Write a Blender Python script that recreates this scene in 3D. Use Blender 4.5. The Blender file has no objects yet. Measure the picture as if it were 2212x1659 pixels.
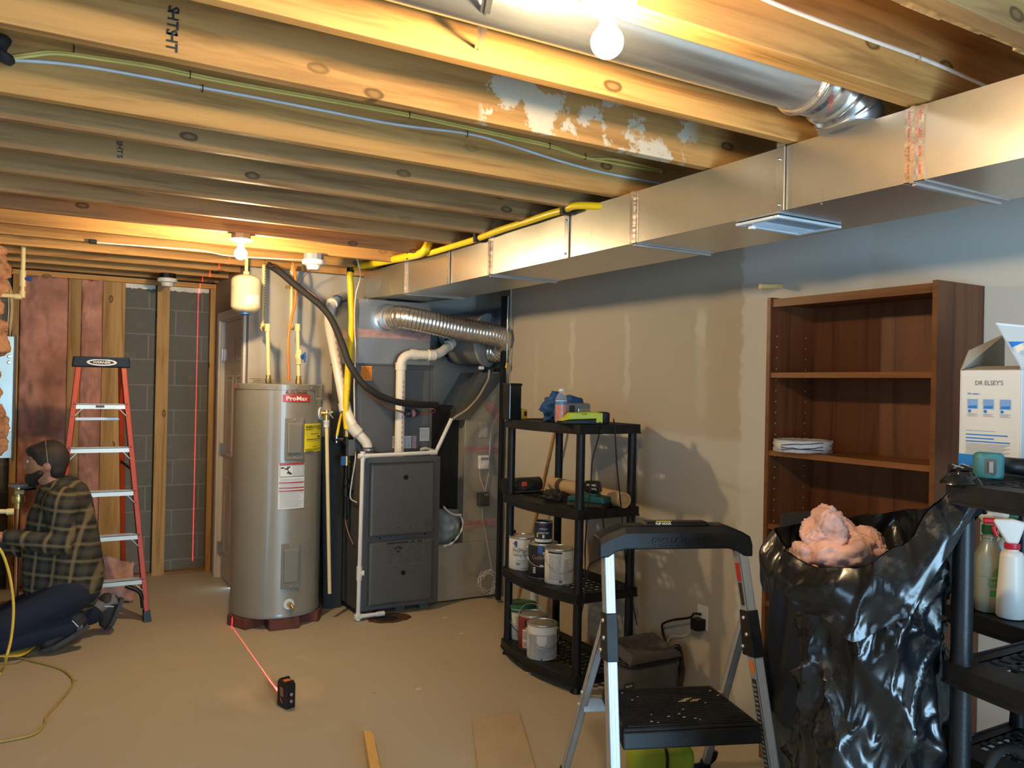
import bpy, math, random
from mathutils import Vector as V, Matrix, noise
sc = bpy.context.scene
COL = sc.collection
# ---------------------------------------------------------------- camera, measured from the room's lines
F, YAW, PITCH, ROLL, EYE = 1788.3, 0.533555, 0.00382, 0.020362, 1.57
cy, sy, cp, sp, cr, sr = math.cos(YAW), math.sin(YAW), math.cos(PITCH), math.sin(PITCH), math.cos(ROLL), math.sin(ROLL)
FWD = V((sy*cp, cy*cp, sp)); R0 = V((cy, -sy, 0)); U0 = R0.cross(FWD)
RT = R0*cr + U0*sr; UP = U0*cr - R0*sr
CAM = V((0, 0, EYE))
cd = bpy.data.cameras.new('camera'); cam = bpy.data.objects.new('camera', cd); COL.objects.link(cam)
cd.sensor_width = 36; cd.lens = F*36/2212; cd.clip_start = .05
m3 = Matrix((RT, UP, -FWD)).transposed()
cam.matrix_world = Matrix.Translation(CAM) @ m3.to_4x4()
sc.camera = cam
# ---------------------------------------------------------------- light
sc.view_settings.view_transform = 'Standard'; sc.view_settings.look = 'None'
sc.view_settings.gamma = 1; sc.view_settings.use_curve_mapping = False
sc.view_settings.exposure = 0.12
w = bpy.data.worlds.new('world'); sc.world = w; w.use_nodes = True
w.node_tree.nodes['Background'].inputs[0].default_value = (.42, .62, 1, 1)
w.node_tree.nodes['Background'].inputs[1].default_value = 1.2
sc.cycles.use_denoising = True
sc.cycles.max_bounces = 8; sc.cycles.diffuse_bounces = 4; sc.cycles.glossy_bounces = 4
sc.cycles.caustics_reflective = False; sc.cycles.caustics_refractive = False
sc.cycles.sample_clamp_indirect = 6
BULB_C = (1, .73, .40); BULB_E = 1150.0
def daylight(loc, target, sx, sz, power, col=(.44, .73, 1)):
    l = bpy.data.lights.new('window_daylight', 'AREA'); l.shape = 'RECTANGLE'; l.size = sx; l.size_y = sz
    l.energy = power; l.color = col
    o = bpy.data.objects.new('window_daylight', l); COL.objects.link(o); o.location = loc
    o.rotation_euler = (V(target)-V(loc)).to_track_quat('-Z', 'Y').to_euler()
    return o
daylight((-2.44, -.35, 1.45), (3, .3, 1.45), 1.9, 1.15, 38)
daylight((1.1, -2.33, 1.0), (1.9, 2, .85), 1.5, 1.85, 185)

# ---------------------------------------------------------------- measuring
def ray(u, v): return RT*(u-1106) - UP*(v-829.5) + FWD*F
def P(u, v, x=None, y=None, z=None):
    d = ray(u, v)
    t = (x-CAM.x)/d.x if x is not None else (y-CAM.y)/d.y if y is not None else (z-CAM.z)/d.z
    return CAM + d*t
# ---------------------------------------------------------------- mesh builder
class MB:
    def __init__(s): s.v = []; s.f = []; s.m = []
    def add(s, vs, fs, mi=0):
        n = len(s.v); s.v += [tuple(p) for p in vs]; s.f += [tuple(i+n for i in f) for f in fs]; s.m += [mi]*len(fs); return s
    def box(s, x0, x1, y0, y1, z0, z1, mi=0):
        return s.add([(x0,y0,z0),(x1,y0,z0),(x1,y1,z0),(x0,y1,z0),(x0,y0,z1),(x1,y0,z1),(x1,y1,z1),(x0,y1,z1)],
            [(3,2,1,0),(4,5,6,7),(0,1,5,4),(1,2,6,5),(2,3,7,6),(3,0,4,7)], mi)
    def hexa(s, b, t, mi=0):   # bottom 4, top 4
        return s.add(list(b)+list(t), [(3,2,1,0),(4,5,6,7),(0,1,5,4),(1,2,6,5),(2,3,7,6),(3,0,4,7)], mi)
    def beam(s, p, q, wd, th, up=(0,0,1), mi=0):  # width along side axis, th along up
        p, q = V(p), V(q); d = (q-p).normalized(); a = d.cross(V(up))
        if a.length < 1e-5: a = V((1,0,0))
        a.normalize(); b = a.cross(d).normalized(); a = a*wd/2; b = b*th/2
        return s.hexa([p-a-b, p+a-b, p+a+b, p-a+b], [q-a-b, q+a-b, q+a+b, q-a+b], mi)
    def tube(s, pts, r, n=10, caps=True, mi=0, closed=False):
        pts = [V(p) for p in pts]; N = len(pts)
        rs = r if isinstance(r, (list, tuple)) else [r]*N
        vs = []; ref = None
        for i, p in enumerate(pts):
            if closed: d = pts[(i+1) % N]-pts[i-1]
            else: d = pts[min(i+1, N-1)]-pts[max(i-1, 0)]
            d.normalize()
            if ref is None:
                ref = V((0,0,1)) if abs(d.z) < .9 else V((1,0,0))
            a = (ref - d*ref.dot(d)).normalized(); b = d.cross(a); ref = a
            for k in range(n):
                t = 2*math.pi*k/n; vs.append(p + (a*math.cos(t)+b*math.sin(t))*rs[i])
        fs = []
        for i in range(N if closed else N-1):
            j = (i+1) % N
            for k in range(n):
                fs.append((i*n+k, i*n+(k+1) % n, j*n+(k+1) % n, j*n+k))
        if caps and not closed: fs += [tuple(range(n-1, -1, -1)), tuple(range((N-1)*n, N*n))]
        return s.add(vs, fs, mi)
    def cyl(s, p, q, r, r2=None, n=20, caps=True, mi=0):
        return s.tube([p, q], [r, r if r2 is None else r2], n, caps, mi)
    def lathe(s, c, prof, n=32, axis=(0,0,1), mi=0, cap=True):
        c = V(c); ax = V(axis).normalized(); a = ax.orthogonal().normalized(); b = ax.cross(a)
        if ax.z > .99: a, b = V((1,0,0)), V((0,1,0))
        vs = []
        for r, h in prof:
            for k in range(n):
                t = 2*math.pi*k/n; vs.append(c + ax*h + (a*math.cos(t)+b*math.sin(t))*r)
        fs = []
        for i in range(len(prof)-1):
            for k in range(n): fs.append((i*n+k, i*n+(k+1) % n, (i+1)*n+(k+1) % n, (i+1)*n+k))
        if cap: fs += [tuple(range(n-1, -1, -1)), tuple(range((len(prof)-1)*n, len(prof)*n))]
        return s.add(vs, fs, mi)
    def prism(s, poly, vec, mi=0):
        n = len(poly); vec = V(vec); vs = [V(p) for p in poly]+[V(p)+vec for p in poly]
        fs = [tuple(range(n-1, -1, -1)), tuple(range(n, 2*n))]+[(i, (i+1) % n, n+(i+1) % n, n+i) for i in range(n)]
        return s.add(vs, fs, mi)
    def poly(s, pts, mi=0): return s.add(pts, [tuple(range(len(pts)))], mi)
    def grid(s, fn, nu, nv, mi=0, closed=False):
        vs = [fn(i/nu, j/nv) for j in range(nv+1) for i in range(nu + (0 if closed else 1))]
        W = nu if closed else nu+1; fs = []
        for j in range(nv):
            for i in range(nu):
                i2 = (i+1) % W if closed else i+1
                fs.append((j*W+i, j*W+i2, (j+1)*W+i2, (j+1)*W+i))
        return s.add(vs, fs, mi)
    def ball(s, c, r, n=16, m=10, sc3=(1,1,1), mi=0):
        c = V(c)
        def fn(a, b):
            th = 2*math.pi*a; ph = math.pi*(b-.5)
            return c + V((math.cos(th)*math.cos(ph)*sc3[0], math.sin(th)*math.cos(ph)*sc3[1], math.sin(ph)*sc3[2]))*r
        return s.grid(fn, n, m, mi, True)
    def build(s, name, mat, parent=None, smooth=None, bevel=0, local=False, bseg=2):
        me = bpy.data.meshes.new(name); me.from_pydata(s.v, [], s.f)
        mats = mat if isinstance(mat, (list, tuple)) else [mat]
        for m in mats: me.materials.append(m)
        if len(mats) > 1: me.polygons.foreach_set('material_index', s.m)
        if smooth is not None:
            me.shade_smooth(); me.set_sharp_from_angle(angle=math.radians(smooth))
        me.update()
        o = bpy.data.objects.new(name, me); COL.objects.link(o)
        if parent is not None:
            o.parent = parent
            if not local and parent.parent is None and parent.type == 'EMPTY': o.location = -parent.location
        if bevel:
            b = o.modifiers.new('bevel', 'BEVEL'); b.width = bevel; b.segments = bseg; b.limit_method = 'ANGLE'; b.angle_limit = math.radians(40)
        return o
def tag(o, label, cat, group=None, kind=None):
    o['label'] = label; o['category'] = cat
    if group: o['group'] = group
    if kind: o['kind'] = kind
    return o
def thing(name, label, cat, loc=(0,0,0), rotz=0, group=None):
    o = bpy.data.objects.new(name, None); COL.objects.link(o); o.location = loc; o.rotation_euler = (0,0,rotz)
    o.empty_display_size = .05
    return tag(o, label, cat, group)
def struct(o): o['kind'] = 'structure'; return o
def dup(root, loc, label, rotz=0, group=None, scale=None):
    r = root.copy(); COL.objects.link(r); r.location = loc; r.rotation_euler = (0,0,rotz); r['label'] = label
    if group: r['group'] = group
    if scale: r.scale = scale
    for ch in list(root.children):
        c = ch.copy(); COL.objects.link(c); c.parent = r
        for g in ch.children:
            d = g.copy(); COL.objects.link(d); d.parent = c
    return r
def spline(pts, k=8):   # Catmull-Rom through points
    pts = [V(p) for p in pts]; q = [pts[0]*2-pts[1]]+pts+[pts[-1]*2-pts[-2]]; out = []
    for i in range(1, len(q)-2):
        a, b, c, d = q[i-1:i+3]
        for j in range(k):
            t = j/k
            out.append(.5*((2*b)+(c-a)*t+(2*a-5*b+4*c-d)*t*t+(3*b-a-3*c+d)*t**3))
    out.append(pts[-1]); return out
def fillet(pts, r, k=5):  # polyline with rounded corners
    pts = [V(p) for p in pts]; out = [pts[0]]
    for i in range(1, len(pts)-1):
        a, b, c = pts[i-1:i+2]; d1 = (a-b); d2 = (c-b); rr = min(r, d1.length*.45, d2.length*.45)
        p, q = b+d1.normalized()*rr, b+d2.normalized()*rr
        for j in range(k+1):
            t = j/k; out.append(p*(1-t)**2+b*2*t*(1-t)+q*t*t)
    out.append(pts[-1]); return out
# ---------------------------------------------------------------- lettering
TXT = {}
def prep_text(strings):
    obs = []
    for s, bold in strings:
        c = bpy.data.curves.new('lettering', 'FONT'); c.body = s; c.size = 1; c.align_x = 'CENTER'; c.align_y = 'CENTER'; c.resolution_u = 2
        if bold: c.offset = .022
        o = bpy.data.objects.new('lettering', c); COL.objects.link(o); obs.append((s, o, c))
    dg = bpy.context.evaluated_depsgraph_get()
    for s, o, c in obs:
        e = o.evaluated_get(dg); me = e.to_mesh()
        TXT[s] = ([v.co.copy() for v in me.vertices], [tuple(p.vertices) for p in me.polygons]); e.to_mesh_clear()
    for s, o, c in obs:
        bpy.data.objects.remove(o); bpy.data.curves.remove(c)
def text_flat(mb, s, c, right, up, h, w=None, mi=0):
    vs, fs = TXT[s]; x0 = min(v.x for v in vs); x1 = max(v.x for v in vs); y0 = min(v.y for v in vs); y1 = max(v.y for v in vs)
    ky = h/(y1-y0); kx = w/(x1-x0) if w else ky; c, right, up = V(c), V(right).normalized(), V(up).normalized()
    mb.add([c+right*((v.x-(x0+x1)/2)*kx)+up*((v.y-(y0+y1)/2)*ky) for v in vs], fs, mi)
def text_cyl(mb, s, c, r, th, z, h, w=None, mi=0):  # on a vertical cylinder, reading left to right seen from outside
    vs, fs = TXT[s]; x0 = min(v.x for v in vs); x1 = max(v.x for v in vs); y0 = min(v.y for v in vs); y1 = max(v.y for v in vs)
    ky = h/(y1-y0); kx = w/(x1-x0) if w else ky
    def f(v):
        a = th+((v.x-(x0+x1)/2)*kx)/r
        return (c[0]+r*math.cos(a), c[1]+r*math.sin(a), z+(v.y-(y0+y1)/2)*ky)
    mb.add([f(v) for v in vs], fs, mi)
def patch_cyl(mb, c, r, t0, t1, z0, z1, n=8, mi=0):
    mb.grid(lambda a, b: (c[0]+r*math.cos(t0+(t1-t0)*a), c[1]+r*math.sin(t0+(t1-t0)*a), z0+(z1-z0)*b), n, 1, mi)
# ---------------------------------------------------------------- materials
MATS = {}
def ramp(nt, stops):
    r = nt.nodes.new('ShaderNodeValToRGB'); e = r.color_ramp.elements
    while len(e) < len(stops): e.new(.5)
    for el, (p, c) in zip(e, stops): el.position = p; el.color = (*c, 1) if len(c) == 3 else c
    return r
def base(name, rough=.5, metal=0, spec=.5):
    m = bpy.data.materials.new(name); m.use_nodes = True; nt = m.node_tree; b = nt.nodes['Principled BSDF']
    b.inputs['Roughness'].default_value = rough; b.inputs['Metallic'].default_value = metal
    b.inputs['Specular IOR Level'].default_value = spec
    MATS[name] = m; return m, nt, b
def coords(nt, scale=(1,1,1), rot=(0,0,0)):
    tc = nt.nodes.new('ShaderNodeTexCoord'); mp = nt.nodes.new('ShaderNodeMapping')
    mp.inputs['Scale'].default_value = scale; mp.inputs['Rotation'].default_value = rot
    nt.links.new(tc.outputs['Object'], mp.inputs['Vector']); return mp.outputs['Vector']
def nz(nt, vec, scale, detail=4, rough=.55, dist=0):
    n = nt.nodes.new('ShaderNodeTexNoise'); n.inputs['Scale'].default_value = scale; n.inputs['Detail'].default_value = detail
    n.inputs['Roughness'].default_value = rough; n.inputs['Distortion'].default_value = dist
    nt.links.new(vec, n.inputs['Vector']); return n.outputs['Fac']
def mix(nt, f, a, b):
    n = nt.nodes.new('ShaderNodeMix'); n.data_type = 'RGBA'
    for k, x in ((0, f), (6, a), (7, b)):
        if hasattr(x, 'links'): nt.links.new(x, n.inputs[k])
        else: n.inputs[k].default_value = x if k == 0 else ((*x, 1) if len(x) == 3 else x)
    return n.outputs[2]
def mth(nt, op, a, b=0.0, c=0.0):
    n = nt.nodes.new('ShaderNodeMath'); n.operation = op
    for k, x in enumerate((a, b, c)):
        if hasattr(x, 'links'): nt.links.new(x, n.inputs[k])
        else: n.inputs[k].default_value = x
    return n.outputs[0]
def smooth(nt, v, lo, hi):
    n = nt.nodes.new('ShaderNodeMapRange'); n.interpolation_type = 'SMOOTHSTEP'
    nt.links.new(v, n.inputs[0]); n.inputs[1].default_value = lo; n.inputs[2].default_value = hi; return n.outputs[0]
def bump(nt, b, h, strength=.3, dist=.01):
    n = nt.nodes.new('ShaderNodeBump'); n.inputs['Strength'].default_value = strength; n.inputs['Distance'].default_value = dist
    nt.links.new(h, n.inputs['Height']); nt.links.new(n.outputs[0], b.inputs['Normal'])
def col(c, k): return tuple(min(1, x*k) for x in c)
def mat(name, c, rough=.5, metal=0, var=.12, scale=8, bmp=0, bscale=60, spec=.5, stretch=(1,1,1), coat=0):
    m, nt, b = base(name, rough, metal, spec); vec = coords(nt, stretch)
    r = ramp(nt, [(.3, col(c, 1-var)), (.7, col(c, 1+var))]); nt.links.new(nz(nt, vec, scale), r.inputs[0])
    nt.links.new(r.outputs[0], b.inputs['Base Color'])
    if bmp: bump(nt, b, nz(nt, vec, bscale, 3), bmp, .004)
    if coat: b.inputs['Coat Weight'].default_value = coat
    return m
def wood(name, c, dark, axis=0, rough=.65, knots=True, ring=22, dirt=None):
    m, nt, b = base(name, rough, 0, .35); sc3 = [1, 1, 1]; sc3[axis] = .06
    vec = coords(nt, sc3); oi = nt.nodes.new('ShaderNodeObjectInfo')
    g = nz(nt, vec, ring, 5, .6, .6); g2 = nz(nt, vec, ring*7, 3, .7)
    r = ramp(nt, [(.34, dark), (.5, c), (.72, col(c, 1.18))]); nt.links.new(g, r.inputs[0])
    c1 = mix(nt, mth(nt, 'MULTIPLY', g2, .35), r.outputs[0], col(dark, .9))
    if knots:
        sp = nt.nodes.new('ShaderNodeSeparateXYZ'); nt.links.new(coords(nt), sp.inputs[0]); cb2 = nt.nodes.new('ShaderNodeCombineXYZ')
        nt.links.new(mth(nt, 'ADD', mth(nt, 'MULTIPLY', sp.outputs[axis], .5), mth(nt, 'MULTIPLY', oi.outputs['Random'], 37.0)), cb2.inputs[0])
        nt.links.new(mth(nt, 'ADD', sp.outputs[0 if axis == 2 else 2], mth(nt, 'MULTIPLY', oi.outputs['Random'], 91.0)), cb2.inputs[1])
        vo = nt.nodes.new('ShaderNodeTexVoronoi'); vo.voronoi_dimensions = '2D'; vo.inputs['Scale'].default_value = 4.2; nt.links.new(cb2.outputs[0], vo.inputs['Vector'])
        d_ = mth(nt, 'ADD', vo.outputs['Distance'], mth(nt, 'MULTIPLY_ADD', nz(nt, coords(nt), 30, 2), .03, -.015))
        k = mth(nt, 'MULTIPLY', smooth(nt, d_, .075, .055), mth(nt, 'MULTIPLY_ADD', smooth(nt, d_, .02, .05), .5, .5))
        sel = nt.nodes.new('ShaderNodeSeparateColor'); nt.links.new(vo.outputs['Color'], sel.inputs[0])
        k = mth(nt, 'MULTIPLY', k, smooth(nt, sel.outputs[0], .25, .5)); c1 = mix(nt, mth(nt, 'MULTIPLY', k, .9), c1, col(dark, .35))
    hv = mth(nt, 'MULTIPLY_ADD', oi.outputs['Random'], .45, .78)
    n = nt.nodes.new('ShaderNodeMix'); n.data_type = 'RGBA'; n.blend_type = 'MULTIPLY'; n.inputs[0].default_value = 1
    cb = nt.nodes.new('ShaderNodeCombineColor')
    for i in range(3): nt.links.new(hv, cb.inputs[i])
    nt.links.new(c1, n.inputs[6]); nt.links.new(cb.outputs[0], n.inputs[7])
    out = n.outputs[2]
    if dirt:
        d = smooth(nt, nz(nt, coords(nt), 2.2, 5, .6), .55, .7); out = mix(nt, mth(nt, 'MULTIPLY', d, dirt[1]), out, dirt[0])
    nt.links.new(out, b.inputs['Base Color']); bump(nt, b, g2, .25, .002); return m
def emit(name, c, s):
    m = bpy.data.materials.new(name); m.use_nodes = True; nt = m.node_tree; nt.nodes.remove(nt.nodes['Principled BSDF'])
    e = nt.nodes.new('ShaderNodeEmission'); e.inputs[0].default_value = (*c, 1); e.inputs[1].default_value = s
    nt.links.new(e.outputs[0], nt.nodes['Material Output'].inputs[0]); return m

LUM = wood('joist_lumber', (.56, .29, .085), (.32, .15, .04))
LUMD = wood('shaded_dirty_lumber', (.345, .19, .07), (.20, .10, .036))  # darker copy of the joist lumber, shade on unlit joists put into its colour
STUD = wood('stud_lumber', (.56, .33, .11), (.36, .18, .055), 2)
OSB = mat('subfloor_board', (.38, .24, .11), .8, var=.35, scale=25)
def galv(name, c=(.62, .61, .57), rough=.33, aniso=0):
    m, nt, b = base(name, rough, .92); vec = coords(nt)
    vo = nt.nodes.new('ShaderNodeTexVoronoi'); vo.inputs['Scale'].default_value = 60; nt.links.new(vec, vo.inputs['Vector'])
    f = mth(nt, 'MULTIPLY_ADD', vo.outputs['Color'], .05, mth(nt, 'MULTIPLY', nz(nt, vec, 2.5, 3), .35))
    r = ramp(nt, [(.05, col(c, .86)), (.35, col(c, 1.1))]); nt.links.new(f, r.inputs[0]); nt.links.new(r.outputs[0], b.inputs['Base Color'])
    rr = mth(nt, 'MULTIPLY_ADD', nz(nt, vec, 2.5, 2), .14, rough-.07); nt.links.new(rr, b.inputs['Roughness'])
    bump(nt, b, nz(nt, vec, 1.3, 1), .05, .02); return m
GALV = galv('galvanized_steel', (.62, .60, .55), .30); GALVB = galv('bright_galvanized', (.66, .68, .70), .24); GALVD = galv('dull_galvanized', (.34, .36, .37), .42)
FLEX = galv('aluminium_flex', (.75, .73, .69), .26)
FOIL = mat('foil_tape', (.78, .70, .62), .22, .9, .15, 30, .5, 40)
TAPEINK = mat('red_tape_print', (.55, .06, .04), .5)
BLK = mat('black_plastic', (.006, .006, .007), .42, var=.3, scale=14, bmp=.15, bscale=120, spec=.35)
BLKD = mat('dusty_black_plastic', (.008, .008, .009), .5, var=.6, scale=9, bmp=.2, bscale=90, spec=.3)
BLKG = mat('glossy_black', (.010, .010, .011), .22)
RUB = mat('black_foam_rubber', (.018, .017, .016), .75, bmp=.2)
WHT = mat('white_plastic', (.75, .73, .68), .4, var=.04)
CREAM = mat('cpvc_cream', (.76, .60, .29), .38, var=.05)
PVC = mat('white_pvc', (.78, .73, .62), .36, var=.04)
BRASS = mat('brass', (.60, .40, .14), .34, .9)
STEEL = mat('steel_wire', (.62, .62, .62), .32, .95)
ALU = mat('aluminium', (.52, .54, .56), .5, .65, .03, 20)
ALUT = mat('tread_aluminium', (.56, .53, .46), .42, .55, .05)
YEL = mat('yellow_gas_coating', (.88, .62, .015), .38, var=.04)
ORG = mat('orange_fiberglass', (.50, .052, .008), .5, var=.08, bmp=.1)
ORGC = mat('orange_cable', (.85, .22, .03), .45)
RED = mat('label_red', (.45, .03, .02), .4); RED2 = mat('maroon_print', (.20, .02, .012), .5)
BLU = mat('blue_plastic', (.02, .10, .34), .4); INK = mat('black_ink', (.02, .02, .02), .6); INKG = mat('grey_print', (.25, .25, .25), .6)
PAPER = mat('label_paper', (.74, .72, .66), .5, var=.05, scale=20); YLAB = mat('yellow_label', (.85, .66, .02), .45)
HEAT = mat('heater_enamel', (.235, .215, .17), .36, .15, .05, 3, coat=.25)
FURN = mat('furnace_enamel', (.092, .097, .098), .42, .1, .08, 6, .12, 200)
FURND = mat('furnace_coil_enamel', (.11, .115, .12), .45, .2, .1, 4)
BEIGE = mat('tank_beige_enamel', (.72, .60, .38), .3, var=.04, coat=.3)
PINK = mat('pink_fiberglass', (.52, .30, .25), .95, var=.35, scale=9, bmp=1.0, bscale=26)
PINKD = mat('pink_fiberglass_batt', (.53, .255, .185), .95, var=.38, scale=4, bmp=1.0, bscale=16)
COPPER = mat('copper', (.62, .26, .12), .35, .9)
prep_text([(s, b) for s, b in (('A.O.Smith',1),('ProMax',1),('ENERGYGUIDE',1),('WERNER',1),("DR ELSEY'S",0),("It's easy...",1),('04/09',0),('HT',1),('S',1),('FLIP HOOK',1),('GORILLA LADDERS',1),
  ('valspar',0),('SIGNATURE',1),('Cashmere',0),('ProMar',0),('Ceiling Paint',0),('IGLOO',1),('SIMPLE',1),('GREEN',1),('SEL-FEED',1),('TOTAL',1),('RYOBI',1),('UL 181B-FX',0),('Wi',0),('100',0),('$',0),('WARNING',1),('DANGER',1),('H',0))])
def drywall(name):
    m, nt, b = base(name, .85, 0, .25); vec = coords(nt)
    sx = nt.nodes.new('ShaderNodeSeparateXYZ'); nt.links.new(vec, sx.inputs[0]); X, Y, Z = sx.outputs
    n1 = nz(nt, vec, 3, 4); n2 = nz(nt, vec, 14, 4); n3 = nz(nt, vec, 1.1, 3)
    tan = (.44, .39, .31); mud = (.58, .56, .52); prim = (.53, .50, .44)
    yy = mth(nt, 'ADD', Y, mth(nt, 'MULTIPLY_ADD', n2, .10, -.05))
    zz = mth(nt, 'ADD', Z, mth(nt, 'MULTIPLY_ADD', n1, .12, -.06))
    c = mix(nt, n3, col(tan, .92), col(tan, 1.08))
    # taped joint along the wall at half height, feathered mud
    band = mth(nt, 'MULTIPLY', smooth(nt, zz, .90, .98), smooth(nt, zz, 1.36, 1.31))
    c = mix(nt, band, c, prim)
    ym = P(1604, 700, x=3.05).y; yr = P(1885, 520, x=3.05).y
    c = mix(nt, smooth(nt, yy, ym+.015, ym-.015), c, mud)
    c = mix(nt, mth(nt, 'MULTIPLY', smooth(nt, yy, yr+.02, yr-.02), .75), c, prim)
    for u, v0, v1, wd, k in ((1237, 690, 840, .030, .55), (1357, 680, 860, .035, .55), (1516, 670, 745, .045, .8), (1516, 750, 900, .05, .30), (1160, 740, 900, .03, .2)):
        a, q = P(u, v0, x=3.05), P(u, v1, x=3.05)
        dy = mth(nt, 'ABSOLUTE', mth(nt, 'SUBTRACT', yy, a.y))
        s = mth(nt, 'MULTIPLY', smooth(nt, dy, wd*1.2, wd*.3), mth(nt, 'MULTIPLY', smooth(nt, zz, q.z-.05, q.z+.05), smooth(nt, zz, a.z+.04, a.z-.04)))
        c = mix(nt, mth(nt, 'MULTIPLY', s, k), c, (.60, .57, .50))
    nt.links.new(c, b.inputs['Base Color']); bump(nt, b, n2, .08, .004); return m
DRY = drywall('mudded_drywall')
DRY2 = mat('primed_drywall', (.50, .455, .38), .85, var=.10, scale=2.2, bmp=.08, bscale=30)
def floor_mat():
    m, nt, b = base('painted_concrete', .62, 0, .3); vec = coords(nt)
    n1 = nz(nt, vec, .8, 5); n2 = nz(nt, vec, 4, 6, .62); n3 = nz(nt, vec, 30, 3)
    c = mix(nt, n1, (.40, .345, .255), (.49, .43, .325))
    c = mix(nt, mth(nt, 'MULTIPLY', smooth(nt, n2, .60, .74), .45), c, (.56, .50, .40))
    c = mix(nt, mth(nt, 'MULTIPLY', smooth(nt, n2, .36, .26), .5), c, (.27, .21, .14))
    vo = nt.nodes.new('ShaderNodeTexVoronoi'); vo.inputs['Scale'].default_value = 3.2; nt.links.new(vec, vo.inputs['Vector'])
    c = mix(nt, mth(nt, 'MULTIPLY', smooth(nt, vo.outputs['Distance'], .055, .02), .5), c, (.12, .075, .04))
    nt.links.new(c, b.inputs['Base Color']); nt.links.new(mth(nt, 'MULTIPLY_ADD', n2, .3, .42), b.inputs['Roughness'])
    bump(nt, b, n3, .06, .003); return m
def block_mat():
    m, nt, b = base('concrete_block', .9, 0, .2); vec = coords(nt, (1, 1, 1), (math.pi/2, 0, 0))
    br = nt.nodes.new('ShaderNodeTexBrick'); br.inputs['Scale'].default_value = 1; br.inputs['Brick Width'].default_value = .406; br.inputs['Row Height'].default_value = .204
    br.inputs['Mortar Size'].default_value = .006; br.inputs['Mortar Smooth'].default_value = .3
    mp = vec.node; mp.inputs['Location'].default_value = (.15, -.103, 0)
    nt.links.new(vec, br.inputs['Vector']); br.inputs['Color1'].default_value = (.17, .16, .135, 1); br.inputs['Color2'].default_value = (.20, .19, .16, 1)
    br.inputs['Mortar'].default_value = (.29, .275, .235, 1); v2 = coords(nt)
    c = mix(nt, mth(nt, 'MULTIPLY', smooth(nt, nz(nt, v2, 6, 6, .7), .58, .75), .35), br.outputs[0], (.40, .38, .32))
    c = mix(nt, mth(nt, 'MULTIPLY', nz(nt, v2, 40, 3), .4), c, (.10, .095, .08))
    nt.links.new(c, b.inputs['Base Color']); bump(nt, b, br.outputs['Fac'], -.4, .006); return m
# ---------------------------------------------------------------- setting
XR, YF, ZJ, ZT = 3.05, 7.24, 2.37, 2.605
struct(MB().box(-2.6, 3.2, -2.6, YF+.2, -.1, 0).build('floor', floor_mat()))
struct(MB().box(-2.6, 3.2, -2.6, YF+.2, ZT, ZT+.02).build('ceiling', OSB))
struct(MB().box(XR, XR+.1, -2.5, 5.20, 0, ZT).build('wall_right', DRY))
struct(MB().box(-.40, 1.46, YF, YF+.15, 0, ZT).build('wall_far', block_mat()))
struct(MB().box(-2.5, -.25, 5.75, 5.85, 0, ZT).box(-.35, -.25, 5.85, YF, 0, ZT).build('wall_jog', DRY2))
struct(MB().box(-2.6, .30, -2.5, -2.4, 0, ZT).box(1.90, 3.2, -2.5, -2.4, 0, ZT).box(.30, 1.90, -2.5, -2.4, 2.05, ZT).build('wall_back', DRY2))
fr = MB().box(.30, .37, -2.47, -2.41, 0, 2.05).box(1.83, 1.90, -2.47, -2.41, 0, 2.05).box(1.06, 1.14, -2.47, -2.41, 0, 2.05).box(.30, 1.90, -2.47, -2.41, 1.98, 2.05).box(.30, 1.90, -2.47, -2.41, 0, .08)
struct(fr.build('door_2', WHT))
b = MB().box(-2.6, -2.5, -2.4, -1.35, 0, ZT).box(-2.6, -2.5, .65, 5.75, 0, ZT).box(-2.6, -2.5, -1.35, .65, 0, .85).box(-2.6, -2.5, -1.35, .65, 2.05, ZT)
struct(b.build('wall_left', DRY2))
fr = MB()
for y in (-1.35, -.38, .59): fr.box(-2.57, -2.51, y, y+.06, .85, 2.05)
fr.box(-2.57, -2.51, -1.35, .65, .85, .91).box(-2.57, -2.51, -1.35, .65, 1.99, 2.05)
struct(fr.build('window_1', WHT))
struct(MB().box(3.16, 3.2, 5.2, 5.96, 0, ZT).build('wall_alcove', DRY2))
# closet: front wall, door wall
XC, YC = 1.36, 5.96
struct(MB().box(XC, 3.2, YC, YC+.1, 0, ZT).build('wall_closet_front', DRY2))
DY0, DY1, DZ = 6.10, 6.90, 2.05
dw = MB().box(XC, XC+.1, YC+.1, DY0, 0, ZT).box(XC, XC+.1, DY1, YF, 0, ZT).box(XC, XC+.1, DY0, DY1, DZ, ZT)
DRY3 = mat('brown_primed_drywall', (.36, .29, .22), .85, var=.08)
struct(dw.build('wall_closet_side', DRY3))
DOORM = mat('door_paint', (.58, .50, .42), .42, var=.04)
TRIMM = mat('trim_paint', (.70, .64, .55), .4, var=.04)
dr = MB().box(XC+.03, XC+.065, DY0+.012, DY1-.014, .015, DZ-.012)
def panel(mb, y0, y1, z0, z1, x):
    for k, (a, d) in enumerate(((0, -.006), (.018, .004), (.05, -.004))):
        pass
    o = [(x, y0, z0), (x, y1, z0), (x, y1, z1), (x, y0, z1)]
    def ins(d, dx): return [(x+dx, y0+d, z0+d), (x+dx, y1-d, z0+d), (x+dx, y1-d, z1-d), (x+dx, y0+d, z1-d)]
    rings = [ins(0, -.0005), ins(.012, -.007), ins(.03, -.001), ins(.045, -.006)]
    vs = [p for r in rings for p in r]; fs = []
    for i in range(3):
        for k in range(4): fs.append((i*4+k, i*4+(k+1) % 4, i*4+4+(k+1) % 4, i*4+4+k))
    fs.append((12, 13, 14, 15)); mb.add(vs, fs)
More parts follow.
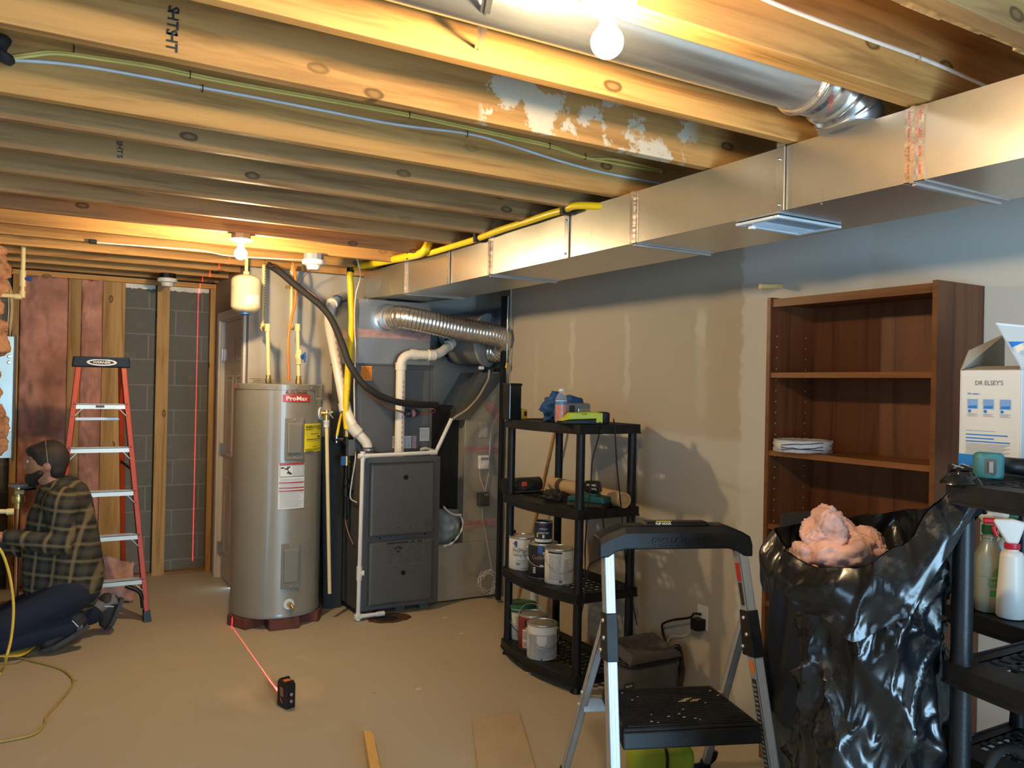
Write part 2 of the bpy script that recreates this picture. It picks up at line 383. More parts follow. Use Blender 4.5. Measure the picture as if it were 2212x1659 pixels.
for y0, y1 in ((DY0+.12, DY0+.36), (DY0+.44, DY0+.68)):
    for z0, z1 in ((.22, .82), (.98, 1.62), (1.72, 1.93)): panel(dr, y0, y1, z0, z1, XC+.03)
door = struct(dr.build('door_1', DOORM, bevel=.003))
kb = MB().lathe((XC+.03, DY0+.07, .93), [(.03, 0), (.03, -.006), (.012, -.012), (.012, -.035), (.026, -.045), (.028, -.06), (.018, -.072), (0, -.074)], 20, (1, 0, 0))
o = kb.build('door_knob', BRASS, door, 50)
for z in (.24, 1.03, 1.78):
    MB().box(XC+.012, XC+.03, DY1-.045, DY1+.02, z-.045, z+.045).cyl((XC+.008, DY1-.012, z-.05), (XC+.008, DY1-.012, z+.05), .007).build('hinge', STEEL, door)
tr = MB().box(XC-.001, XC+.1, DY1-.011, DY1-.0005, 0, DZ).box(XC-.001, XC+.1, DY0+.0005, DY0+.011, 0, DZ).box(XC-.001, XC+.1, DY0+.011, DY1-.011, DZ-.011, DZ-.0005).box(XC-.018, XC+.03, DY1, DY1+.065, 0, DZ+.065).box(XC-.018, XC+.03, DY0-.065, DY0, 0, DZ+.065).box(XC-.018, XC+.03, DY0, DY1, DZ, DZ+.065)
struct(tr.build('trim_1', TRIMM, bevel=.004))
l = bpy.data.lights.new('under_door_daylight', 'AREA'); l.shape = 'RECTANGLE'; l.size = .7; l.size_y = .012; l.energy = .35; l.color = (.6, .8, 1)
o = bpy.data.objects.new('under_door_daylight', l); COL.objects.link(o); o.location = (XC+.028, 6.5, .008); o.rotation_euler = (math.pi/2, 0, -math.pi/2+math.pi); o.rotation_euler = V((-1, 0, -.12)).to_track_quat('-Z', 'X').to_euler()
# ---------------------------------------------------------------- joists
def mud_lumber():
    m = wood('muddy_lumber', (.56, .29, .09), (.35, .175, .05)); nt = m.node_tree; b = nt.nodes['Principled BSDF']
    src = b.inputs['Base Color'].links[0].from_socket; vec = coords(nt); sx = nt.nodes.new('ShaderNodeSeparateXYZ'); nt.links.new(vec, sx.inputs[0])
    n = nz(nt, vec, 7, 6, .65); x = sx.outputs[0]; x0, x1 = P(1035, 260, y=2.2).x, P(1500, 330, y=2.2).x
    k = mth(nt, 'MULTIPLY', smooth(nt, x, x0-.01, x0+.02), smooth(nt, x, x1+.05, x1-.05))
    k = mth(nt, 'MULTIPLY', k, smooth(nt, n, .50, .55)); nt.links.new(mix(nt, mth(nt, 'MULTIPLY', k, .8), src, (.62, .55, .42)), b.inputs['Base Color']); return m
MUD = mud_lumber()
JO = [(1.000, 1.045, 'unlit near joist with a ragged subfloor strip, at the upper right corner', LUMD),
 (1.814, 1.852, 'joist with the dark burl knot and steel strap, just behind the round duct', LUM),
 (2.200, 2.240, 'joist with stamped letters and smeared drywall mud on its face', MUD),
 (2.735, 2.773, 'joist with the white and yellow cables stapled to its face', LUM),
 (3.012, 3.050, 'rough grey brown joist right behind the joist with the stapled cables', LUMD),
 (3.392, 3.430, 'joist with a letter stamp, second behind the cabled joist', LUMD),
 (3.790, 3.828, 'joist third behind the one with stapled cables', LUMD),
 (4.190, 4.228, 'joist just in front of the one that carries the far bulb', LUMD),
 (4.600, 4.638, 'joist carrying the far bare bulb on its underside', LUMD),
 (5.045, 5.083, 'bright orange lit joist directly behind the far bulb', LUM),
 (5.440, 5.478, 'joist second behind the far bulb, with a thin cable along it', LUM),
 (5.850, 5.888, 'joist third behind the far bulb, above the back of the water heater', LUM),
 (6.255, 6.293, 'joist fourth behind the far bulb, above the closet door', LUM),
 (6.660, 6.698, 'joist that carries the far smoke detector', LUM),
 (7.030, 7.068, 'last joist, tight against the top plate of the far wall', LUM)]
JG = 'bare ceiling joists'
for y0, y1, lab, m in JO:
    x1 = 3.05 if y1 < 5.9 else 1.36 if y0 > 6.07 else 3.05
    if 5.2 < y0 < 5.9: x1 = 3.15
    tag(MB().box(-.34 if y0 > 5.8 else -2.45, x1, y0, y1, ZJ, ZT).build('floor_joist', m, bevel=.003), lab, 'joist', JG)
t = thing('doubled_floor_joist', 'doubled ceiling joist carrying the near bare bulb beside the round duct', 'joist', (0, 1.4, ZJ), group=JG)
MB().box(-2.45, 3.05, 1.362, 1.397, ZJ, ZT).build('joist_board', LUM, t, bevel=.003)
MB().box(-2.45, 3.05, 1.399, 1.435, ZJ+.002, ZT).build('joist_board', LUM, t, bevel=.003)
b = MB()   # ragged subfloor strip along the nearest joist
random.seed(3)
x = .6
while x < 3.0:
    d = random.uniform(.06, .16); b.box(x, x+d, 1.046, 1.058+random.uniform(0, .012), ZJ+.005, ZJ+.028+random.uniform(0, .01)); x += d
tag(b.build('subfloor_strip', mat('splintered_osb', (.45, .27, .10), .85, var=.5, scale=30)), 'splintered strip of orange subfloor board along the near joist', 'wood strip')
b = MB()
def stamp(mb, y, pts, h, wd=None):
    for s, u, v in pts: text_flat(mb, s, P(u, v, y=y), (0, 0, -1), (1, 0, 0), h, wd)
stamp(b, 2.1975, (('HT', 372, 92), ('S', 372, 70), ('HT', 374, 44), ('S', 376, 20)), .026)
j3 = [o for o in COL.objects if o.name.startswith('floor_joist') and 'stamped letters' in o['label']][0]
b.build('grade_stamp', INK, j3)
b = MB(); stamp(b, 3.390, (('HT', 259, 322), ('S', 259, 338), ('S', 258, 308)), .02)
[o for o in COL.objects if o.name.startswith('floor_joist') and 'letter stamp' in o['label']][0]
b.build('grade_stamp', INK, [o for o in COL.objects if o.get('label', '').startswith('joist with a letter stamp')][0])
# ---------------------------------------------------------------- far wall framing and insulation
SG = 'flat studs of the far wall'
ys0, ys1 = 7.15, 7.188
for u0, u1, lab in ((147, 175, 'flat stud between the two pink insulation strips'), (222, 249, 'left one of the paired studs beside the bare block'), (249, 270, 'pale right one of the paired studs beside the bare block'),
                    (339, 366, 'flat stud in the middle of the bare block wall'), (454, 478, 'flat stud next to the closet door'), (26, 41, 'corner stud beside the steel panel box')):
    xa, xb = P(u0, 700, y=ys0).x, P(u1, 700, y=ys0).x
    tag(MB().box(xa, xb, ys0, ys1, .0, 2.33).build('wall_stud', STUD, bevel=.002), lab, 'stud', SG)
tag(MB().box(-.25, XC, 7.14, 7.238, 2.331, 2.369).build('top_plate', LUM, bevel=.002), 'level top plate over the studs of the far wall', 'plate')
tag(MB().box(P(270, 1235, y=7.15).x, XC-.02, 7.16, 7.238, .0, .02).build('sill_strip', LUMD), 'thin dirty sill strip at the foot of the block wall', 'plate')
FOAM = emit('daylight_gap', (.9, .93, 1), 1.1)
WFO = mat('matte_white', (.8, .78, .72), .8)
for u0, u1, lab in ((271, 336, 'white strip over the left bay of bare block'), (366, 452, 'white strip over the right bay of bare block')):
    xa, xb = P(u0, 620, y=7.2).x, P(u1, 620, y=7.2).x; b = MB(); n = 14
    pts = [(xa, 7.2, 2.331), (xb, 7.2, 2.331)]+[(xb+(xa-xb)*i/n, 7.2, 2.29+.012*random.random()) for i in range(n+1)]
    b.prism(pts, (0, .036, 0)); tag(b.build('white_strip', WFO), lab, 'foam strip')  # bright white ragged strip along the top of the bay
def batt(name, x0, x1, z0, z1, y, lab, bulge=.03, seed=0, m=PINKD, depth=.06):
    b = MB()
    def fn(a, c):
        x, z = x0+(x1-x0)*a, z0+(z1-z0)*c; e = min(a, 1-a)*2; q = V((x*5+seed, z*4, seed))
        d = bulge*(math.sin(math.pi*min(1, e*1.4)/2)**.6)*(.55+noise.fractal(q, 1, 2, 4)*.75) + .012*noise.fractal(q*4, 1, 2, 3)
        return (x, y-d-.002-.006*abs(noise.noise(q*6)), z)
    b.grid(fn, 30, 110); o = b.build(name, m, smooth=70)
    sm = o.modifiers.new('solid', 'SOLIDIFY'); sm.thickness = depth; sm.offset = -1
    return tag(o, lab, 'insulation', 'pink insulation')
xs = lambda u: P(u, 700, y=7.16).x
batt('insulation_batt', xs(42), xs(147), .02, 2.33, 7.17, 'wide pink insulation batt in the far left corner bay', .06, 1, depth=.05)
batt('insulation_batt', xs(175), xs(222), .02, 2.33, 7.17, 'narrow pink insulation batt between studs behind the orange ladder', .05, 7, depth=.05)
# left corner: panel box, loose pink wool, cables, pipe
xa = P(28, 850, y=6.30).x; z0, z1 = P(15, 990, y=6.3).z, P(20, 726, y=6.3).z
t = thing('panel_box', 'bluish steel panel box with knockouts at the left edge', 'panel box', (xa-.07, 6.3, z0))
PBX = mat('bluish_zinc_box', (.50, .66, .68), .35, .35, .06)
MB().box(xa-.20, xa, 6.30, 6.66, z0, z1).build('box_body', PBX, t, bevel=.004)
for u, v in ((20, 770), (20, 783), (12, 965), (8, 745), (20, 930)):
    p = P(u, v, y=6.298); MB().lathe(p, [(.012, 0), (.012, -.003), (.008, -.004)], 14, (0, 1, 0)).build('knockout', STEEL, t)
MB().box(xa, xa+.012, 6.31, 6.66, z0-.02, z1+.01).build('box_flange', mat('dark_flange', (.05, .055, .05), .5), t)
def wool(pts, rad, lab, seed, name='insulation_wad', m=None):
    b = MB()
    for i, (p, r) in enumerate(zip(pts, rad)):
        c = V(p)
        def fn(a, q):
            th, ph = 2*math.pi*a, math.pi*(q-.5); d = V((math.cos(th)*math.cos(ph), math.sin(th)*math.cos(ph), math.sin(ph))); sd = V((seed+i*3, 0, 0))
            return c + d*r*(1+.42*noise.noise(d*1.3+sd)+.12*noise.noise(d*3.5+sd)-.16*abs(noise.noise(d*5+sd))-.08*abs(noise.noise(d*11+sd))+.05*noise.noise(d*24+sd))
        b.grid(fn, 90, 50, 0, True)
    o = b.build(name, m or PINK, smooth=80); return tag(o, lab, 'insulation', 'pink insulation')
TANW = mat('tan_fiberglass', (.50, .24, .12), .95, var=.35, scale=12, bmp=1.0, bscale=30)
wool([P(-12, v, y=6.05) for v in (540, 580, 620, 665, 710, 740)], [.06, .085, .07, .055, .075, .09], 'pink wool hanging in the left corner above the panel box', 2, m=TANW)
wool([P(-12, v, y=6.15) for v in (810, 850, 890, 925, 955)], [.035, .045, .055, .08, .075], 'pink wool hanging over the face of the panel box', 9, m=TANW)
for i, (u, du) in enumerate(((10, 16), (13, 18), (7, 13), (16, 14))):
    pts = spline([P(u, 598+i*3, y=6.4), P(u+9, 615+i*4, y=6.38), P(u+14-i, 660, y=6.38), P(u+12-i, 700, y=6.4), P(u+10-i*2, 735, y=6.45)])
    tag(MB().tube(pts, .0045, 6).build('house_cable', mat('tan_cable%d' % i, (.55, .42, .24), .5), smooth=60), 'tan house cable dropping into the steel panel box', 'cable', 'tan cables into the panel box')
# ---------------------------------------------------------------- bulbs
GLASS_E = emit('lit_bulb_glass', BULB_C, BULB_E)
GLASS_F = emit('lit_far_bulb_glass', BULB_C, BULB_E*1.45)
def bulb(name, c, ztop, lab, box):
    c = V(c); t = thing(name, lab, 'light', (c.x, c.y, ztop), group='bare bulbs')
    r = .033; prof = [(0, -r)]+[(r*math.sin(a), -r*math.cos(a)) for a in [math.radians(k) for k in range(15, 136, 12)]]+[(.016, .034), (.0135, .045)]
    MB().lathe(c, prof, 24).build('bulb_glass', GLASS_F if box else GLASS_E, t, 60)
    MB().lathe(c, [(.0135, .045), (.0145, .046), (.0145, .062), (.012, .066)], 20).build('screw_base', STEEL, t, 50)
    z0 = c.z+.058; h = ztop-z0
    PORC = MATS.get('porcelain') or mat('porcelain', (.8, .78, .72), .3)
    MB().lathe((c.x, c.y, z0), [(.018, 0), (.024, .002), (.026, max(.008, h*.35)), (.058, max(.012, h*.45)), (.06, h-(.03 if box else 0)-.001)], 32).build('lamp_holder', PORC, t, 50)
    if box: MB().lathe((c.x, c.y, ztop-.032), [(.052, 0), (.052, .031)], 8).build('junction_box', mat('box_steel', (.35, .28, .2), .5, .5), t)
bulb('ceiling_bulb', (1.001, 1.345, 2.270), ZJ, 'near bare bulb glowing under the doubled joist beside the round duct', False)
pb = P(520, 548, y=4.618); bulb('ceiling_bulb', pb, ZJ, 'far bare bulb glowing above the beige expansion tank', True)
# ---------------------------------------------------------------- rectangular trunk duct
DX0, DX1, DZ0, DZ1 = 2.10, 2.515, 2.158, 2.364
t = thing('trunk_duct', 'long rectangular galvanized duct running under the joists', 'duct', (2.3, 2.2, DZ0))
yE = 4.93
secs = [P(u, 500, x=DX0).y for u in (1975, 1371, 1063)]
ye = [-2.38]+secs+[yE]
b = MB()
for a, q in zip(ye[:-1], ye[1:]): b.box(DX0, DX1, a, q, DZ0, DZ1)
b.hexa([(DX0, yE, DZ0), (DX1, yE, DZ0), (DX1, 5.62, DZ0+.02), (DX0-.02, 5.62, DZ0+.02)], [(DX0, yE, DZ1), (DX1, yE, DZ1), (DX1, 5.62, DZ1), (DX0-.02, 5.62, DZ1)])
b.build('duct_body', GALV, t)
for u, wd in ((1975, .060), (1371, .045), (1063, .05), (877, .045), (791, .03)):
    y = P(u, 600 if u < 1000 else 400, x=DX0).y
    if u == 791: y = 5.60
    b = MB().box(DX0-.0035, DX0, y-wd/2, y+wd/2, DZ0-.003, DZ1).box(DX0-.0035, DX1, y-wd/2, y+wd/2, DZ0-.0035, DZ0, 1)
    b.box(DX0-.013, DX0, y-.006, y+.006, DZ0-.006, DZ1); b.box(DX0, DX1, y-.006, y+.006, DZ0-.011, DZ0, 1)
    tp = b.build('tape_seam', [FOIL, mat('dull_tape', (.42, .36, .33), .5, .3)] if 'dull_tape' not in MATS else [FOIL, MATS['dull_tape']], t)
    if u > 900:
        q = MB()
        if u > 1900:
            for k in range(4): text_flat(q, '04/09', (DX0-.0042, y-.017, DZ0+.03+.05*k), (0, 0, 1), (0, 1, 0), .009, .026); text_flat(q, 'UL 181B-FX', (DX0-.0042, y+.017, DZ0+.03+.05*k), (0, 0, 1), (0, 1, 0), .006, .04)
        for k in range(10 if u < 1900 else 0): text_flat(q, '04/09' if k % 3 == 1 else 'UL 181B-FX', (DX0-.0042, y-wd*.32, DZ0+.018+.021*k), (0, 0, 1), (0, 1, 0), .006 if u < 1900 else .008, .017)
        for k in range(9 if u < 1900 else 0): text_flat(q, 'UL 181B-FX', (DX0-.0042, y+wd*.36, DZ0+.02+.022*k), (0, 0, 1), (0, 1, 0), .004, .018)
        q.build('tape_print', TAPEINK, tp)
for u, lab in ((1687, 'x'), (1227, 'x'), (973, 'x')):
    y = P(u, 450, x=DX0).y; zt = ZJ+.03 if u == 1687 else DZ1
    b = MB().box(DX0-.006, DX0-.0038, y-.017, y+.017, DZ0-.002, DZ1+.001).box(DX0-.010, DX0-.006, y-.018, y-.014, DZ0-.002, DZ1+.001)
    if u == 1687: b.box(DX0-.006, DX0-.0038, y-.017, y+.017, DZ1, ZJ+.012)
    st = b.build('hanger_strap', GALVB, t)
    for z in (DZ0+.018, DZ1-.04): MB().ball((DX0-.008, y+.004, z), .006, 8, 6).build('screw', STEEL, st, 60)
q = MB()
for u, v in ((1775, 425), (1278, 500)): text_flat(q, 'UL 181B-FX', P(u, v, x=DX0-.001), (0, 0, -1), (0, 1, 0), .01, .05)
q.build('duct_print', INKG, t)
# register under the duct
ra, rb, rc, rd = [P(u, v, z=DZ0-.012) for u, v in ((1595, 490), (1668, 472), (1811, 492), (1738, 508))]
x0, x1, y0, y1 = rb.x-.0, rd.x if False else rc.x, rd.y, ra.y
x0, x1 = 2.16, 2.46; y0, y1 = P(1740, 500, z=DZ0).y-.16, P(1640, 480, z=DZ0).y+.06
x0, x1 = min(ra.x, rb.x, rc.x, rd.x), max(ra.x, rb.x, rc.x, rd.x); y0, y1 = min(ra.y, rb.y, rc.y, rd.y), max(ra.y, rb.y, rc.y, rd.y)
t = thing('air_register', 'white louvred air register on the underside of the trunk duct', 'vent', ((x0+x1)/2, (y0+y1)/2, DZ0))
REG = mat('register_white', (.62, .66, .70), .35)
b = MB()
w_ = .022
for a in ((x0, x1, y0, y0+w_), (x0, x1, y1-w_, y1), (x0, x0+w_, y0+w_, y1-w_), (x1-w_, x1, y0+w_, y1-w_)): b.box(*a, DZ0-.012, DZ0-.002)
b.build('register_frame', REG, t, bevel=.003)
b = MB(); n = 22
for i in range(n):
    y = y0+w_+(y1-y0-2*w_)*(i+.5)/n; s = 1 if i < n/2 else -1
    b.hexa([(x0+w_, y-.006, DZ0-.009), (x1-w_, y-.006, DZ0-.009), (x1-w_, y-.005, DZ0-.008), (x0+w_, y-.005, DZ0-.008)], [(x0+w_, y+.004*s, DZ0-.003), (x1-w_, y+.004*s, DZ0-.003), (x1-w_, y+.005*s, DZ0-.002), (x0+w_, y+.005*s, DZ0-.002)])
b.build('louvre', mat('register_louvre', (.60, .65, .70), .4), t)
MB().box(x0+.03, x0+.05, y1-.05, y1-.03, DZ0-.024, DZ0-.01).build('damper_lever', WHT, t, bevel=.003)
p = P(1690, 527, x=XR)
tag(MB().cyl((XR-.12, p.y+.02, 2.06), (XR, p.y-.0, 2.07), .012).build('pipe_stub', CREAM, smooth=40), 'short cream pipe stub poking from the wall below the register', 'pipe')
# ---------------------------------------------------------------- round duct between joists
t = thing('round_duct', 'round galvanized duct between two joists beside the near bulb', 'duct', (1.0, 1.62, 2.37))
RC, RZ, RRd = 1.622, 2.478, .098
xe = 1.93
MB().tube([(-2.4, RC, RZ), (.4, RC, RZ), (.402, RC, RZ), (xe, RC, RZ)], RRd, 40).build('duct_pipe', GALVB, t, 50)
b = MB(); pts = []; rs = []
for k in range(0, 25):
    a = math.pi/2*min(1, k/24); pts.append((xe+.16*math.sin(a)*1.2, RC, RZ-.115*(1-math.cos(a)))); rs.append(RRd*(1.045 if k in (2, 3, 9, 10, 16, 17) else .995))
pts.append((xe+.192, RC, DZ1)); rs.append(RRd)
b.tube(pts, rs, 40); b.build('duct_elbow', GALVB, t, 35)
p = MB(); 
for k in range(3): text_flat(p, '04/09', P(1795, 208+k*11, y=RC-.099), (.5, 0, .85), (-.85, 0, .5), .012)
for k in range(6): MB
p.build('tape_print', TAPEINK, t)
b = MB().tube(spline([(xe-.03, RC+math.cos(a)*.1, RZ+math.sin(a)*.1) for a in [math.radians(k) for k in range(150, 331, 15)]], 2), .012, 8); b.build('foil_wrap', FOIL, t, 60)
pA, pB = P(1060, -45, y=1.437), P(1034, 106, y=1.812); pA.z = min(pA.z, 2.372)
t = thing('strap_hanger', 'thin steel strap hanger crossing below the round duct', 'strap', (pB.x, 1.63, 2.37))
b = MB().beam(pA, V((pB.x, 1.811, pB.z)), .022, .002).beam(pA+V((0, 0, 0)), V((pB.x, 1.811, pB.z)), .004, .006)
b.build('strap_body', GALVB, t)
MB().ball((pB.x, 1.808, pB.z+.012), .006, 8, 6).build('nail_head', STEEL, t, 60)
# ---------------------------------------------------------------- ceiling cables
def cable(name, pts, r, m, lab, cat='cable', group=None, n=8, k=8):
    return tag(MB().tube(spline(pts, k), r, n).build(name, m, smooth=60), lab, cat, group)
BLUW = mat('pale_blue_cable', (.62, .66, .70), .4); YC = mat('dull_yellow_cable', (.80, .62, .16), .45); WC = mat('white_cable', (.74, .70, .64), .4)
yj = 2.7275
cable('house_cable', [P(u, v, y=yj) for u, v in ((10, 129), (110, 135), (200, 146), (320, 167), (430, 188), (560, 212), (700, 239), (850, 268), (1010, 289), (1100, 313), (1200, 345), (1300, 372), (1425, 396))], .0052, BLUW, 'pale blue white cable stapled along a joist')
cable('house_cable', [P(u, v, y=yj) for u, v in ((20, 124), (60, 118), (120, 113), (230, 127), (330, 142), (410, 159), (520, 181), (700, 213), (880, 246), (1000, 272), (1100, 294), (1190, 314), (1270, 341), (1330, 345), (1430, 368))], .0055, YC, 'upper of two dull yellow cables stapled along a joist')
cable('house_cable', [P(u, v, y=yj-.004) for u, v in ((22, 127), (70, 121), (130, 117), (240, 132), (335, 147), (412, 164), (520, 185), (700, 217), (880, 250), (1000, 276), (1100, 298), (1190, 318), (1255, 338), (1310, 350), (1430, 372))], .005, YC, 'lower of two dull yellow cables stapled along a joist')
for i, (u, v) in enumerate(((438, 190), (411, 160), (160, 105), (885, 247), (1010, 289), (1188, 315), (1265, 338))):
    p = P(u, v, y=yj-.006); tag(MB().tube([p+V((0, .006, .012)), p+V((0, -.002, .009)), p+V((0, -.002, -.009)), p+V((0, .006, -.012))], .0015, 6).build('cable_staple', BLK), 'small dark staple holding a cable to the joist', 'staple', 'cable staples')
cable('house_cable', [P(u, v, y=1.356) for u, v in ((1600, -30), (1655, 0), (1750, 38), (1880, 86), (1985, 124), (2060, 155), (2140, 190))], .0055, WC, 'white printed cable stapled to the doubled joist')
p = P(1986, 124, y=1.352); tag(MB().tube([p+V((0, .006, .012)), p+V((0, -.003, .009)), p+V((0, -.003, -.009)), p+V((0, .006, -.012))], .0015, 6).build('cable_staple', STEEL), 'metal staple on the white cable of the doubled joist', 'staple')
p = P(8, 105, y=2.70)
b = MB().tube(spline([p+V((-.05, .03, .06)), p+V((-.02, .0, .03)), p+V((.0, 0, -.01)), p+V((-.01, 0, -.03)), p+V((-.06, .02, -.035))]), [.02+.012*math.sin(i*.7) for i in range(33)], 10)
tag(b.build('cable_sleeve', RUB, smooth=60), 'black rubber sleeve where the ceiling cables leave at the left edge', 'sleeve')
cable('house_cable', [P(u, v, y=5.432) for u, v in ((208, 524), (300, 531), (430, 541), (500, 553), (640, 561), (700, 563))], .005, WC, 'thin white cable along the joist behind the far bulb')
p = P(201, 522, y=5.42); tag(MB().box(p.x-.02, p.x+.02, p.y-.012, 5.438, p.z-.012, p.z+.012).build('cable_clamp', BLK, bevel=.003), 'small black clamp at the left end of the thin white ceiling cable', 'clamp')
# smoke detectors
def smoke(c, lab, boxm):
    c = V(c); t = thing('smoke_detector', lab, 'smoke detector', c, group='smoke detectors')
    MB().lathe(c, [(.058, -.036), (.062, -.034), (.062, 0)], 12).build('junction_box', boxm, t)
    MB().lathe(c, [(.0, -.098), (.034, -.097), (.040, -.09), (.044, -.07), (.068, -.064), (.072, -.052), (.070, -.037), (.05, -.036)], 32).build('detector_cover', WHT, t, 40)
BXM = mat('grey_ceiling_box', (.16, .18, .20), .5)
pz = P(678, 552, y=5.06); smoke((pz.x, 5.06, ZJ), 'smoke detector above the water heater, on a grey ceiling box', BXM)
pz = P(362, 580, y=6.68); smoke((pz.x, 6.68, ZJ), 'far smoke detector hanging in front of the block wall', BLK)
p = P(352, 566, y=6.6)
# ---------------------------------------------------------------- water heater
HC, HR, HZ0, HZ1 = (1.474, 5.548), .286, .068, 1.560
def hth(u, v):   # angle on the tank where a sight line meets it
    d = ray(u, v); dx, dy = d.x, d.y; ox, oy = -HC[0], -HC[1]
    A = dx*dx+dy*dy; B = 2*(ox*dx+oy*dy); C = ox*ox+oy*oy-HR*HR; D = max(0, B*B-4*A*C); t = (-B-math.sqrt(D))/(2*A)
    return math.atan2(dy*t-HC[1], dx*t-HC[0]), EYE+d.z*t
t = thing('water_heater', 'tall grey electric water heater tank with yellow and white stickers', 'water heater', (HC[0], HC[1], 0))
MB().lathe((HC[0], HC[1], 0), [(HR-.004, HZ0), (HR, HZ0+.004), (HR, HZ0+.03), (HR-.002, HZ0+.033), (HR-.002, HZ1-.030)], 72).build('tank', HEAT, t, 40)
MB().lathe((HC[0], HC[1], 0), [(HR+.002, HZ1-.036), (HR+.004, HZ1-.004), (HR, HZ1), (0, HZ1+.004)], 72).build('tank_cap', HEAT, t, 40)
b = MB()
for u in (570, 597, 640, 672): 
    a, z = hth(u, 838); MB().ball((HC[0]+(HR+.005)*math.cos(a), HC[1]+(HR+.005)*math.sin(a), HZ1-.020), .005, 8, 6).build('rim_screw', STEEL, t, 60)
def cpanel(name, u0, u1, v0, v1, kids):
    um, vm = (u0+u1)/2, (v0+v1)/2; a0 = hth(u0, vm)[0]; a1 = hth(u1, vm)[0]; z1 = hth(um, v0)[1]; z0 = hth(um, v1)[1]
    am = (a0+a1)/2; n = V((math.cos(am), math.sin(am), 0)); s = V((-n.y, n.x, 0)); c = V((HC[0], HC[1], 0))+n*(HR*math.cos((a1-a0)/2)-.002); hw = HR*math.sin((a1-a0)/2)
    def q(x, z, d): return c+s*x+n*d+V((0, 0, z))
    b = MB(); b.hexa([q(-hw, z0, 0), q(hw, z0, 0), q(hw, z0, .012), q(-hw, z0, .012)], [q(-hw, z1, 0), q(hw, z1, 0), q(hw, z1, .012), q(-hw, z1, .012)])
    h2 = hw*.78; w0, w1 = z0+.035, z1-.03
    b.hexa([q(-h2, w0, .012), q(h2, w0, .012), q(h2*.95, w0+.008, .024), q(-h2*.95, w0+.008, .024)], [q(-h2, w1, .012), q(h2, w1, .012), q(h2*.95, w1-.010, .024), q(-h2*.95, w1-.010, .024)])
    o = b.build(name, HEAT, t, bevel=.004)
    for z in (z0+.015, z1-.013): MB().ball(q(0, z, .013), .006, 8, 6).build('panel_screw', STEEL, o, 60)
cpanel('access_panel', 615, 655, 903, 993, 1); cpanel('access_panel', 607, 646, 1174, 1271, 1)
def sticker(name, u0, u1, v0, v1, m, off=.0012, parent=None):
    um, vm = (u0+u1)/2, (v0+v1)/2; a0 = hth(u0, vm)[0]; a1 = hth(u1, vm)[0]; z1 = hth(um, v0)[1]; z0 = hth(um, v1)[1]
    b = MB(); patch_cyl(b, HC, HR+off, a0, a1, z0, z1, 10); return b.build(name, m, parent or t), a0, a1, z0, z1
so, a0, a1, z0, z1 = sticker('brand_badge', 611, 669.5, 853, 868.5, RED)
q = MB(); text_cyl(q, 'ProMax', HC, HR+.0025, (a0+a1)/2, (z0+z1)/2, (z1-z0)*.62, HR*(a1-a0)*.78); q.build('lettering', PAPER, so)
q = MB(); ac, zc = hth(641, 847); zc = min(zc, HZ1-.052); text_cyl(q, 'A.O.Smith', HC, HR+.0025, ac, zc, .021, .150); q.build('lettering', RED2, so)
so, a0, a1, z0, z1 = sticker('energy_sticker', 657, 692, 915, 976, YLAB)
q = MB(); text_cyl(q, 'ENERGYGUIDE', HC, HR+.0025, (a0+a1)/2, z1-.022, .018, HR*(a1-a0)*.88)
for k, (dz, f0, f1, h) in enumerate(((.036, .06, .40, .004), (.036, .7, .95, .004), (.066, .3, .75, .0035), (.083, .7, .9, .009), (.100, .1, .95, .0045), (.112, .1, .92, .002), (.150, .4, .66, .003), (.165, .05, .95, .003), (.172, .05, .7, .003), (.18, .05, .5, .004))):
    patch_cyl(q, HC, HR+.0025, a0+(a1-a0)*f0, a0+(a1-a0)*f1, z1-dz-h, z1-dz, 5)
q.build('sticker_print', INK, so)
so, a0, a1, z0, z1 = sticker('warning_sticker', 601, 657, 1000, 1099, PAPER)
q = MB(); hh = z1-z0; aw = a1-a0
for f0, f1 in ((0, .035), (.415, .44), (.53, .555), (.595, .62)): q = MB(); patch_cyl(q, HC, HR+.0025, a0+aw*.02, a1-aw*.02, z1-hh*f1, z1-hh*f0, 8); q.build('red_band', RED, so)
q = MB(); r_ = HR+.0028
for f0, f1, g0, g1 in ((.04, .05, .04, .97), (.295, .305, .04, .97), (.04, .3, .04, .052), (.04, .3, .96, .972), (.04, .3, .52, .53)): patch_cyl(q, HC, r_, a0+aw*g0, a0+aw*g1, z1-hh*f1, z1-hh*f0, 6)
for f, g0, g1 in ((.09, .08, .2), (.075, .30, .42), (.11, .22, .36), (.13, .3, .34), (.2, .3, .44), (.17, .33, .38), (.22, .38, .48)): patch_cyl(q, HC, r_, a0+aw*g0, a0+aw*g1, z1-hh*(f+.03), z1-hh*f, 3)
q.build('sticker_picture', INK, so)
q = MB(); random.seed(5)
for k in range(46):
    f = .065+k*.02
    if any(a-.012 < f < c+.004 for a, c in ((.415, .44), (.53, .555), (.595, .62))) or .29 < f < .33: continue
    g0 = .56 if f < .3 else .06; g1 = (.95 if f < .3 else random.uniform(.75, .96))
    patch_cyl(q, HC, r_, a0+aw*g0, a0+aw*g1, z1-hh*(f+.005), z1-hh*f, 5)
q.build('sticker_print', INKG, so)
so, a0, a1, z0, z1 = sticker('faded_sticker', 682, 704, 838, 862, mat('faded_outline', (.52, .48, .40), .5))
q = MB(); patch_cyl(q, HC, HR+.002, a0+.02, a1-.02, z0+.008, z1-.008, 6); q.build('sticker_field', HEAT, so)
q = MB(); random.seed(2)
for k in range(6):
    for j in range(4):
        if random.random() < .75:
            a, z = hth(653+j*6, 1172+k*5); patch_cyl(q, HC, HR+.001, a, a+.04, z-.004, z+.004, 2)
q.build('pen_writing', INKG, t)
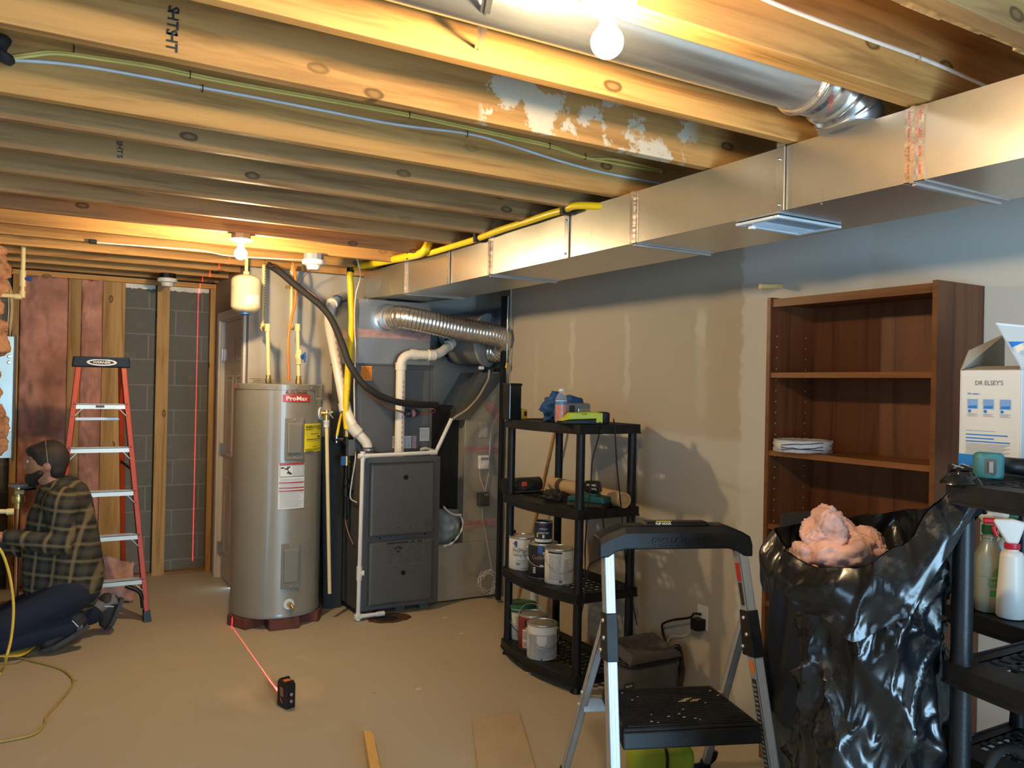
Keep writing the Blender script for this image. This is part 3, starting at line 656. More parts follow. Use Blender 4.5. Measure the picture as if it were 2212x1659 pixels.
def radial(u, v):
    a, z = hth(u, v); n = V((math.cos(a), math.sin(a), 0)); return V((HC[0], HC[1], z))+n*HR, n
p, n = radial(624, 1305)
MB().lathe(p, [(.034, -.004), (.034, .003), (.012, .004)], 28, n).build('drain_gasket', WHT, t, 40)
d = n*.045+V((.012, 0, -.02)); dv = MB().lathe(p, [(.016, .003), (.016, .02), (.013, .022), (.013, .045)], 16, n).tube([p+n*.035, p+n*.06+V((.01, 0, -.02))], [.013, .011], 12)
dv.build('drain_valve', BRASS, t, 50)
p, n = radial(693, 893); s = V((.55, -.83, 0)).normalized()
MB().lathe(p, [(.044, -.004), (.044, .004), (.02, .008)], 30, n).build('valve_gasket', WHT, t, 40)
tv = MB().tube([p, p+n*.05], .019, 14).tube([p+n*.038+V((0, 0, .022)), p+n*.038+V((0, 0, -.045))], .018, 14)
vo = tv.build('relief_valve', BRASS, t, 50)
MB().beam(p+n*.05+V((0, 0, .012)), p+n*.085+V((0, 0, -.03)), .012, .004).beam(p+n*.045, p+n*.08+V((0,0,.012)), .014, .012).build('relief_lever', STEEL, vo)
q0 = p+n*.040+V((0, 0, -.04)); q1 = P(712, 1282, y=q0.y-.02)
t2 = thing('relief_pipe', 'cream drain pipe slanting down beside the water heater', 'pipe', q1)
MB().tube([q0+V((0, 0, -.008)), q1], .0125, 14).build('pipe_run', CREAM, t2, 50)
MB().lathe(q0+V((0, 0, -.05)), [(.018, 0), (.018, .03), (.02, .032), (.02, .045)], 16).build('pipe_adapter', WHT, t2, 50)
# pads under the tank
BRK = mat('red_brick', (.13, .035, .022), .85, var=.3, bmp=.3)
t = None
for k, (a, lab) in enumerate(((-2.75, 'red block under the left side of the water heater'), (-1.62, 'red block under the front of the water heater'), (-.45, 'red block under the right side of the water heater'), (1.3, 'red block under the back of the water heater'))):
    c = V((HC[0], HC[1], 0)); n = V((math.cos(a), math.sin(a), 0)); s = V((-n.y, n.x, 0)); b = MB()
    i0, i1 = .13, HR+.012; hw = .095
    P4 = [c+n*i0-s*hw, c+n*i1-s*hw, c+n*i1+s*hw, c+n*i0+s*hw]
    b.hexa(P4, [x+V((0, 0, HZ0-.001)) for x in P4]); tag(b.build('support_block', BRK, bevel=.004), lab, 'block', 'blocks under the water heater')
# pipes on top of the tank
def top_pipe(lab, u, v0, v1, uu, vv, u2, v2, elbow=True):
    y = HC[1]-.02; p0 = P(u, v0, y=y); p0.z = HZ1+.002; p1 = P(u-2, v1, y=y); y2 = y+.18
    p2 = P(uu, vv, y=y2); p2.z = p1.z; p3 = P(u2, v2, y=y2); p3.x = p2.x
    t = thing('water_pipe', lab, 'pipe', p0, group='cream water pipes on the heater')
    MB().tube(fillet([p0+V((0, 0, .05)), p1, p2, p3], .02), .0135, 14).build('pipe_run', CREAM, t, 50)
    MB().lathe((p0.x, p0.y, p0.z), [(.019, 0), (.021, .002), (.021, .03), (.017, .032), (.017, .055)], 8).build('brass_nipple', BRASS, t)
    for c in (p1, p2):
        d = (p2-p1).normalized(); MB().tube([c+V((0, 0, .017 if c is p2 else -.03)), c+V((0, 0, .03 if c is p2 else .019))], .0185, 16).tube([c+d*(-.03 if c is p2 else .0), c+d*(.019 if c is p2 else .03)], .0185, 16).ball(c, .0185).build('elbow', CREAM, t, 50)
    return t, p0, p1, p2
tl, a_, b_, c_ = top_pipe('left cream water pipe rising from the tank with printed lettering', 580, 815, 706, 567, 713, 566, 572)
q = MB()
for k in range(26):
    z = c_.z+.02+.018*k; q.box(c_.x+.004, c_.x+.0075, c_.y-.0145, c_.y-.0133, z, z+.011)
q.build('pipe_print', INK, tl)
tr_, a_, b_, c_ = top_pipe('right cream water pipe with the blue shutoff valve', 645, 815, 706, 628, 713, 626, 600)
pv = P(648, 772, y=a_.y); pv.x = a_.x
vv = MB().lathe((a_.x, a_.y, pv.z-.05), [(.017, 0), (.022, .004), (.022, .03), (.027, .035), (.027, .07), (.022, .075), (.022, .1), (.017, .104)], 18).build('shutoff_valve', CREAM, tr_, 50)
MB().lathe((a_.x+.01, a_.y-.02, pv.z+.004), [(.012, 0), (.02, .012), (.02, .026)], 8, (.5, -.85, 0)).beam((a_.x+.026, a_.y-.045, pv.z+.035), (a_.x+.026, a_.y-.045, pv.z-.035), .012, .010, (0, 1, 0)).build('valve_handle', BLU, vv)
pt = P(627, 600, y=c_.y); pu = P(632, 566, y=c_.y-.04)
MB().tube(fillet([(c_.x, c_.y, pt.z), (c_.x, c_.y, pt.z+.055), (pu.x+.01, c_.y-.02, pt.z+.06), (pu.x+.012, c_.y-.02, ZJ+.01)], .02), .0145, 14).build('pipe_offset', CREAM, tr_, 50)
pc = P(627, 621, y=c_.y); MB().lathe((c_.x, c_.y, pc.z-.008), [(.018, 0), (.018, .016)], 16).box(c_.x-.042, c_.x-.016, c_.y-.02, c_.y-.002, pc.z-.012, pc.z+.012).box(c_.x+.016, c_.x+.042, c_.y-.02, c_.y-.002, pc.z-.012, pc.z+.012).build('ground_clamp', BRASS, tr_)
ys = HC[1]-.02
cable('power_cable', [P(u, v, y=ys+y) for u, v, y in ((632, 565, .06), (637, 590, .05), (639, 625, .03), (637, 655, .01), (629, 690, -.02), (623, 730, -.03), (622, 770, -.03), (624, 800, -.02), (623, 822, 0))], .0085, ORGC, 'orange cable hanging from the ceiling to the heater top')
cable('control_wire', [P(u, v, y=y) for u, v, y in ((668, 585, 5.5), (655, 600, 5.6), (648, 615, 5.65), (633, 620, 5.68), (600, 578, 5.5), (582, 575, 5.45))], .003, COPPER, 'thin orange wire looping behind the line set by the ceiling')
for k, (dx, dy, lab) in enumerate(((0, 0, 'lowest steel tray plate on top of the water heater'), (.012, .01, 'middle steel tray plate on top of the water heater'), (-.006, .03, 'topmost steel tray plate on top of the water heater'))):
    p = P(577, 822, y=HC[1]-.06); c = V((p.x-.0+dx, HC[1]-.04+dy, HZ1+.006+k*.011)); a = .2+k*.15; r = V((math.cos(a), math.sin(a), 0)); f = V((-r.y, r.x, 0)); b = MB()
    pts = [c+r*x+f*y for x, y in ((-.075, -.05), (.075, -.05), (.075, .05), (-.075, .05))]; b.hexa(pts, [q+V((0, 0, .004)) for q in pts])
    if k == 2 or True: pass
    tag(b.build('tray_plate', STEEL, bevel=.0015), lab, 'plate', 'steel plates on the water heater')
# expansion tank
yt = 5.50; pc = P(531, 640, y=yt)
zt0, zt1 = P(531, 676, y=yt).z, P(531, 593, y=yt).z; rt = (P(564, 640, y=yt).x-P(499, 640, y=yt).x)/2*.985
t = thing('expansion_tank', 'small beige expansion tank hanging above the water heater', 'tank', (pc.x, yt, zt0)); hh = zt1-zt0
def dome(z0, z1): 
    e = .18*hh; return [(0.012, z0)]+[(rt*math.sin(math.radians(k))**.8, z0+e*(1-math.cos(math.radians(k)))) for k in range(20, 91, 14)]+[(rt, z0+hh*.66), (rt*1.012, z0+hh*.665), (rt*1.012, z0+hh*.675), (rt, z0+hh*.68)]+[(rt*math.cos(math.radians(k))**.8, z1-e+e*math.sin(math.radians(k))) for k in range(5, 80, 14)]+[(.012, z1)]
MB().lathe((pc.x, yt, 0), dome(zt0, zt1), 40).build('tank_body', BEIGE, t, 60)
MB().lathe((pc.x, yt, zt0-.014), [(.025, 0), (.035, .004), (.035, .02)], 24).build('bottom_cap', BLU, t, 40)
MB().tube([(pc.x, yt, zt1-.005), (pc.x, yt, ZJ+.02)], .0115, 12).lathe((pc.x, yt, zt1-.004), [(.02, 0), (.02, .022), (.014, .026)], 14).build('tank_pipe', CREAM, t, 50)
ac = math.atan2(-1, -.12); b = MB(); patch_cyl(b, (pc.x, yt), rt+.001, ac-.02, ac+.95, zt0+hh*.22, zt0+hh*.45, 8); so = b.build('tank_label', PAPER, t)
b = MB()
for k in range(9): patch_cyl(b, (pc.x, yt), rt+.002, ac+.05+.25*(k < 1), ac+(.55 if k < 1 else .75-.1*(k % 3)), zt0+hh*(.425-.022*k), zt0+hh*(.43-.022*k), 5)
b.build('label_print', INKG, so)
# ---------------------------------------------------------------- furnace
FX0, FX1, FY, FZ1 = 1.962, 2.545, 5.262, 1.075
t = thing('furnace', 'grey gas furnace cabinet with two door panels and a warning label', 'furnace', ((FX0+FX1)/2, FY+.35, 0))
MB().box(FX0, FX1, FY+.012, FY+.66, .045, FZ1).build('cabinet', FURN, t, bevel=.006)
for x, y in ((FX0+.05, FY+.06), (FX1-.12, FY+.06), (FX0+.05, FY+.6), (FX1-.12, FY+.6), (FX0+.3, FY+.1)): MB().box(x, x+.07, y, y+.07, 0, .046).build('foot', FURND, t)
def fp(u, v): return P(u, v, y=FY)
def fdoor(z0, z1, name):
    x0, x1 = FX0+.055, FX1-.05; b = MB(); r = [(x0, x1, z0, z1, FY+.011), (x0+.004, x1-.004, z0+.004, z1-.004, FY-.006), (x0+.02, x1-.02, z0+.018, z1-.018, FY-.014)]
    vs = []; 
    for a in r: vs += [(a[0], a[4], a[2]), (a[1], a[4], a[2]), (a[1], a[4], a[3]), (a[0], a[4], a[3])]
    fs = [(i*4+k, i*4+(k+1) % 4, i*4+4+(k+1) % 4, i*4+4+k) for i in range(2) for k in range(4)]+[(8, 9, 10, 11)]
    return b.add(vs, fs).build(name, FURN, t, bevel=.004)
zm = fp(870, 1160).z
du = fdoor(zm+.012, FZ1-.035, 'upper_door'); dl = fdoor(.075, zm-.022, 'lower_door')
for u, v, d in ((877, 1031, du), (871, 1237, dl)):
    p = P(u, v, y=FY-.0145); MB().lathe(p, [(.017, -.0005), (.017, -.002), (.012, -.0022), (0.002, -.0005)], 20, (0, 1, 0)).build('sight_port', BLK, d, 50)
b = MB()
for u, v in ((813, 1159), (820, 1163), (918, 1153), (926, 1148)): p = P(u, v, y=FY+.011); MB().lathe(p, [(.007, 0), (.007, -.004)], 10, (0, 1, 0)).build('door_screw', BLK, t)
b = MB()
for u, v in ((860, 1139), (886, 1137)): p = P(u, v, y=FY-.0145); MB().lathe(p, [(.004, 0), (.004, -.002)], 8, (0, 1, 0)).build('door_rivet', BLK, du)
def flab(u0, u1, v0, v1, m, par, name, y=FY-.0155, inkm=None, rows=0, head=None):
    a, c = P(u0, v0, y=y), P(u1, v1, y=y); o = MB().box(a.x, c.x, y, y+.001, c.z, a.z).build(name, m, par)
    if rows:
        q = MB(); random.seed(int(u0)); W, H = c.x-a.x, a.z-c.z
        for k in range(rows):
            z = a.z-H*(.12+.84*k/rows)
            x = a.x+W*.04
            while x < c.x-W*.1:
                l_ = W*random.uniform(.08, .3); q.box(x, min(x+l_, c.x-W*.04), y-.0008, y, z-H*.32/rows, z); x += l_+W*.05
        q.build('label_print', inkm or INKG, o)
    return o
lw = flab(833, 915, 1170, 1216, mat('worn_grey_label', (.105, .105, .105), .5), dl, 'warning_label', rows=14, inkm=mat('worn_print', (.055, .055, .055), .6))
q = MB()
for u, v in ((855, 1184), (861, 1182), (866, 1184), (860, 1191)): p = P(u, v, y=FY-.0165); q.box(p.x-.009, p.x+.009, p.y, p.y+.0006, p.z-.008, p.z+.008)
a = P(833, 1170.5, y=FY-.0165); c = P(913, 1173, y=FY-.0165)
for f0, f1 in ((.02, .62), (.68, .78), (.86, .98)): q.box(a.x+(c.x-a.x)*f0, a.x+(c.x-a.x)*f1, a.y, a.y+.0006, a.z-.018, a.z-.006)
q.build('label_symbol', INK, lw)
flab(918, 938, 1126, 1140, FURN, du, 'embossed_logo', rows=4, inkm=mat('logo_grey', (.05, .05, .05), .5))
# coil cabinet and plenum
CY = 5.44
t = thing('coil_cabinet', 'taller dark grey coil cabinet standing behind and over the furnace', 'cabinet', ((FX0+FX1)/2, CY+.3, FZ1))
CX0, CX1 = FX0+.0, FX1+.005; CZ1 = P(850, 787, y=CY).z
MB().box(CX0, CX1, CY, CY+.5, FZ1+.001, CZ1).box(CX0-.012, CX1+.006, CY-.008, CY+.508, CZ1-.012, CZ1).build('cabinet_body', FURND, t, bevel=.004)
MB().box(CX0+.04, CX1-.03, CY-.006, CY, FZ1+.02, CZ1-.03).build('front_panel', FURND, t, bevel=.003)
o = flab(780, 803, 790, 822, mat('orange_sticker', (.80, .30, .02), .5), t, 'orange_label', y=CY-.0075, rows=9, inkm=RED2)
flab(907, 927, 924, 952, PAPER, t, 'white_label', y=CY-.0075, rows=9)
flab(873, 890, 942, 968, PAPER, t, 'rating_label', y=CY-.0075, rows=8, inkm=BLU); flab(889, 899, 942, 968, mat('pink_label', (.6, .35, .42), .5), t, 'pink_label', y=CY-.0075, rows=5); flab(848, 854, 942, 968, PAPER, t, 'rating_label', y=CY-.0075, rows=6, inkm=INK)
t = thing('supply_plenum', 'bare steel supply plenum between coil cabinet and trunk duct', 'duct', ((FX0+FX1)/2, CY+.3, CZ1))
PX1 = P(930, 720, y=CY).x
MB().box(CX0+.02, PX1, CY+.005, CY+.48, CZ1+.001, DZ0-.0).build('plenum_body', galv('plenum_steel', (.46, .48, .49), .38), t)
za, zb = P(850, 714, y=CY).z, P(850, 732, y=CY).z
tp = MB().box(CX0+.018, PX1+.002, CY+.0025, CY+.006, zb, za).box(CX0+.0165, CX0+.02, CY, CY+.4, zb, za).build('tape_seam', mat('pink_worn_tape', (.50, .33, .30), .4, .4, .2, 20), t)
q = MB()
for k in range(5): text_flat(q, 'UL 181B-FX', (CX0+.08+.1*k, CY+.002, (za+zb)/2), (1, 0, 0), (0, 0, 1), .009, .07)
q.build('tape_print', TAPEINK, tp)
b = MB().box(CX0+.016, CX0+.022, CY+.002, CY+.01, CZ1, DZ0); b.build('corner_seam', GALVB, t)
# flexible bypass duct
pc = P(838, 688, y=CY); 
MB().lathe((pc.x, CY+.004, pc.z), [(.105, 0), (.105, -.004), (.088, -.006), (.084, -.10)], 36, (0, 1, 0)).build('takeoff_collar', GALVB, t, 40)
t = thing('flexible_duct', 'ribbed silver flexible duct arching from plenum to humidifier', 'duct', pc)
path = spline([(pc.x, CY-.05, pc.z)]+[P(u, v, y=y) for u, v, y in ((872, 686, 5.28), (920, 695, 5.22), (980, 708, 5.19), (1035, 718, 5.18), (1064, 723, 5.19), (1084, 731, 5.22), (1090, 745, 5.28), (1080, 760, 5.36), (1060, 760, 5.43))], 30)
L_ = 0; rs = []
for i, p in enumerate(path):
    if i: L_ += (p-path[i-1]).length
    rs.append(.076+.006*abs(math.sin(L_/.024*math.pi)))
MB().tube(path, rs, 32).build('duct_body', FLEX, t, 100)
# humidifier drum on the return
n = V((.55, -.83, .0)).normalized(); pc = P(1053, 735, y=5.44)
t = thing('bypass_humidifier', 'grey drum shaped humidifier mounted on the return duct', 'humidifier', pc); HUM = mat('humidifier_grey', (.34, .335, .31), .42)
rr = .195
MB().lathe(pc, [(rr*.93, -.26), (rr*.98, -.2), (rr, -.02), (rr, -.0)], 40, n).build('humidifier_drum', mat('humidifier_shell', (.16, .15, .135), .4), t, 40)
MB().lathe(pc, [(rr+.006, -.012), (rr+.006, .006), (rr-.012, .012), (.085, .016)], 40, n).build('humidifier_cover', HUM, t, 40)
pd = P(1041, 797, y=5.40); MB().box(pd.x-.02, pd.x+.015, pd.y-.01, pd.y+.02, pd.z-.005, pd.z+.02).build('drain_fitting', WHT, t, bevel=.003)
pz = P(1078, 800, y=5.42); MB().box(pz.x-.03, pz.x+.02, pz.y-.02, pz.y+.02, pz.z-.012, pz.z+.018).cyl((pz.x-.05, pz.y, pz.z), (pz.x+.04, pz.y, pz.z+.004), .007).build('water_solenoid', BLK, t, bevel=.002)
# return air ducts
t = thing('return_duct', 'dark steel return air drop standing right of the furnace', 'duct', (2.85, 5.6, 0))
RY = 5.40; RM = mat('return_steel', (.44, .42, .35), .5, .45, .12, 5)
zl = P(1000, 1172, y=RY).z; xl = FX1+.01; xm = P(1003, 1000, y=RY).x; xr = 3.10; zt = P(1004, 906, y=RY).z
b = MB().box(xl, xr, RY, RY+.5, .012, zl).box(xm, xr, RY, RY+.5, zl, zt)
b.build('return_drop', RM, t, bevel=.003)
p1, p2 = P(1083, 812, y=RY), P(1000, 906, y=RY)
b = MB().prism([(xm, RY, zt), (xr, RY, zt), (xr, RY, p1.z+.03), (p1.x, RY, p1.z)], (0, .5, 0)); b.build('return_shoulder', RM, t)
x_ = [P(u, v, y=RY).x for u, v in ((975, 905), (1012, 910), (1093, 812), (1035, 800))]; zA, zC = P(1000, 907, y=RY).z, P(1070, 806, y=RY).z
b = MB().hexa([(x_[0], RY-.012, zA), (x_[1], RY-.012, zA), (x_[1], RY+.45, zA), (x_[0], RY+.45, zA)], [(x_[3], RY-.012, zC), (x_[2], RY-.012, zC), (x_[2], RY+.45, zC), (x_[3], RY+.45, zC)])
b.build('return_transition', galv('dusty_return_steel', (.20, .20, .185), .5), t)
b = MB().box(xl+.0, 3.10, RY+.30, RY+.52, 1.35, 2.15); b.build('return_riser', GALVD, t)
MB().cyl((2.70, RY+.16, 1.95), (3.2, RY+.16, 2.06), .13, n=36).build('return_round', mat('blue_grey_duct', (.22, .26, .30), .35, .6), t, 40)
MB().box(xl+.002, xm, RY+.10, RY+.5, zl+.001, zt+.1).build('filter_slot', BLK, t)
for v, m_ in ((970, FOIL), (1130, FOIL)):
    a = P(1040, v-8, y=RY); c = P(1040, v+8, y=RY)
    tp = MB().box(xm-.002, xr, RY-.003, RY, c.z, a.z).build('tape_seam', MATS['pink_worn_tape'], t)
    q = MB()
    for k in range(4): text_flat(q, 'UL 181B-FX', (xm+.05+.07*k, RY-.0036, (a.z+c.z)/2), (1, 0, 0), (0, 0, 1), .011, .055)
    q.build('tape_print', TAPEINK, tp)
a, c = P(1050, 870, y=RY-.004), P(1090, 912, y=RY-.004); tp = MB().beam(a, c, .075, .002, (0, -1, 0)).build('tape_seam', MATS['pink_worn_tape'], t)
# things on the return
p = P(1044, 928, y=RY); tag(MB().box(p.x-.035, p.x+.035, RY-.006, RY-.0005, p.z-.058, p.z+.058).build('cover_plate', WHT if False else mat('taped_paper', (.42, .40, .34), .7), bevel=.002), 'blank pale plate on the return drop above the thermostat', 'plate')
p = P(1042, 998, y=RY); t = thing('thermostat', 'white thermostat with a round dial on the return drop', 'thermostat', p)
MB().box(p.x-.045, p.x+.045, RY-.034, RY-.0032, p.z-.052, p.z+.052).build('thermostat_body', WHT, t, bevel=.012, bseg=3)
MB().lathe((p.x+.004, RY-.034, p.z-.02), [(.020, 0), (.018, -.008), (0, -.009)], 24, (0, 1, 0)).build('dial', WHT, t, 40)
MB().box(p.x-.03, p.x+.03, RY-.0355, RY-.034, p.z+.018, p.z+.036).build('display', mat('lcd_grey', (.28, .28, .25), .3), t)
p = P(1040, 1077, y=RY); t = thing('power_brick', 'black plug box hanging on white wires below the thermostat', 'adapter', p)
MB().box(p.x-.042, p.x+.042, RY-.05, RY-.0035, p.z-.05, p.z+.05).build('brick_body', mat('charcoal_plastic', (.05, .05, .05), .5), t, bevel=.004)
MB().box(p.x+.0, p.x+.035, RY-.0512, RY-.05, p.z+.028, p.z+.04).build('brick_print', INKG, t)
yv = RY-.012
W_ = mat('white_wire', (.62, .60, .54), .5)
cable('thermostat_wire', [P(u, v, y=yv) for u, v in ((1036, 1014), (1037, 1030), (1044, 1052), (1048, 1062))], .0028, W_, 'left white wire between thermostat and black plug box', n=6)
cable('thermostat_wire', [P(u, v, y=yv) for u, v in ((1057, 990), (1057, 1012), (1051, 1045), (1048, 1062))], .0028, W_, 'right white wire between thermostat and black plug box', n=6)
pts = [P(u, v, y=yv) for u, v in ((1042, 1092), (1043, 1120), (1049, 1150), (1055, 1190), (1061, 1220), (1064, 1235))]
cc = P(1054, 1257, y=RY-.05); random.seed(8)
for k in range(56):
    a = k*.62; r1 = .075+.018*math.sin(k*1.7); pts.append(cc+V((math.cos(a)*r1*.95, .02*math.sin(k*2.1), math.sin(a)*r1)))
cable('wire_coil', pts, .0026, W_, 'white wire dropping into a hanging tangled coil', n=6, k=4)
cable('water_tube', [P(u, v, y=y) for u, v, y in ((1098, 640, 5.15), (1096, 700, 5.15), (1095, 770, 5.16), (1094, 800, 5.18), (1096, 830, 5.2), (1090, 865, 5.25), (1080, 890, 5.3), (1066, 915, 5.36), (1060, 940, 5.385), (1058, 965, 5.385), (1057, 990, 5.385))], .004, STEEL, 'thin shiny tube running down the drywall edge to the thermostat')
p = P(1095, 790, y=5.165); tag(MB().lathe((p.x, p.y, p.z-.02), [(.009, 0), (.014, .004), (.014, .02), (.010, .024), (.010, .04)], 6).build('brass_fitting', BRASS), 'small brass fitting on the thin shiny tube', 'fitting')
cable('drain_hose', [P(u, v, y=y) for u, v, y in ((1057, 800, 5.40), (1055, 818, 5.37), (1045, 838, 5.34), (1030, 862, 5.32), (1008, 885, 5.31), (985, 900, 5.31), (974, 908, 5.30))], .0085, mat('clear_hose', (.36, .34, .26), .25), 'cloudy drain hose sagging from the humidifier to the white drain pipe')
p = MB().box(XR-.012, XR+.04, 5.19, 5.203, 0, DZ0+.2); tag(p.build('corner_bead', mat('corner_bead_metal', (.45, .42, .36), .5, .4)), 'raw vertical edge strip where the drywall ends by the return duct', 'trim')
q0, q1 = P(1093, 640, y=5.22), P(1086, 1180, y=5.24)
tag(MB().box(q0.x-.02, q0.x+.005, 5.21, 5.25, .02, q0.z).build('dark_strip', BLK), 'dark upright strip in the gap between return duct and drywall', 'post')  # plain black strip filling the gap beside the drywall edge
# dark board left of the furnace
pA = P(702, 1288, z=0); pB = P(737, 1304, z=0)
tag(MB().prism([(1.83, 5.62, .004), (1.95, 5.60, .004), (1.95, 5.60, 1.16), (1.80, 5.64, 1.20)], (0, .025, 0))  .build('dark_board', RUB, bevel=.003), 'black board standing in the gap between water heater and furnace', 'board')
# filter bag beside the furnace
p = P(976, 1135, y=5.36); t = thing('filter_media', 'crumpled white and blue filter media sticking out beside the furnace', 'filter', (p.x, 5.36, p.z-.1))
def cloth(mb, fn, nu, nv): mb.grid(fn, nu, nv)
b = MB(); 
def fm(a, c):
    x = xl+.004+(xm-xl-.01)*a; z = p.z+.11-.02*a-(.25+.03*math.sin(a*5))*c
    y = RY-.0+.06-.12*math.sin(math.pi*a)*math.sin(math.pi*min(1, c*1.1))+.02*noise.noise(V((a*6, c*6, 1)))
    if c > .8: z += .1*(a-.5)**2
    return (x, y, z)
b.grid(fm, 24, 24); o = b.build('media_sheet', mat('filter_blue', (.28, .36, .40), .8, var=.3, scale=12, bmp=.4, bscale=30), t, 70); sm = o.modifiers.new('s', 'SOLIDIFY'); sm.thickness = .012
b = MB(); pa = [P(u, v, y=5.30) for u, v in ((958, 1180), (972, 1176), (985, 1165), (996, 1148), (1000, 1128), (994, 1112))]
b.tube(spline(pa, 5), [.006+.003*math.sin(i*1.3) for i in range(26)], 8)
pa = [P(u, v, y=5.34) for u, v in ((958, 1094), (968, 1104), (982, 1112), (996, 1112))]; b.tube(spline(pa, 4), .007, 8); b.build('media_edge', mat('filter_white', (.62, .62, .58), .85), t, 70)
# ---------------------------------------------------------------- pipes round the furnace
def pipe(name, lab, pts, r, m, fil=.05, couplers=(), cat='pipe', rc=1.25, n=18):
    t = thing(name, lab, cat, pts[-1] if V(pts[-1]).z < V(pts[0]).z else pts[0])
    MB().tube(fillet(pts, fil, 6), r, n).build('pipe_run', m, t, 50)
    for c in couplers:
        a, d = V(c[0]), V(c[1]).normalized()*c[2]/2; MB().tube([a-d, a+d], r*rc, n).build('coupling', m, t, 50)
    return t
y1 = 5.50
pts = [P(742, 640, y=5.97), P(719, 655, y=5.78), P(709, 690, y=5.7), P(745, 880, y=5.47), P(766, 928, y=5.385), P(795, 960, y=5.36), P(796, 990, y=5.36)]
pts[-1].z = FZ1; pts[-1].x = pts[-2].x
tF = pipe('flue_pipe', 'thick cream white plastic pipe leaning from the closet wall to the furnace top', pts, .034, PVC, .06, ((pts[3], pts[3]-pts[2], .06), (pts[4], pts[5]-pts[4], .07), (pts[1], pts[0]-pts[1], .05)))
c = pts[-1]
for z in (.018, .045): MB().lathe((c.x, c.y, c.z+z), [(.040, 0), (.040, .010)], 24).build('hose_clamp', STEEL, tF); MB().lathe((c.x, c.y, c.z), [(.038, 0), (.038, .065)], 24).build('rubber_coupler', mat('grey_rubber', (.22, .21, .19), .6), tF, 40)
b = MB(); d = (pts[0]-pts[1]).normalized(); b.tube([pts[1]+d*.075, pts[1]+d*.095], .0425, 20); b.build('primer_ring', BLU, tF, 50)
q = MB(); dd = (pts[3]-pts[2]).normalized(); 
for k in range(9): q.beam(pts[2]+dd*(.12+k*.05)+V((.012, -.0335, 0)), pts[2]+dd*(.14+k*.05)+V((.012, -.0335, 0)), .006, .002, (0, -1, 0))
q.build('pipe_print', TAPEINK, tF)
p0 = P(862, 985, y=5.36); p0.z = FZ1
pts = [p0, P(866, 782, y=5.36), P(892, 772, y=5.36), P(946, 768, y=5.34), P(972, 744, y=5.44), P(976, 738, y=5.60)]; pts[1].x = p0.x; pts[1].z = pts[2].z
pts = [p0, V((p0.x, 5.36, pts[3].z)), pts[3], pts[4], pts[5]]
tE = pipe('exhaust_pipe', 'white plastic pipe rising from the furnace top and turning right behind the flexible duct', pts, .0335, PVC, .09, ((pts[0]+V((0, 0, pts[1].z-p0.z-.085)), (0, 0, 1), .05), (pts[1]+V((.095, 0, 0)), (1, 0, 0), .04), (pts[2]+V((-.05, 0, 0)), (1, 0, 0), .05), (pts[3], pts[3]-pts[2], .05)), rc=1.17)
q = MB()
for k in range(14): q.box(p0.x+.003, p0.x+.008, 5.36-.0345, 5.36-.033, p0.z+.05+k*.035, p0.z+.07+k*.035)
q.build('pipe_print', TAPEINK, tE)
ye = FY-.035
pts = [P(975, 905, y=5.30), P(943, 974, y=FY+.02), P(936, 980, y=ye), P(780, 990, y=ye), P(766, 1327, y=ye), P(828, 1336, y=ye)]
pts[4].z = .03; pts[5].z = .03; pts[4].x = FX0-.022; pts[3].x = FX0-.012; pts[2].z = FZ1+.03; pts[3].z = FZ1+.018
tC = pipe('condensate_pipe', 'thin white drain pipe running over the furnace top and down its left front corner', pts, .0135, WHT, .02, ((pts[3], (0, 0, 1), .06), (pts[3], (1, 0, 0), .06), (pts[4], (1, 0, .0), .05), (pts[2], (1, 0, 0), .05), (pts[4]+V((.0, 0, .0)), (0, 0, 1), .05), (pts[5]+V((-.02, 0, 0)), (1, 0, 0), .05)))
k = pts[4]+(pts[3]-pts[4])*.27; MB().tube([k+V((0, 0, -.045)), k+V((0, 0, .045))], .019, 16).tube([k, k+V((.03, -.012, 0))], .018, 14).build('pipe_tee', WHT, tC, 50)
p = P(890, 976, y=5.33); tag(MB().tube(spline([P(908, 972, y=5.33), P(918, 969, y=5.33), P(930, 972, y=5.33), P(940, 975, y=5.31)], 5), .012, 10).build('trap_hose', mat('grey_hose', (.45, .46, .44), .3), smooth=60), 'short grey trap hose lying on the furnace top', 'hose')
# floor drain
c = P(845, 1338, z=0.0); b = MB(); random.seed(4); N = 40
pts = [(c.x+(.15+.025*noise.noise(V((k*.5, 1, 1))))*math.cos(2*math.pi*k/N), c.y+.03+(.11+.02*noise.noise(V((k*.6, 4, 1))))*math.sin(2*math.pi*k/N), .001) for k in range(N)]
b.prism(pts, (0, 0, .0015)); t = thing('floor_drain', 'dark rusty floor drain hole under the white drain pipe', 'drain', (c.x, c.y, 0)); b.build('drain_rim', mat('rusty_mud', (.07, .03, .012), .95, var=.5, scale=30, bmp=.6), t)
MB().lathe((c.x-.02, c.y+.03, .0026), [(.075, 0), (.07, .001), (0, .0012)], 24).build('drain_hole', mat('drain_dark', (.008, .006, .005), .95), t)
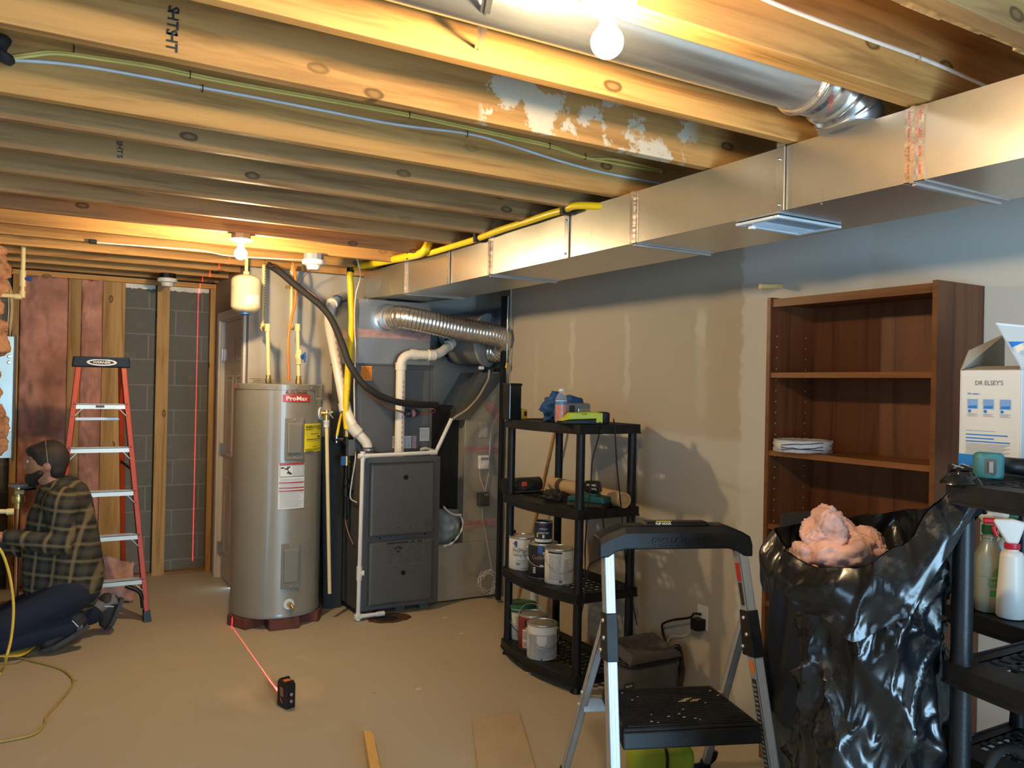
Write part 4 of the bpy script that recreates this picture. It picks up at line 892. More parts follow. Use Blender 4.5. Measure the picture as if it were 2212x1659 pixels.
# gas line: black iron with yellow flexible tube
gx, gy = 1.885, 5.44
def gz(v): return P(752, v, y=gy).z
gx = P(748, 1000, y=gy).x
t = thing('gas_pipe', 'black iron gas pipe with drip leg and blue handled valve beside the furnace', 'pipe', (gx, gy, gz(1120)))
MB().tube([(gx, gy, gz(1118)), (gx, gy, gz(940))], .0125, 14).build('pipe_run', BLK, t, 50)
for v, r, h in ((952, .024, .05), (1040, .022, .04), (1062, .022, .06), (1115, .019, .035)): MB().tube([(gx, gy, gz(v)-h/2), (gx, gy, gz(v)+h/2)], r, 14).build('fitting', BLK, t, 50)
MB().tube([(gx, gy, gz(1062)), (FX0, gy+.0, gz(1060))], .012, 12).build('branch_pipe', BLK, t, 50)
vo = MB().tube([(gx, gy, gz(1005)), (gx, gy, gz(985))], .018, 12).tube([(gx-.02, gy, gz(997)), (gx+.02, gy, gz(997))], .012, 10).build('gas_valve', BRASS, t, 50)
MB().beam((gx-.03, gy-.02, gz(1004)), (gx-.03, gy-.02, gz(985)), .008, .03, (1, 0, 0)).build('valve_handle', BLU, vo)
MB().tube([(gx, gy, gz(943)), (gx, gy, gz(925))], .022, 8).build('brass_adapter', BRASS, t)
pg = P(727, 950, y=5.55); MB().tube([pg, V((gx, gy, gz(950)))], .012, 10).tube([pg+V((0, 0, -.02)), pg+V((0, 0, .03))], .015, 10).build('side_valve', STEEL, t, 50)
def yl(pts): return spline(pts, 8)
X_ = DX0-.034
def on(u, v): return P(u, v, x=X_)
top = [P(757, 577, y=5.42), P(800, 573, y=5.42)]
t = thing('gas_tube', 'main yellow gas tube along the trunk duct and down to the gas pipe', 'gas tube', (gx, gy, gz(925)))
pl = [V((gx, gy, gz(926))), P(747, 880, y=gy), P(752, 800, y=gy), P(757, 740, y=5.45), P(760, 690, y=5.48), P(758, 640, y=5.5), P(756, 600, y=5.50), P(757, 588, y=5.50)]
MB().tube(yl(pl), .0225, 16).build('tube_drop', YEL, t, 60)
MB().tube(yl([P(757, 577, y=5.52), P(790, 573, y=5.40), P(838, 563, y=5.15), P(888, 553, x=X_-.01), P(908, 548, x=X_-.02), P(918, 540, x=X_-.04), P(926, 526, y=P(918, 540, x=X_-.04).y+.04), P(930, 519, y=P(918, 540, x=X_-.04).y+.1)]), .0245, 16).build('tube_run', YEL, t, 60)
p = P(757, 583, y=5.51); MB().tube([p+V((0, 0, -.02)), p+V((0, 0, .018)), p+V((.02, -.02, .024))], .027, 12).build('black_coupling', BLK, t, 60)
t = thing('gas_tube', 'thinner yellow gas tube strapped along the duct toward the middle joists', 'gas tube', on(905, 548))
MB().tube(yl([on(925, 548), on(975, 533), on(1030, 516), on(1080, 497), on(1140, 478), on(1185, 463), on(1220, 453), on(1245, 446)+V((0, 0, .004)), on(1285, 443)+V((.05, 0, 0)), on(1310, 441)+V((.12, 0, 0))]), .0165, 14).build('tube_run', YEL, t, 60)
for u, v in ((888, 552), (1034, 513), (1223, 452)):
    p = on(u, v); tag(MB().box(X_-.029, X_+.027, p.y-.012, p.y+.012, p.z-.026, p.z+.027).build('tube_clip', BLK, bevel=.004), {888: 'black clip at the left end of the yellow tube over the duct', 1034: 'black clip in the middle of the thin yellow tube', 1223: 'black clip at the right end of the thin yellow tube'}[u], 'clip', 'black clips on the yellow tube')
cable('gas_tube', [P(u, v, y=y) for u, v, y in ((766, 690, 5.62), (757, 750, 5.6), (750, 800, 5.58), (742, 870, 5.57), (732, 920, 5.56), (727, 946, 5.55))], .0105, YEL, 'slim yellow gas tube slanting down left of the main gas drop', 'gas tube')
cable('signal_wire', [P(u, v, y=y) for u, v, y in ((768, 545, 5.35), (775, 575, 5.35), (778, 600, 5.38), (768, 640, 5.40), (766, 700, 5.42), (768, 760, 5.42), (765, 830, 5.42), (766, 900, 5.42), (766, 960, 5.42), (768, 990, 5.4), (760, 1040, 5.4), (757, 1075, 5.4), (770, 1085, 5.3))], .0045, WC, 'white wire running down past the yellow gas tube')
# refrigerant lines
cable('line_set', [P(u, v, y=y) for u, v, y in ((580, 572, 5.62), (605, 588, 5.55), (640, 618, 5.5), (690, 658, 5.45), (716, 690, 5.40), (738, 740, 5.32), (757, 790, 5.26), (790, 835, 5.22), (840, 863, 5.24), (890, 873, 5.30), (944, 875, 5.42))], .0225, RUB, 'thick black foam wrapped refrigerant line sweeping to the coil cabinet', 'refrigerant line', n=16)
t = thing('liquid_line', 'thin copper refrigerant line with a dark filter drier under the black line', 'refrigerant line', P(890, 893, y=5.33))
MB().tube(spline([P(u, v, y=y) for u, v, y in ((600, 583, 5.56), (650, 618, 5.50), (692, 652, 5.47), (725, 720, 5.37), (752, 790, 5.28), (764, 812, 5.27), (800, 852, 5.25), (840, 880, 5.28), (875, 892, 5.33))], 8), .0055, 8).build('copper_line', COPPER, t, 60)
a, c = P(878, 894, y=5.33), P(901, 892, y=5.33); MB().tube([a+(a-c)*.25, a, a+(c-a)*.15, c-(c-a)*.15, c, c+(c-a)*.25], [.008, .022, .027, .027, .022, .008], 16).build('filter_drier', mat('drier_navy', (.03, .035, .05), .35), t, 60)
MB().lathe(a+(c-a)*.55, [(.0275, -.012), (.0275, .012)], 16, c-a).build('drier_label', mat('drier_label', (.5, .25, .22), .5), t)
MB().tube(spline([P(902, 893, y=5.33), P(925, 893, y=5.35), P(938, 890, y=5.38), P(938, 884, y=5.40), P(925, 882, y=5.42)], 6), .0055, 8).build('copper_tail', COPPER, t, 60)
# furnace side wiring
p = P(759, 975, y=5.40); tag(MB().box(FX0-.05, FX0-.001, 5.40, 5.46, P(760, 985, y=5.4).z, P(760, 950, y=5.4).z).build('switch_box', mat('grey_switch_box', (.10, .105, .11), .5), bevel=.003), 'small dark grey box on the side of the coil cabinet above the gas pipe', 'box')
cable('copper_tube', [P(u, v, y=y) for u, v, y in ((746, 1122, 5.44), (749, 1140, 5.42), (756, 1160, 5.40), (763, 1176, 5.38))], .004, COPPER, 'thin bare copper tube at the foot of the gas pipe')
# ---------------------------------------------------------------- orange step ladder
LX, LYT = .437, 6.05
t = thing('step_ladder', 'tall orange fiberglass step ladder with aluminium steps and black top cap', 'ladder', (LX, 6.2, 0))
zc = 1.66
def rail(sx, rear):
    if rear: p, q = V((LX+sx*.245, 6.72, .0)), V((LX+sx*.135, 6.10, zc))
    else: p, q = V((LX+sx*.302, 5.845, .0)), V((LX+sx*.142, 6.02, zc))
    d = (q-p).normalized(); a = V((1, 0, 0)); a = (a-d*a.dot(d)).normalized(); f = d.cross(a); b = MB()
    wd, dp = (.018, .075) if not rear else (.016, .05)
    def hx(x0, x1, y0, y1): b.hexa([p+a*x0+f*y0, p+a*x1+f*y0, p+a*x1+f*y1, p+a*x0+f*y1], [q+a*x0+f*y0, q+a*x1+f*y0, q+a*x1+f*y1, q+a*x0+f*y1])
    k = sx
    lo, hi = sorted((k*0, k*.004)); hx(lo, hi, -dp/2, dp/2)
    lo, hi = sorted((-k*.026, k*.004)); hx(lo, hi, -dp/2, -dp/2+.005); hx(lo, hi, dp/2-.005, dp/2)
    o = b.build('rail', ORG, t)
    c = p+d*.02; b = MB().hexa([c+a*(-.034*k)+f*(-.045)-V((0, 0, .02)), c+a*(.012*k)+f*(-.045)-V((0, 0, .02)), c+a*(.012*k)+f*.045-V((0, 0, .02)), c+a*(-.034*k)+f*.045-V((0, 0, .02))],
        [x+d*.05 for x in (c+a*(-.030*k)+f*(-.042), c+a*(.008*k)+f*(-.042), c+a*(.008*k)+f*.042, c+a*(-.030*k)+f*.042)]); b.build('rail_foot', BLK, o)
    return p, q, d, a, f, o
fr = {s: rail(s, False) for s in (-1, 1)}; rr_ = {s: rail(s, True) for s in (-1, 1)}
def at_z(r, z): return r[0]+(r[1]-r[0])*((z-r[0].z)/(r[1].z-r[0].z))
for z in (1.405, 1.125, .845, .562, .275):
    l, r = at_z(fr[-1], z), at_z(fr[1], z); b = MB()
    b.box(l.x+.006, r.x-.006, l.y-.038, l.y+.04, z-.004, z).box(l.x+.006, r.x-.006, l.y-.038, l.y-.034, z-.030, z).box(l.x+.006, r.x-.006, l.y+.036, l.y+.04, z-.026, z)
    for k in range(5): b.box(l.x+.006, r.x-.006, l.y-.034+k*.016, l.y-.028+k*.016, z, z+.002)
    st = b.build('step', ALUT, t)
    for s, e in ((1, l), (-1, r)): MB().beam((e.x+s*.008, e.y-.034, z-.085), (e.x+s*.06, e.y-.034, z-.028), .003, .016, (0, 1, 0)).build('step_brace', ALUT, st)
    b = MB()
    for s, e in ((1, l), (-1, r)):
        for dz, dx in ((-.012, -.005), (.010, -.005), (-.075, -.006)): c = at_z(fr[-1 if s == 1 else 1], z+dz); MB().ball((c.x-s*.004+s*.018, c.y-.040, c.z), .0055, 8, 6).build('step_rivet', STEEL, st, 60)
for z in (1.30, .78, .44):
    l, r = at_z(rr_[-1], z), at_z(rr_[1], z); MB().box(l.x, r.x, l.y-.014, l.y+.014, z-.012, z+.010).build('rear_brace', ALU, t, bevel=.003)
b = MB()
for s in (-1, 1): MB().beam(at_z(fr[s], .98)+V((-s*.02, .03, 0)), at_z(rr_[s], 1.0)+V((-s*.02, -.02, 0)), .004, .02).build('spreader', BLK, t)
p, q = at_z(fr[1], .09), at_z(fr[1], .25)
b = MB().tube(spline([p+V((-.03, -.02, 0)), p+V((-.05, -.02, .10)), q+V((-.12, -.02, -.01))], 6), [.014]*13, 8); b.build('knee_brace', BLK, t, 60)
b = MB().hexa([(LX-.170, 5.965, 1.645), (LX+.170, 5.965, 1.645), (LX+.165, 6.15, 1.645), (LX-.165, 6.15, 1.645)], [(LX-.162, 5.955, 1.712), (LX+.162, 5.955, 1.712), (LX+.158, 6.15, 1.712), (LX-.158, 6.15, 1.712)])
cap = b.build('top_cap', BLK, t, bevel=.006)
MB().box(LX-.10, LX-.03, 5.962, 5.985, 1.708, 1.7135).box(LX+.03, LX+.10, 5.962, 5.985, 1.708, 1.7135).build('cap_slot', BLKG, cap)
def oval(cx, cz, rx, rz, y, n=40): return [(cx+rx*math.cos(2*math.pi*k/n), y, cz+rz*math.sin(2*math.pi*k/n)) for k in range(n)]
MB().poly(oval(LX, 1.676, .088, .022, 5.9575)).build('badge', mat('badge_white', (.72, .72, .70), .4), cap); MB().poly(oval(LX, 1.676, .072, .014, 5.9570)).build('badge_field', INK, cap)
b = MB(); text_flat(b, 'WERNER', (LX, 5.9565, 1.676), (1, 0, 0), (0, 0, 1), .016, .105); b.build('lettering', mat('badge_letter', (.75, .75, .73), .4), cap)
z = 1.405; l = at_z(fr[-1], z); q = MB().box(LX-.03, LX+.02, l.y-.0395, l.y-.038, z-.022, z-.006); q.build('step_label', mat('step_label_brown', (.12, .05, .03), .5), t)
# pink scrap of insulation by the ladder
b = MB(); pc = P(243, 1256, y=6.35)
def fs(a, c): 
    x = pc.x-.16+.30*a; z = .02+.28*c+.03*math.sin(a*5)*c; return (x, 6.36-.05*math.sin(math.pi*a)*math.sin(math.pi*min(1, c*1.2))+.02*noise.noise(V((a*5, c*5, 3)))+.10*c, z+.012*noise.noise(V((a*9, c*9, 5))))
b.grid(fs, 26, 22); o = b.build('insulation_scrap', PINK, smooth=70); sm = o.modifiers.new('s', 'SOLIDIFY'); sm.thickness = .05
tag(o, 'small pink insulation scrap standing behind the lowest ladder step', 'insulation', 'pink insulation')
# ---------------------------------------------------------------- laser level
pa, pb, pc = P(602, 1517, z=0), P(617, 1534, z=0), P(638, 1528, z=0)
r = (pc-pb).normalized(); f = V((-r.y, r.x, 0)); W_, D_ = (pc-pb).length, .085; H_ = P(617, 1474, y=pb.y).z-.004
t = thing('laser_level', 'small black laser level with orange trim standing on the floor', 'laser level', pb+r*W_/2+f*D_/2)
def lv(x, y, z): return pb+r*x+f*y+V((0, 0, z))
MB().prism([lv(0, 0, 0), lv(0, D_, 0), lv(0, D_, H_-.012), lv(0, D_-.02, H_+.008), lv(0, D_-.028, H_+.008), lv(0, D_-.033, H_-.004), lv(0, .028, H_-.004), lv(0, .02, H_-.0), lv(0, 0, H_-.016)], r*W_).build('housing', BLK, t, bevel=.005)
MB().prism([lv(W_*.2, .026, H_-.006), lv(W_*.8, .026, H_-.006), lv(W_*.8, D_-.03, H_-.006), lv(W_*.2, D_-.03, H_-.006)], (0, 0, .005)).build('orange_keypad', mat('level_orange', (.75, .16, .02), .45), t, bevel=.002)
MB().prism([lv(-.0008, .025, .055), lv(-.0008, D_-.03, .055), lv(-.0008, D_-.028, .098), lv(-.0008, .03, .098)], r*.0015).build('side_window', mat('level_window', (.35, .12, .06), .2), t)
MB().prism([lv(-.0008, .03, .02), lv(-.0008, D_-.035, .03), lv(-.0008, D_-.03, .05), lv(-.0008, .045, .042)], r*.0015).build('side_grip', mat('level_grip', (.30, .13, .09), .6), t)
for z in (.035, .068): MB().lathe(lv(W_*.55, 0, z), [(.0075, .0), (.0075, .0025), (0, .003)], 20, -f).build('mount_magnet', STEEL, t)
# the level throws one upright sheet of red light
ll = bpy.data.lights.new('laser_line', 'POINT'); ll.shadow_soft_size = 0; ll.energy = 1100; ll.color = (1, .03, .06); ll.use_nodes = True
lo = bpy.data.objects.new('laser_line', ll); COL.objects.link(lo); L0 = P(600, 1493, z=0.0); L1 = P(420, 1238, z=0); dirL = (L1-L0).normalized()
L0 = pa+f*.012+V((0, 0, .052)); L0 = V((P(603, 1498, z=0).x, P(603, 1498, z=0).y, .06)); dirL = V((L1.x-L0.x, L1.y-L0.y, 0)).normalized()
lo.location = L0
nt = ll.node_tree; em = nt.nodes['Emission']; tc = nt.nodes.new('ShaderNodeTexCoord'); dp = nt.nodes.new('ShaderNodeVectorMath'); dp.operation = 'DOT_PRODUCT'
dp.inputs[1].default_value = (-dirL.y, dirL.x, 0); nt.links.new(tc.outputs['Normal'], dp.inputs[0])
d2 = nt.nodes.new('ShaderNodeVectorMath'); d2.operation = 'DOT_PRODUCT'; d2.inputs[1].default_value = dirL; nt.links.new(tc.outputs['Normal'], d2.inputs[0])
sep = nt.nodes.new('ShaderNodeSeparateXYZ'); nt.links.new(tc.outputs['Normal'], sep.inputs[0])
lf_ = nt.nodes.new('ShaderNodeLightFalloff'); lf_.inputs['Strength'].default_value = 1
k = mth(nt, 'MULTIPLY', mth(nt, 'LESS_THAN', mth(nt, 'ABSOLUTE', dp.outputs['Value']), .0009), mth(nt, 'GREATER_THAN', mth(nt, 'SUBTRACT', mth(nt, 'MULTIPLY', d2.outputs['Value'], 1.42), sep.outputs[2]), 0.0))
nt.links.new(mth(nt, 'MULTIPLY', mth(nt, 'MULTIPLY', k, mth(nt, 'MULTIPLY_ADD', mth(nt, 'LESS_THAN', sep.outputs[2], -.004), 7.0, 1.0)), lf_.outputs['Linear']), em.inputs['Strength'])
# ---------------------------------------------------------------- loose things on the floor
pA = [P(u, v, z=.04) for u, v in ((785, 1577), (806, 1580))]; d = (P(822, 1659, z=.04)-pA[1]).normalized(); d.z = 0
b = MB(); w0 = [pA[0], pA[1], pA[1]+d*.75, pA[0]+d*.75]; b.hexa([V((p.x, p.y, .001)) for p in w0], [V((p.x, p.y, .040)) for p in w0])
tag(b.build('wood_stick', wood('yellow_pine', (.70, .42, .13), (.45, .24, .06), 1), bevel=.002), 'short yellow wood batten lying on the floor at the bottom edge', 'wood')
c4 = [P(u, v, z=0.004) for u, v in ((1020, 1562), (1121, 1540), (1168, 1700), (1040, 1720))]; mid0, mid1 = P(1064, 1552, z=0.004), P(1085, 1710, z=.004)
CARD = mat('cardboard', (.45, .345, .22), .8, var=.06, scale=4)
b = MB().hexa([c4[0], mid0, mid1, c4[3]], [p+V((0, 0, .004)) for p in (c4[0], mid0+V((0, 0, .006)), mid1+V((0, 0, .006)), c4[3])]).hexa([mid0, c4[1], c4[2], mid1], [p+V((0, 0, .004)) for p in (mid0+V((0, 0, .006)), c4[1], c4[2], mid1+V((0, 0, .006)))])
tag(b.build('cardboard_sheet', CARD), 'folded flat cardboard sheet lying on the floor at the bottom edge', 'cardboard')
random.seed(11); CHIP = mat('wood_chip', (.55, .40, .22), .8)
for u, v, lab in ((1208, 1538, 'crumbled wood chip on the floor left of the step stool'), (960, 1335, 'pale chip on the floor right of the drain'), (996, 1369, 'pale chip on the floor in front of the drain'), (902, 1489, 'small chip on the bare floor between laser level and shelf'), (1140, 1455, 'curled shaving on the floor before the black shelf')):
    p = P(u, v, z=0); b = MB()
    b.hexa([p+V((x, y, .0005)) for x, y in ((-.02, -.01), (.018, -.012), (.022, .008), (-.012, .014))], [p+V((x, y, .008)) for x, y in ((-.012, -.004), (.012, -.008), (.016, .004), (-.006, .01))]); tag(b.build('wood_chip', CHIP), lab, 'chip')
# extension cord by the kneeling man
cable('floor_cable', [P(u, v, z=.006) for u, v in ((-20, 1412), (30, 1418), (70, 1428), (110, 1438), (140, 1450), (158, 1470), (150, 1490), (125, 1520), (100, 1548), (96, 1565), (75, 1585), (40, 1595), (-10, 1604))], .0055, mat('brown_yellow_cord', (.42, .30, .08), .5), 'dull yellow cord curving across the floor at the lower left')
YCORD = mat('yellow_cord', (.75, .50, .06), .45)
cable('air_hose', [P(u, v, y=y) for u, v, y in ((-15, 1170, 4.95), (5, 1195, 4.95), (20, 1240, 4.95), (28, 1290, 4.93), (29, 1330, 4.90), (24, 1380, 4.85), (14, 1420, 4.78))]+[P(10, 1440, z=.01), P(0, 1455, z=.01)], .007, YCORD, 'yellow hose hanging in front of the kneeling man')
random.seed(6); b = None
for i in range(4):
    pts = [P(u, v+i*4, z=.008+.012*i) for u, v in ((-20, 1405), (20, 1406), (50, 1402), (75, 1392-i*3), (96, 1380-i*5))]
    pts[-1].z += .03; cable('cord_loop', pts, .005, YCORD, ('topmost', 'upper', 'lower', 'lowest')[3-i]+' strand of the yellow cord bundle by the work shoes', 'cord', 'strands of the yellow cord bundle')
# ---------------------------------------------------------------- black plastic shelving
SH = 1.385
def shelving(name, label, loc, tiers, D=.395, W=.762):
    t = thing(name, label, 'shelf', loc, group='black plastic shelving'); bow = .06; N = 16
    def front(k): s = k/N; return -bow*(1-(2*s-1)**2)
    for z in tiers:
        b = MB(); out = [(front(k), W*k/N) for k in range(N+1)]+[(D, W), (D, 0)]; n = len(out)
        def off(d):
            r_ = []
            for x, y in out: r_.append((x+d if x < D-.01 else x-d, min(max(y, d), W-d)))
            return r_
        o0, o1, o2 = off(-.006), off(0), off(.012)
        def ring(A, za, B, zb):
            vs = [(x, y, za) for x, y in A]+[(x, y, zb) for x, y in B]; b.add(vs, [(i, (i+1) % n, n+(i+1) % n, n+i) for i in range(n)])
        ring(o0, z-.05, o0, z-.043); ring(o0, z-.043, o1, z-.041); ring(o1, z-.041, o1, z-.002); ring(o1, z-.002, off(.004), z); ring(off(.004), z, o2, z); ring(o2, z, o2, z-.05); ring(o2, z-.05, o0, z-.05)
        T0, T1 = z-.008, z-.003
        b.prism([(x, y, T0) for x, y in off(.01)[:N+1]]+[(.075, W-.01, T0), (.075, .01, T0)], (0, 0, T1-T0))
        b.box(D-.05, D-.01, .01, W-.01, T0, T1); b.box(.075, D-.05, .01, .05, T0, T1); b.box(.075, D-.05, W-.05, W-.01, T0, T1)
        xs_ = [.075]; x = .075
        for band in range(3):
            for row in range(2):
                x += .031; b.box(x, x+.006, .05, W-.05, T0, T1); x += .006
            b.box(x, x+.014, .05, W-.05, T0, T1); x += .014
        b.box(x, D-.05, .05, W-.05, T0, T1)
        m_ = 14
        for k in range(m_+1):
            y = .05+(W-.1)*k/m_; b.box(.075, D-.05, y-.006, y+.006, T0, T1)
        b.build('shelf_tier', BLKD, t, local=True)
    for x, y in ((.027, .03), (.027, W-.03), (D-.03, .03), (D-.03, W-.03)):
        b = MB(); zz = [0]+[z for z in tiers]
        b.lathe((x, y, 0), [(.030, 0), (.030, .006), (.024, .012), (.024, tiers[0]-.05)], 18)
        for z0, z1 in zip(tiers[:-1], tiers[1:]): b.lathe((x, y, 0), [(.026, z0-.003), (.024, z0+.03), (.023, z1-.012), (.023, z1-.011)], 18)
        b.build('post', BLK, t, 50, local=True)
    return t
S1 = V((2.462, 3.472, 0))
sh1 = shelving('storage_shelf', 'black plastic shelf with paint cans and tools against the drywall', S1, (.088, .512, .945, 1.385))
sA = V((1.935, .432, 0)); shA = dup(sh1, sA, 'black plastic shelf at the right edge that the trash bag hangs on'); shA.scale = (1, 1, .982)
sB = V((2.455, .748, 0)); shB = dup(sh1, sB, 'black plastic shelf behind, with the litter box and spray bottles'); shB.scale = (1, 1, .982)
ZA = 1.36
def s1(u, v, tier): return P(u, v, z=tier)
T1, T2, T3, T4 = 1.383, .943, .510, .086
# things on the top tier
p = s1(1113, 906, T1); p = V((2.60, 4.12, T1))
b = MB(); h = P(1114, 828, y=4.12).z-T1; b.box(2.56, 2.66, 4.09, 4.17, T1, T1+h-.012).hexa([(2.558, 4.088, T1+h-.012), (2.662, 4.088, T1+h-.012), (2.662, 4.172, T1+h-.012), (2.558, 4.172, T1+h-.012)], [(2.558, 4.088, T1+h-.004), (2.662, 4.088, T1+h+.006), (2.662, 4.172, T1+h+.006), (2.558, 4.172, T1+h-.004)])
a, c = P(1101, 850, y=4.1), P(1127, 850, y=4.1)
b = MB().box(a.x, c.x, 4.10, 4.18, T1, T1+h).box(a.x-.003, c.x+.005, 4.097, 4.183, T1+h-.014, T1+h)
tag(b.build('black_case', BLKG, bevel=.006), 'tall glossy black case standing behind the tape measure', 'case')
p = s1(1122, 905, T1); t = thing('tape_measure', 'yellow and black tape measure on the top shelf beside the black case', 'tape measure', p)
MB().box(p.x-.045, p.x+.02, p.y-.02, p.y+.02, T1+.001, T1+.062).build('tape_case', RUB, t, bevel=.012, bseg=3); MB().box(p.x+.0, p.x+.042, p.y-.023, p.y+.018, T1+.001, T1+.058).box(p.x-.052, p.x-.04, p.y-.01, p.y+.012, T1+.002, T1+.035).build('yellow_shell', mat('tape_yellow', (.70, .46, .02), .4), t, bevel=.005)
MB().box(p.x+.018, p.x+.036, p.y-.0245, p.y-.022, T1+.018, T1+.045).build('tape_emblem', INK, t)
cen = s1(1197, 912, T1)+V((.09, .06, .075)); b = MB()
def fb(a, q):
    th, ph = 2*math.pi*a, math.pi*(q-.5); d = V((math.cos(th)*math.cos(ph), math.sin(th)*math.cos(ph), math.sin(ph)))
    k = 1+.34*noise.fractal(d*1.6+V((3, 3, 3)), 1, 2, 4)+.10*abs(noise.noise(d*5+V((9, 1, 2))))
    p = cen+V((d.x*.11, d.y*.125, d.z*.085))*k; p.z = max(p.z, T1+.001); return p
b.grid(fb, 60, 40, 0, True); tag(b.build('blue_towel', mat('blue_fleece', (.018, .075, .22), .95, var=.3, scale=18, bmp=.5, bscale=70), smooth=80), 'crumpled blue towel on the top shelf behind the bottle', 'towel')
p = s1(1211, 915, T1); p += V((.015, .02, 0)); t = thing('drink_bottle', 'plastic bottle half full of orange red drink on the top shelf', 'bottle', p)
m, nt, bs = base('clear_bottle', .06); bs.inputs['Alpha'].default_value = .22; bs.inputs['Base Color'].default_value = (.75, .78, .80, 1)
CLEAR = m; hB = P(1211, 840, y=p.y).z-T1
pr_ = [(.0, .0), (.027, .0), (.031, .008), (.031, .03), (.029, .05), (.031, .07), (.031, hB*.62), (.031, hB*.70), (.024, hB*.82), (.012, hB*.90), (.012, hB*.94)]
MB().lathe(p, pr_, 28).build('bottle_shell', CLEAR, t, 60)
DRK = mat('orange_red_drink', (.62, .085, .02), .15)
MB().lathe(p, [(0, .003), (.026, .003), (.030, .01), (.030, .03), (.0282, .05), (.030, .07), (.030, hB*.54), (0, hB*.54)], 28).build('drink', DRK, t, 60)
MB().lathe(p, [(.0314, hB*.545), (.0314, hB*.69)], 28, cap=False).build('bottle_label', mat('bottle_label_blue', (.08, .22, .42), .35), t, 40)
MB().lathe(p, [(.0318, hB*.645), (.0318, hB*.67)], 28, cap=False).build('label_stripe', PAPER, t, 40)
MB().lathe(p, [(.014, hB*.94), (.014, hB), (0, hB)], 20).build('bottle_cap', WHT, t, 40)
p = P(1245, 890, y=3.64); a, c = P(1223, 885, y=p.y), P(1277, 885, y=p.y); zb, zt = P(1250, 893, y=p.y).z, P(1250, 871, y=p.y).z
t = thing('battery_charger', 'grey radio like charger block behind the lime green charger', 'charger', (p.x, p.y, T1))
GREYP = mat('grey_plastic', (.16, .165, .16), .5)
MB().box(a.x, c.x, p.y, p.y+.12, T1+.001, zt).build('charger_body', GREYP, t, bevel=.012)
MB().box(a.x+.02, a.x+.055, p.y-.004, p.y+.01, T1+.03, zt-.012).build('latch', INK, t, bevel=.003); MB().box(a.x+.075, c.x-.01, p.y-.006, p.y+.01, zt-.05, zt-.028).build('silver_strip', STEEL, t, bevel=.003)
q = P(1270, 890, y=p.y-.008); MB().box(q.x-.008, q.x+.006, p.y-.006, p.y, q.z-.003, q.z+.003).build('status_light', emit('green_led', (.1, 1, .15), 2.0), t)
p0, p1 = s1(1214, 917, T1), s1(1303, 918, T1); d = (p1-p0); L = d.length; d.normalize(); n = V((-d.y, d.x, 0))
LIME = mat('lime_plastic', (.52, .62, .02), .4)
t = thing('lime_charger', 'lime green charger with black base on the corner of the top shelf', 'charger', (p0+p1)/2)
def lc(x, y, z): return p0+d*x+n*(y+.012)+V((0, 0, z))
MB().prism([lc(0, 0, .002), lc(L*1.02, 0, .002), lc(L*1.02, 0, .03), lc(L*.1, 0, .022), lc(0, 0, .012)], n*.12).build('charger_base', BLK, t, bevel=.004)
MB().prism([lc(0, -.003, .016), lc(L*.18, -.003, .024), lc(L*.99, -.003, .032), lc(L*1.01, -.003, .062), lc(L*.82, -.003, .066), lc(L*.25, -.003, .060), lc(L*.18, -.003, .042)], n*.118).build('lime_shell', LIME, t, bevel=.006)
b = MB(); text_flat(b, 'RYOBI', lc(L*.55, -.0045, .054), d, (0, 0, 1), .007); b.build('lettering', INK, t)
MB().prism([lc(L*.84, -.006, .012), lc(L*.99, -.006, .012), lc(L*.99, -.006, .058), lc(L*.84, -.006, .058)], n*.004).build('battery_latch', LIME, t)
MB().prism([lc(L*1.02, .03, .004), lc(L*1.24, .035, .004), lc(L*1.24, .035, .062), lc(L*1.16, .035, .066), lc(L*1.02, .03, .066)], n*.09).build('battery_pack', BLKD, t, bevel=.008)
# tier two
p = s1(1133, 1064, T2); q0, q1 = P(1096, 1050, y=p.y), P(1172, 1050, y=p.y); zt = P(1133, 1033, y=p.y).z
def camo():
    m, nt, b = base('camo_fabric', .75); r = ramp(nt, [(.40, (.012, .012, .012)), (.5, (.05, .05, .05)), (.56, (.02, .025, .022)), (.66, (.085, .085, .08))]); r.color_ramp.interpolation = 'CONSTANT'
    nt.links.new(nz(nt, coords(nt, (1, 1, 2.2)), 16, 2), r.inputs[0]); nt.links.new(r.outputs[0], b.inputs['Base Color']); return m
t = thing('portable_speaker', 'black camouflage portable speaker with a red badge on the second shelf', 'speaker', (p.x, p.y, T2)); rs_ = (zt-T2)/2
MB().tube([(q0.x+.012, p.y+rs_, T2+rs_), (q1.x-.012, p.y+rs_, T2+rs_)], rs_, 28).build('speaker_body', camo(), t, 50)
MB().tube([(q0.x, p.y+rs_, T2+rs_), (q0.x+.012, p.y+rs_, T2+rs_)], rs_*1.02, 28).build('end_ring', BLK, t, 50); MB().tube([(q1.x-.012, p.y+rs_, T2+rs_), (q1.x, p.y+rs_, T2+rs_)], rs_*1.02, 28).build('end_ring', BLK, t, 50)
pb = P(1133, 1046, y=p.y-.002); MB().box(pb.x-.018, pb.x+.018, p.y-.003, p.y+.004, pb.z-.014, pb.z+.014).build('red_badge', mat('badge_red', (.80, .09, .04), .4), t, bevel=.004)
r0, r1 = P(1160, 1036, y=4.12), P(1352, 1081, y=3.485); rr2 = .041
KRAFT = mat('kraft_paper', (.46, .32, .175), .8, var=.06)
r0.z = T2+rr2+.002; r1.z = T2+rr2+.002; r0 = P(1160, 1036, z=T2+rr2); r1 = P(1349, 1081, z=T2+rr2)
dd = (r1-r0).normalized(); r0 = r1-dd*.78
t = thing('paper_roll', 'long brown kraft paper roll lying across the second shelf', 'paper roll', r1)
MB().tube([r0, r1], rr2, 32, caps=False).lathe(r1, [(rr2, 0), (rr2-.003, -.001), (rr2-.004, -.006), (.014, -.006), (.012, -.05)], 32, dd).build('roll', KRAFT, t, 50)
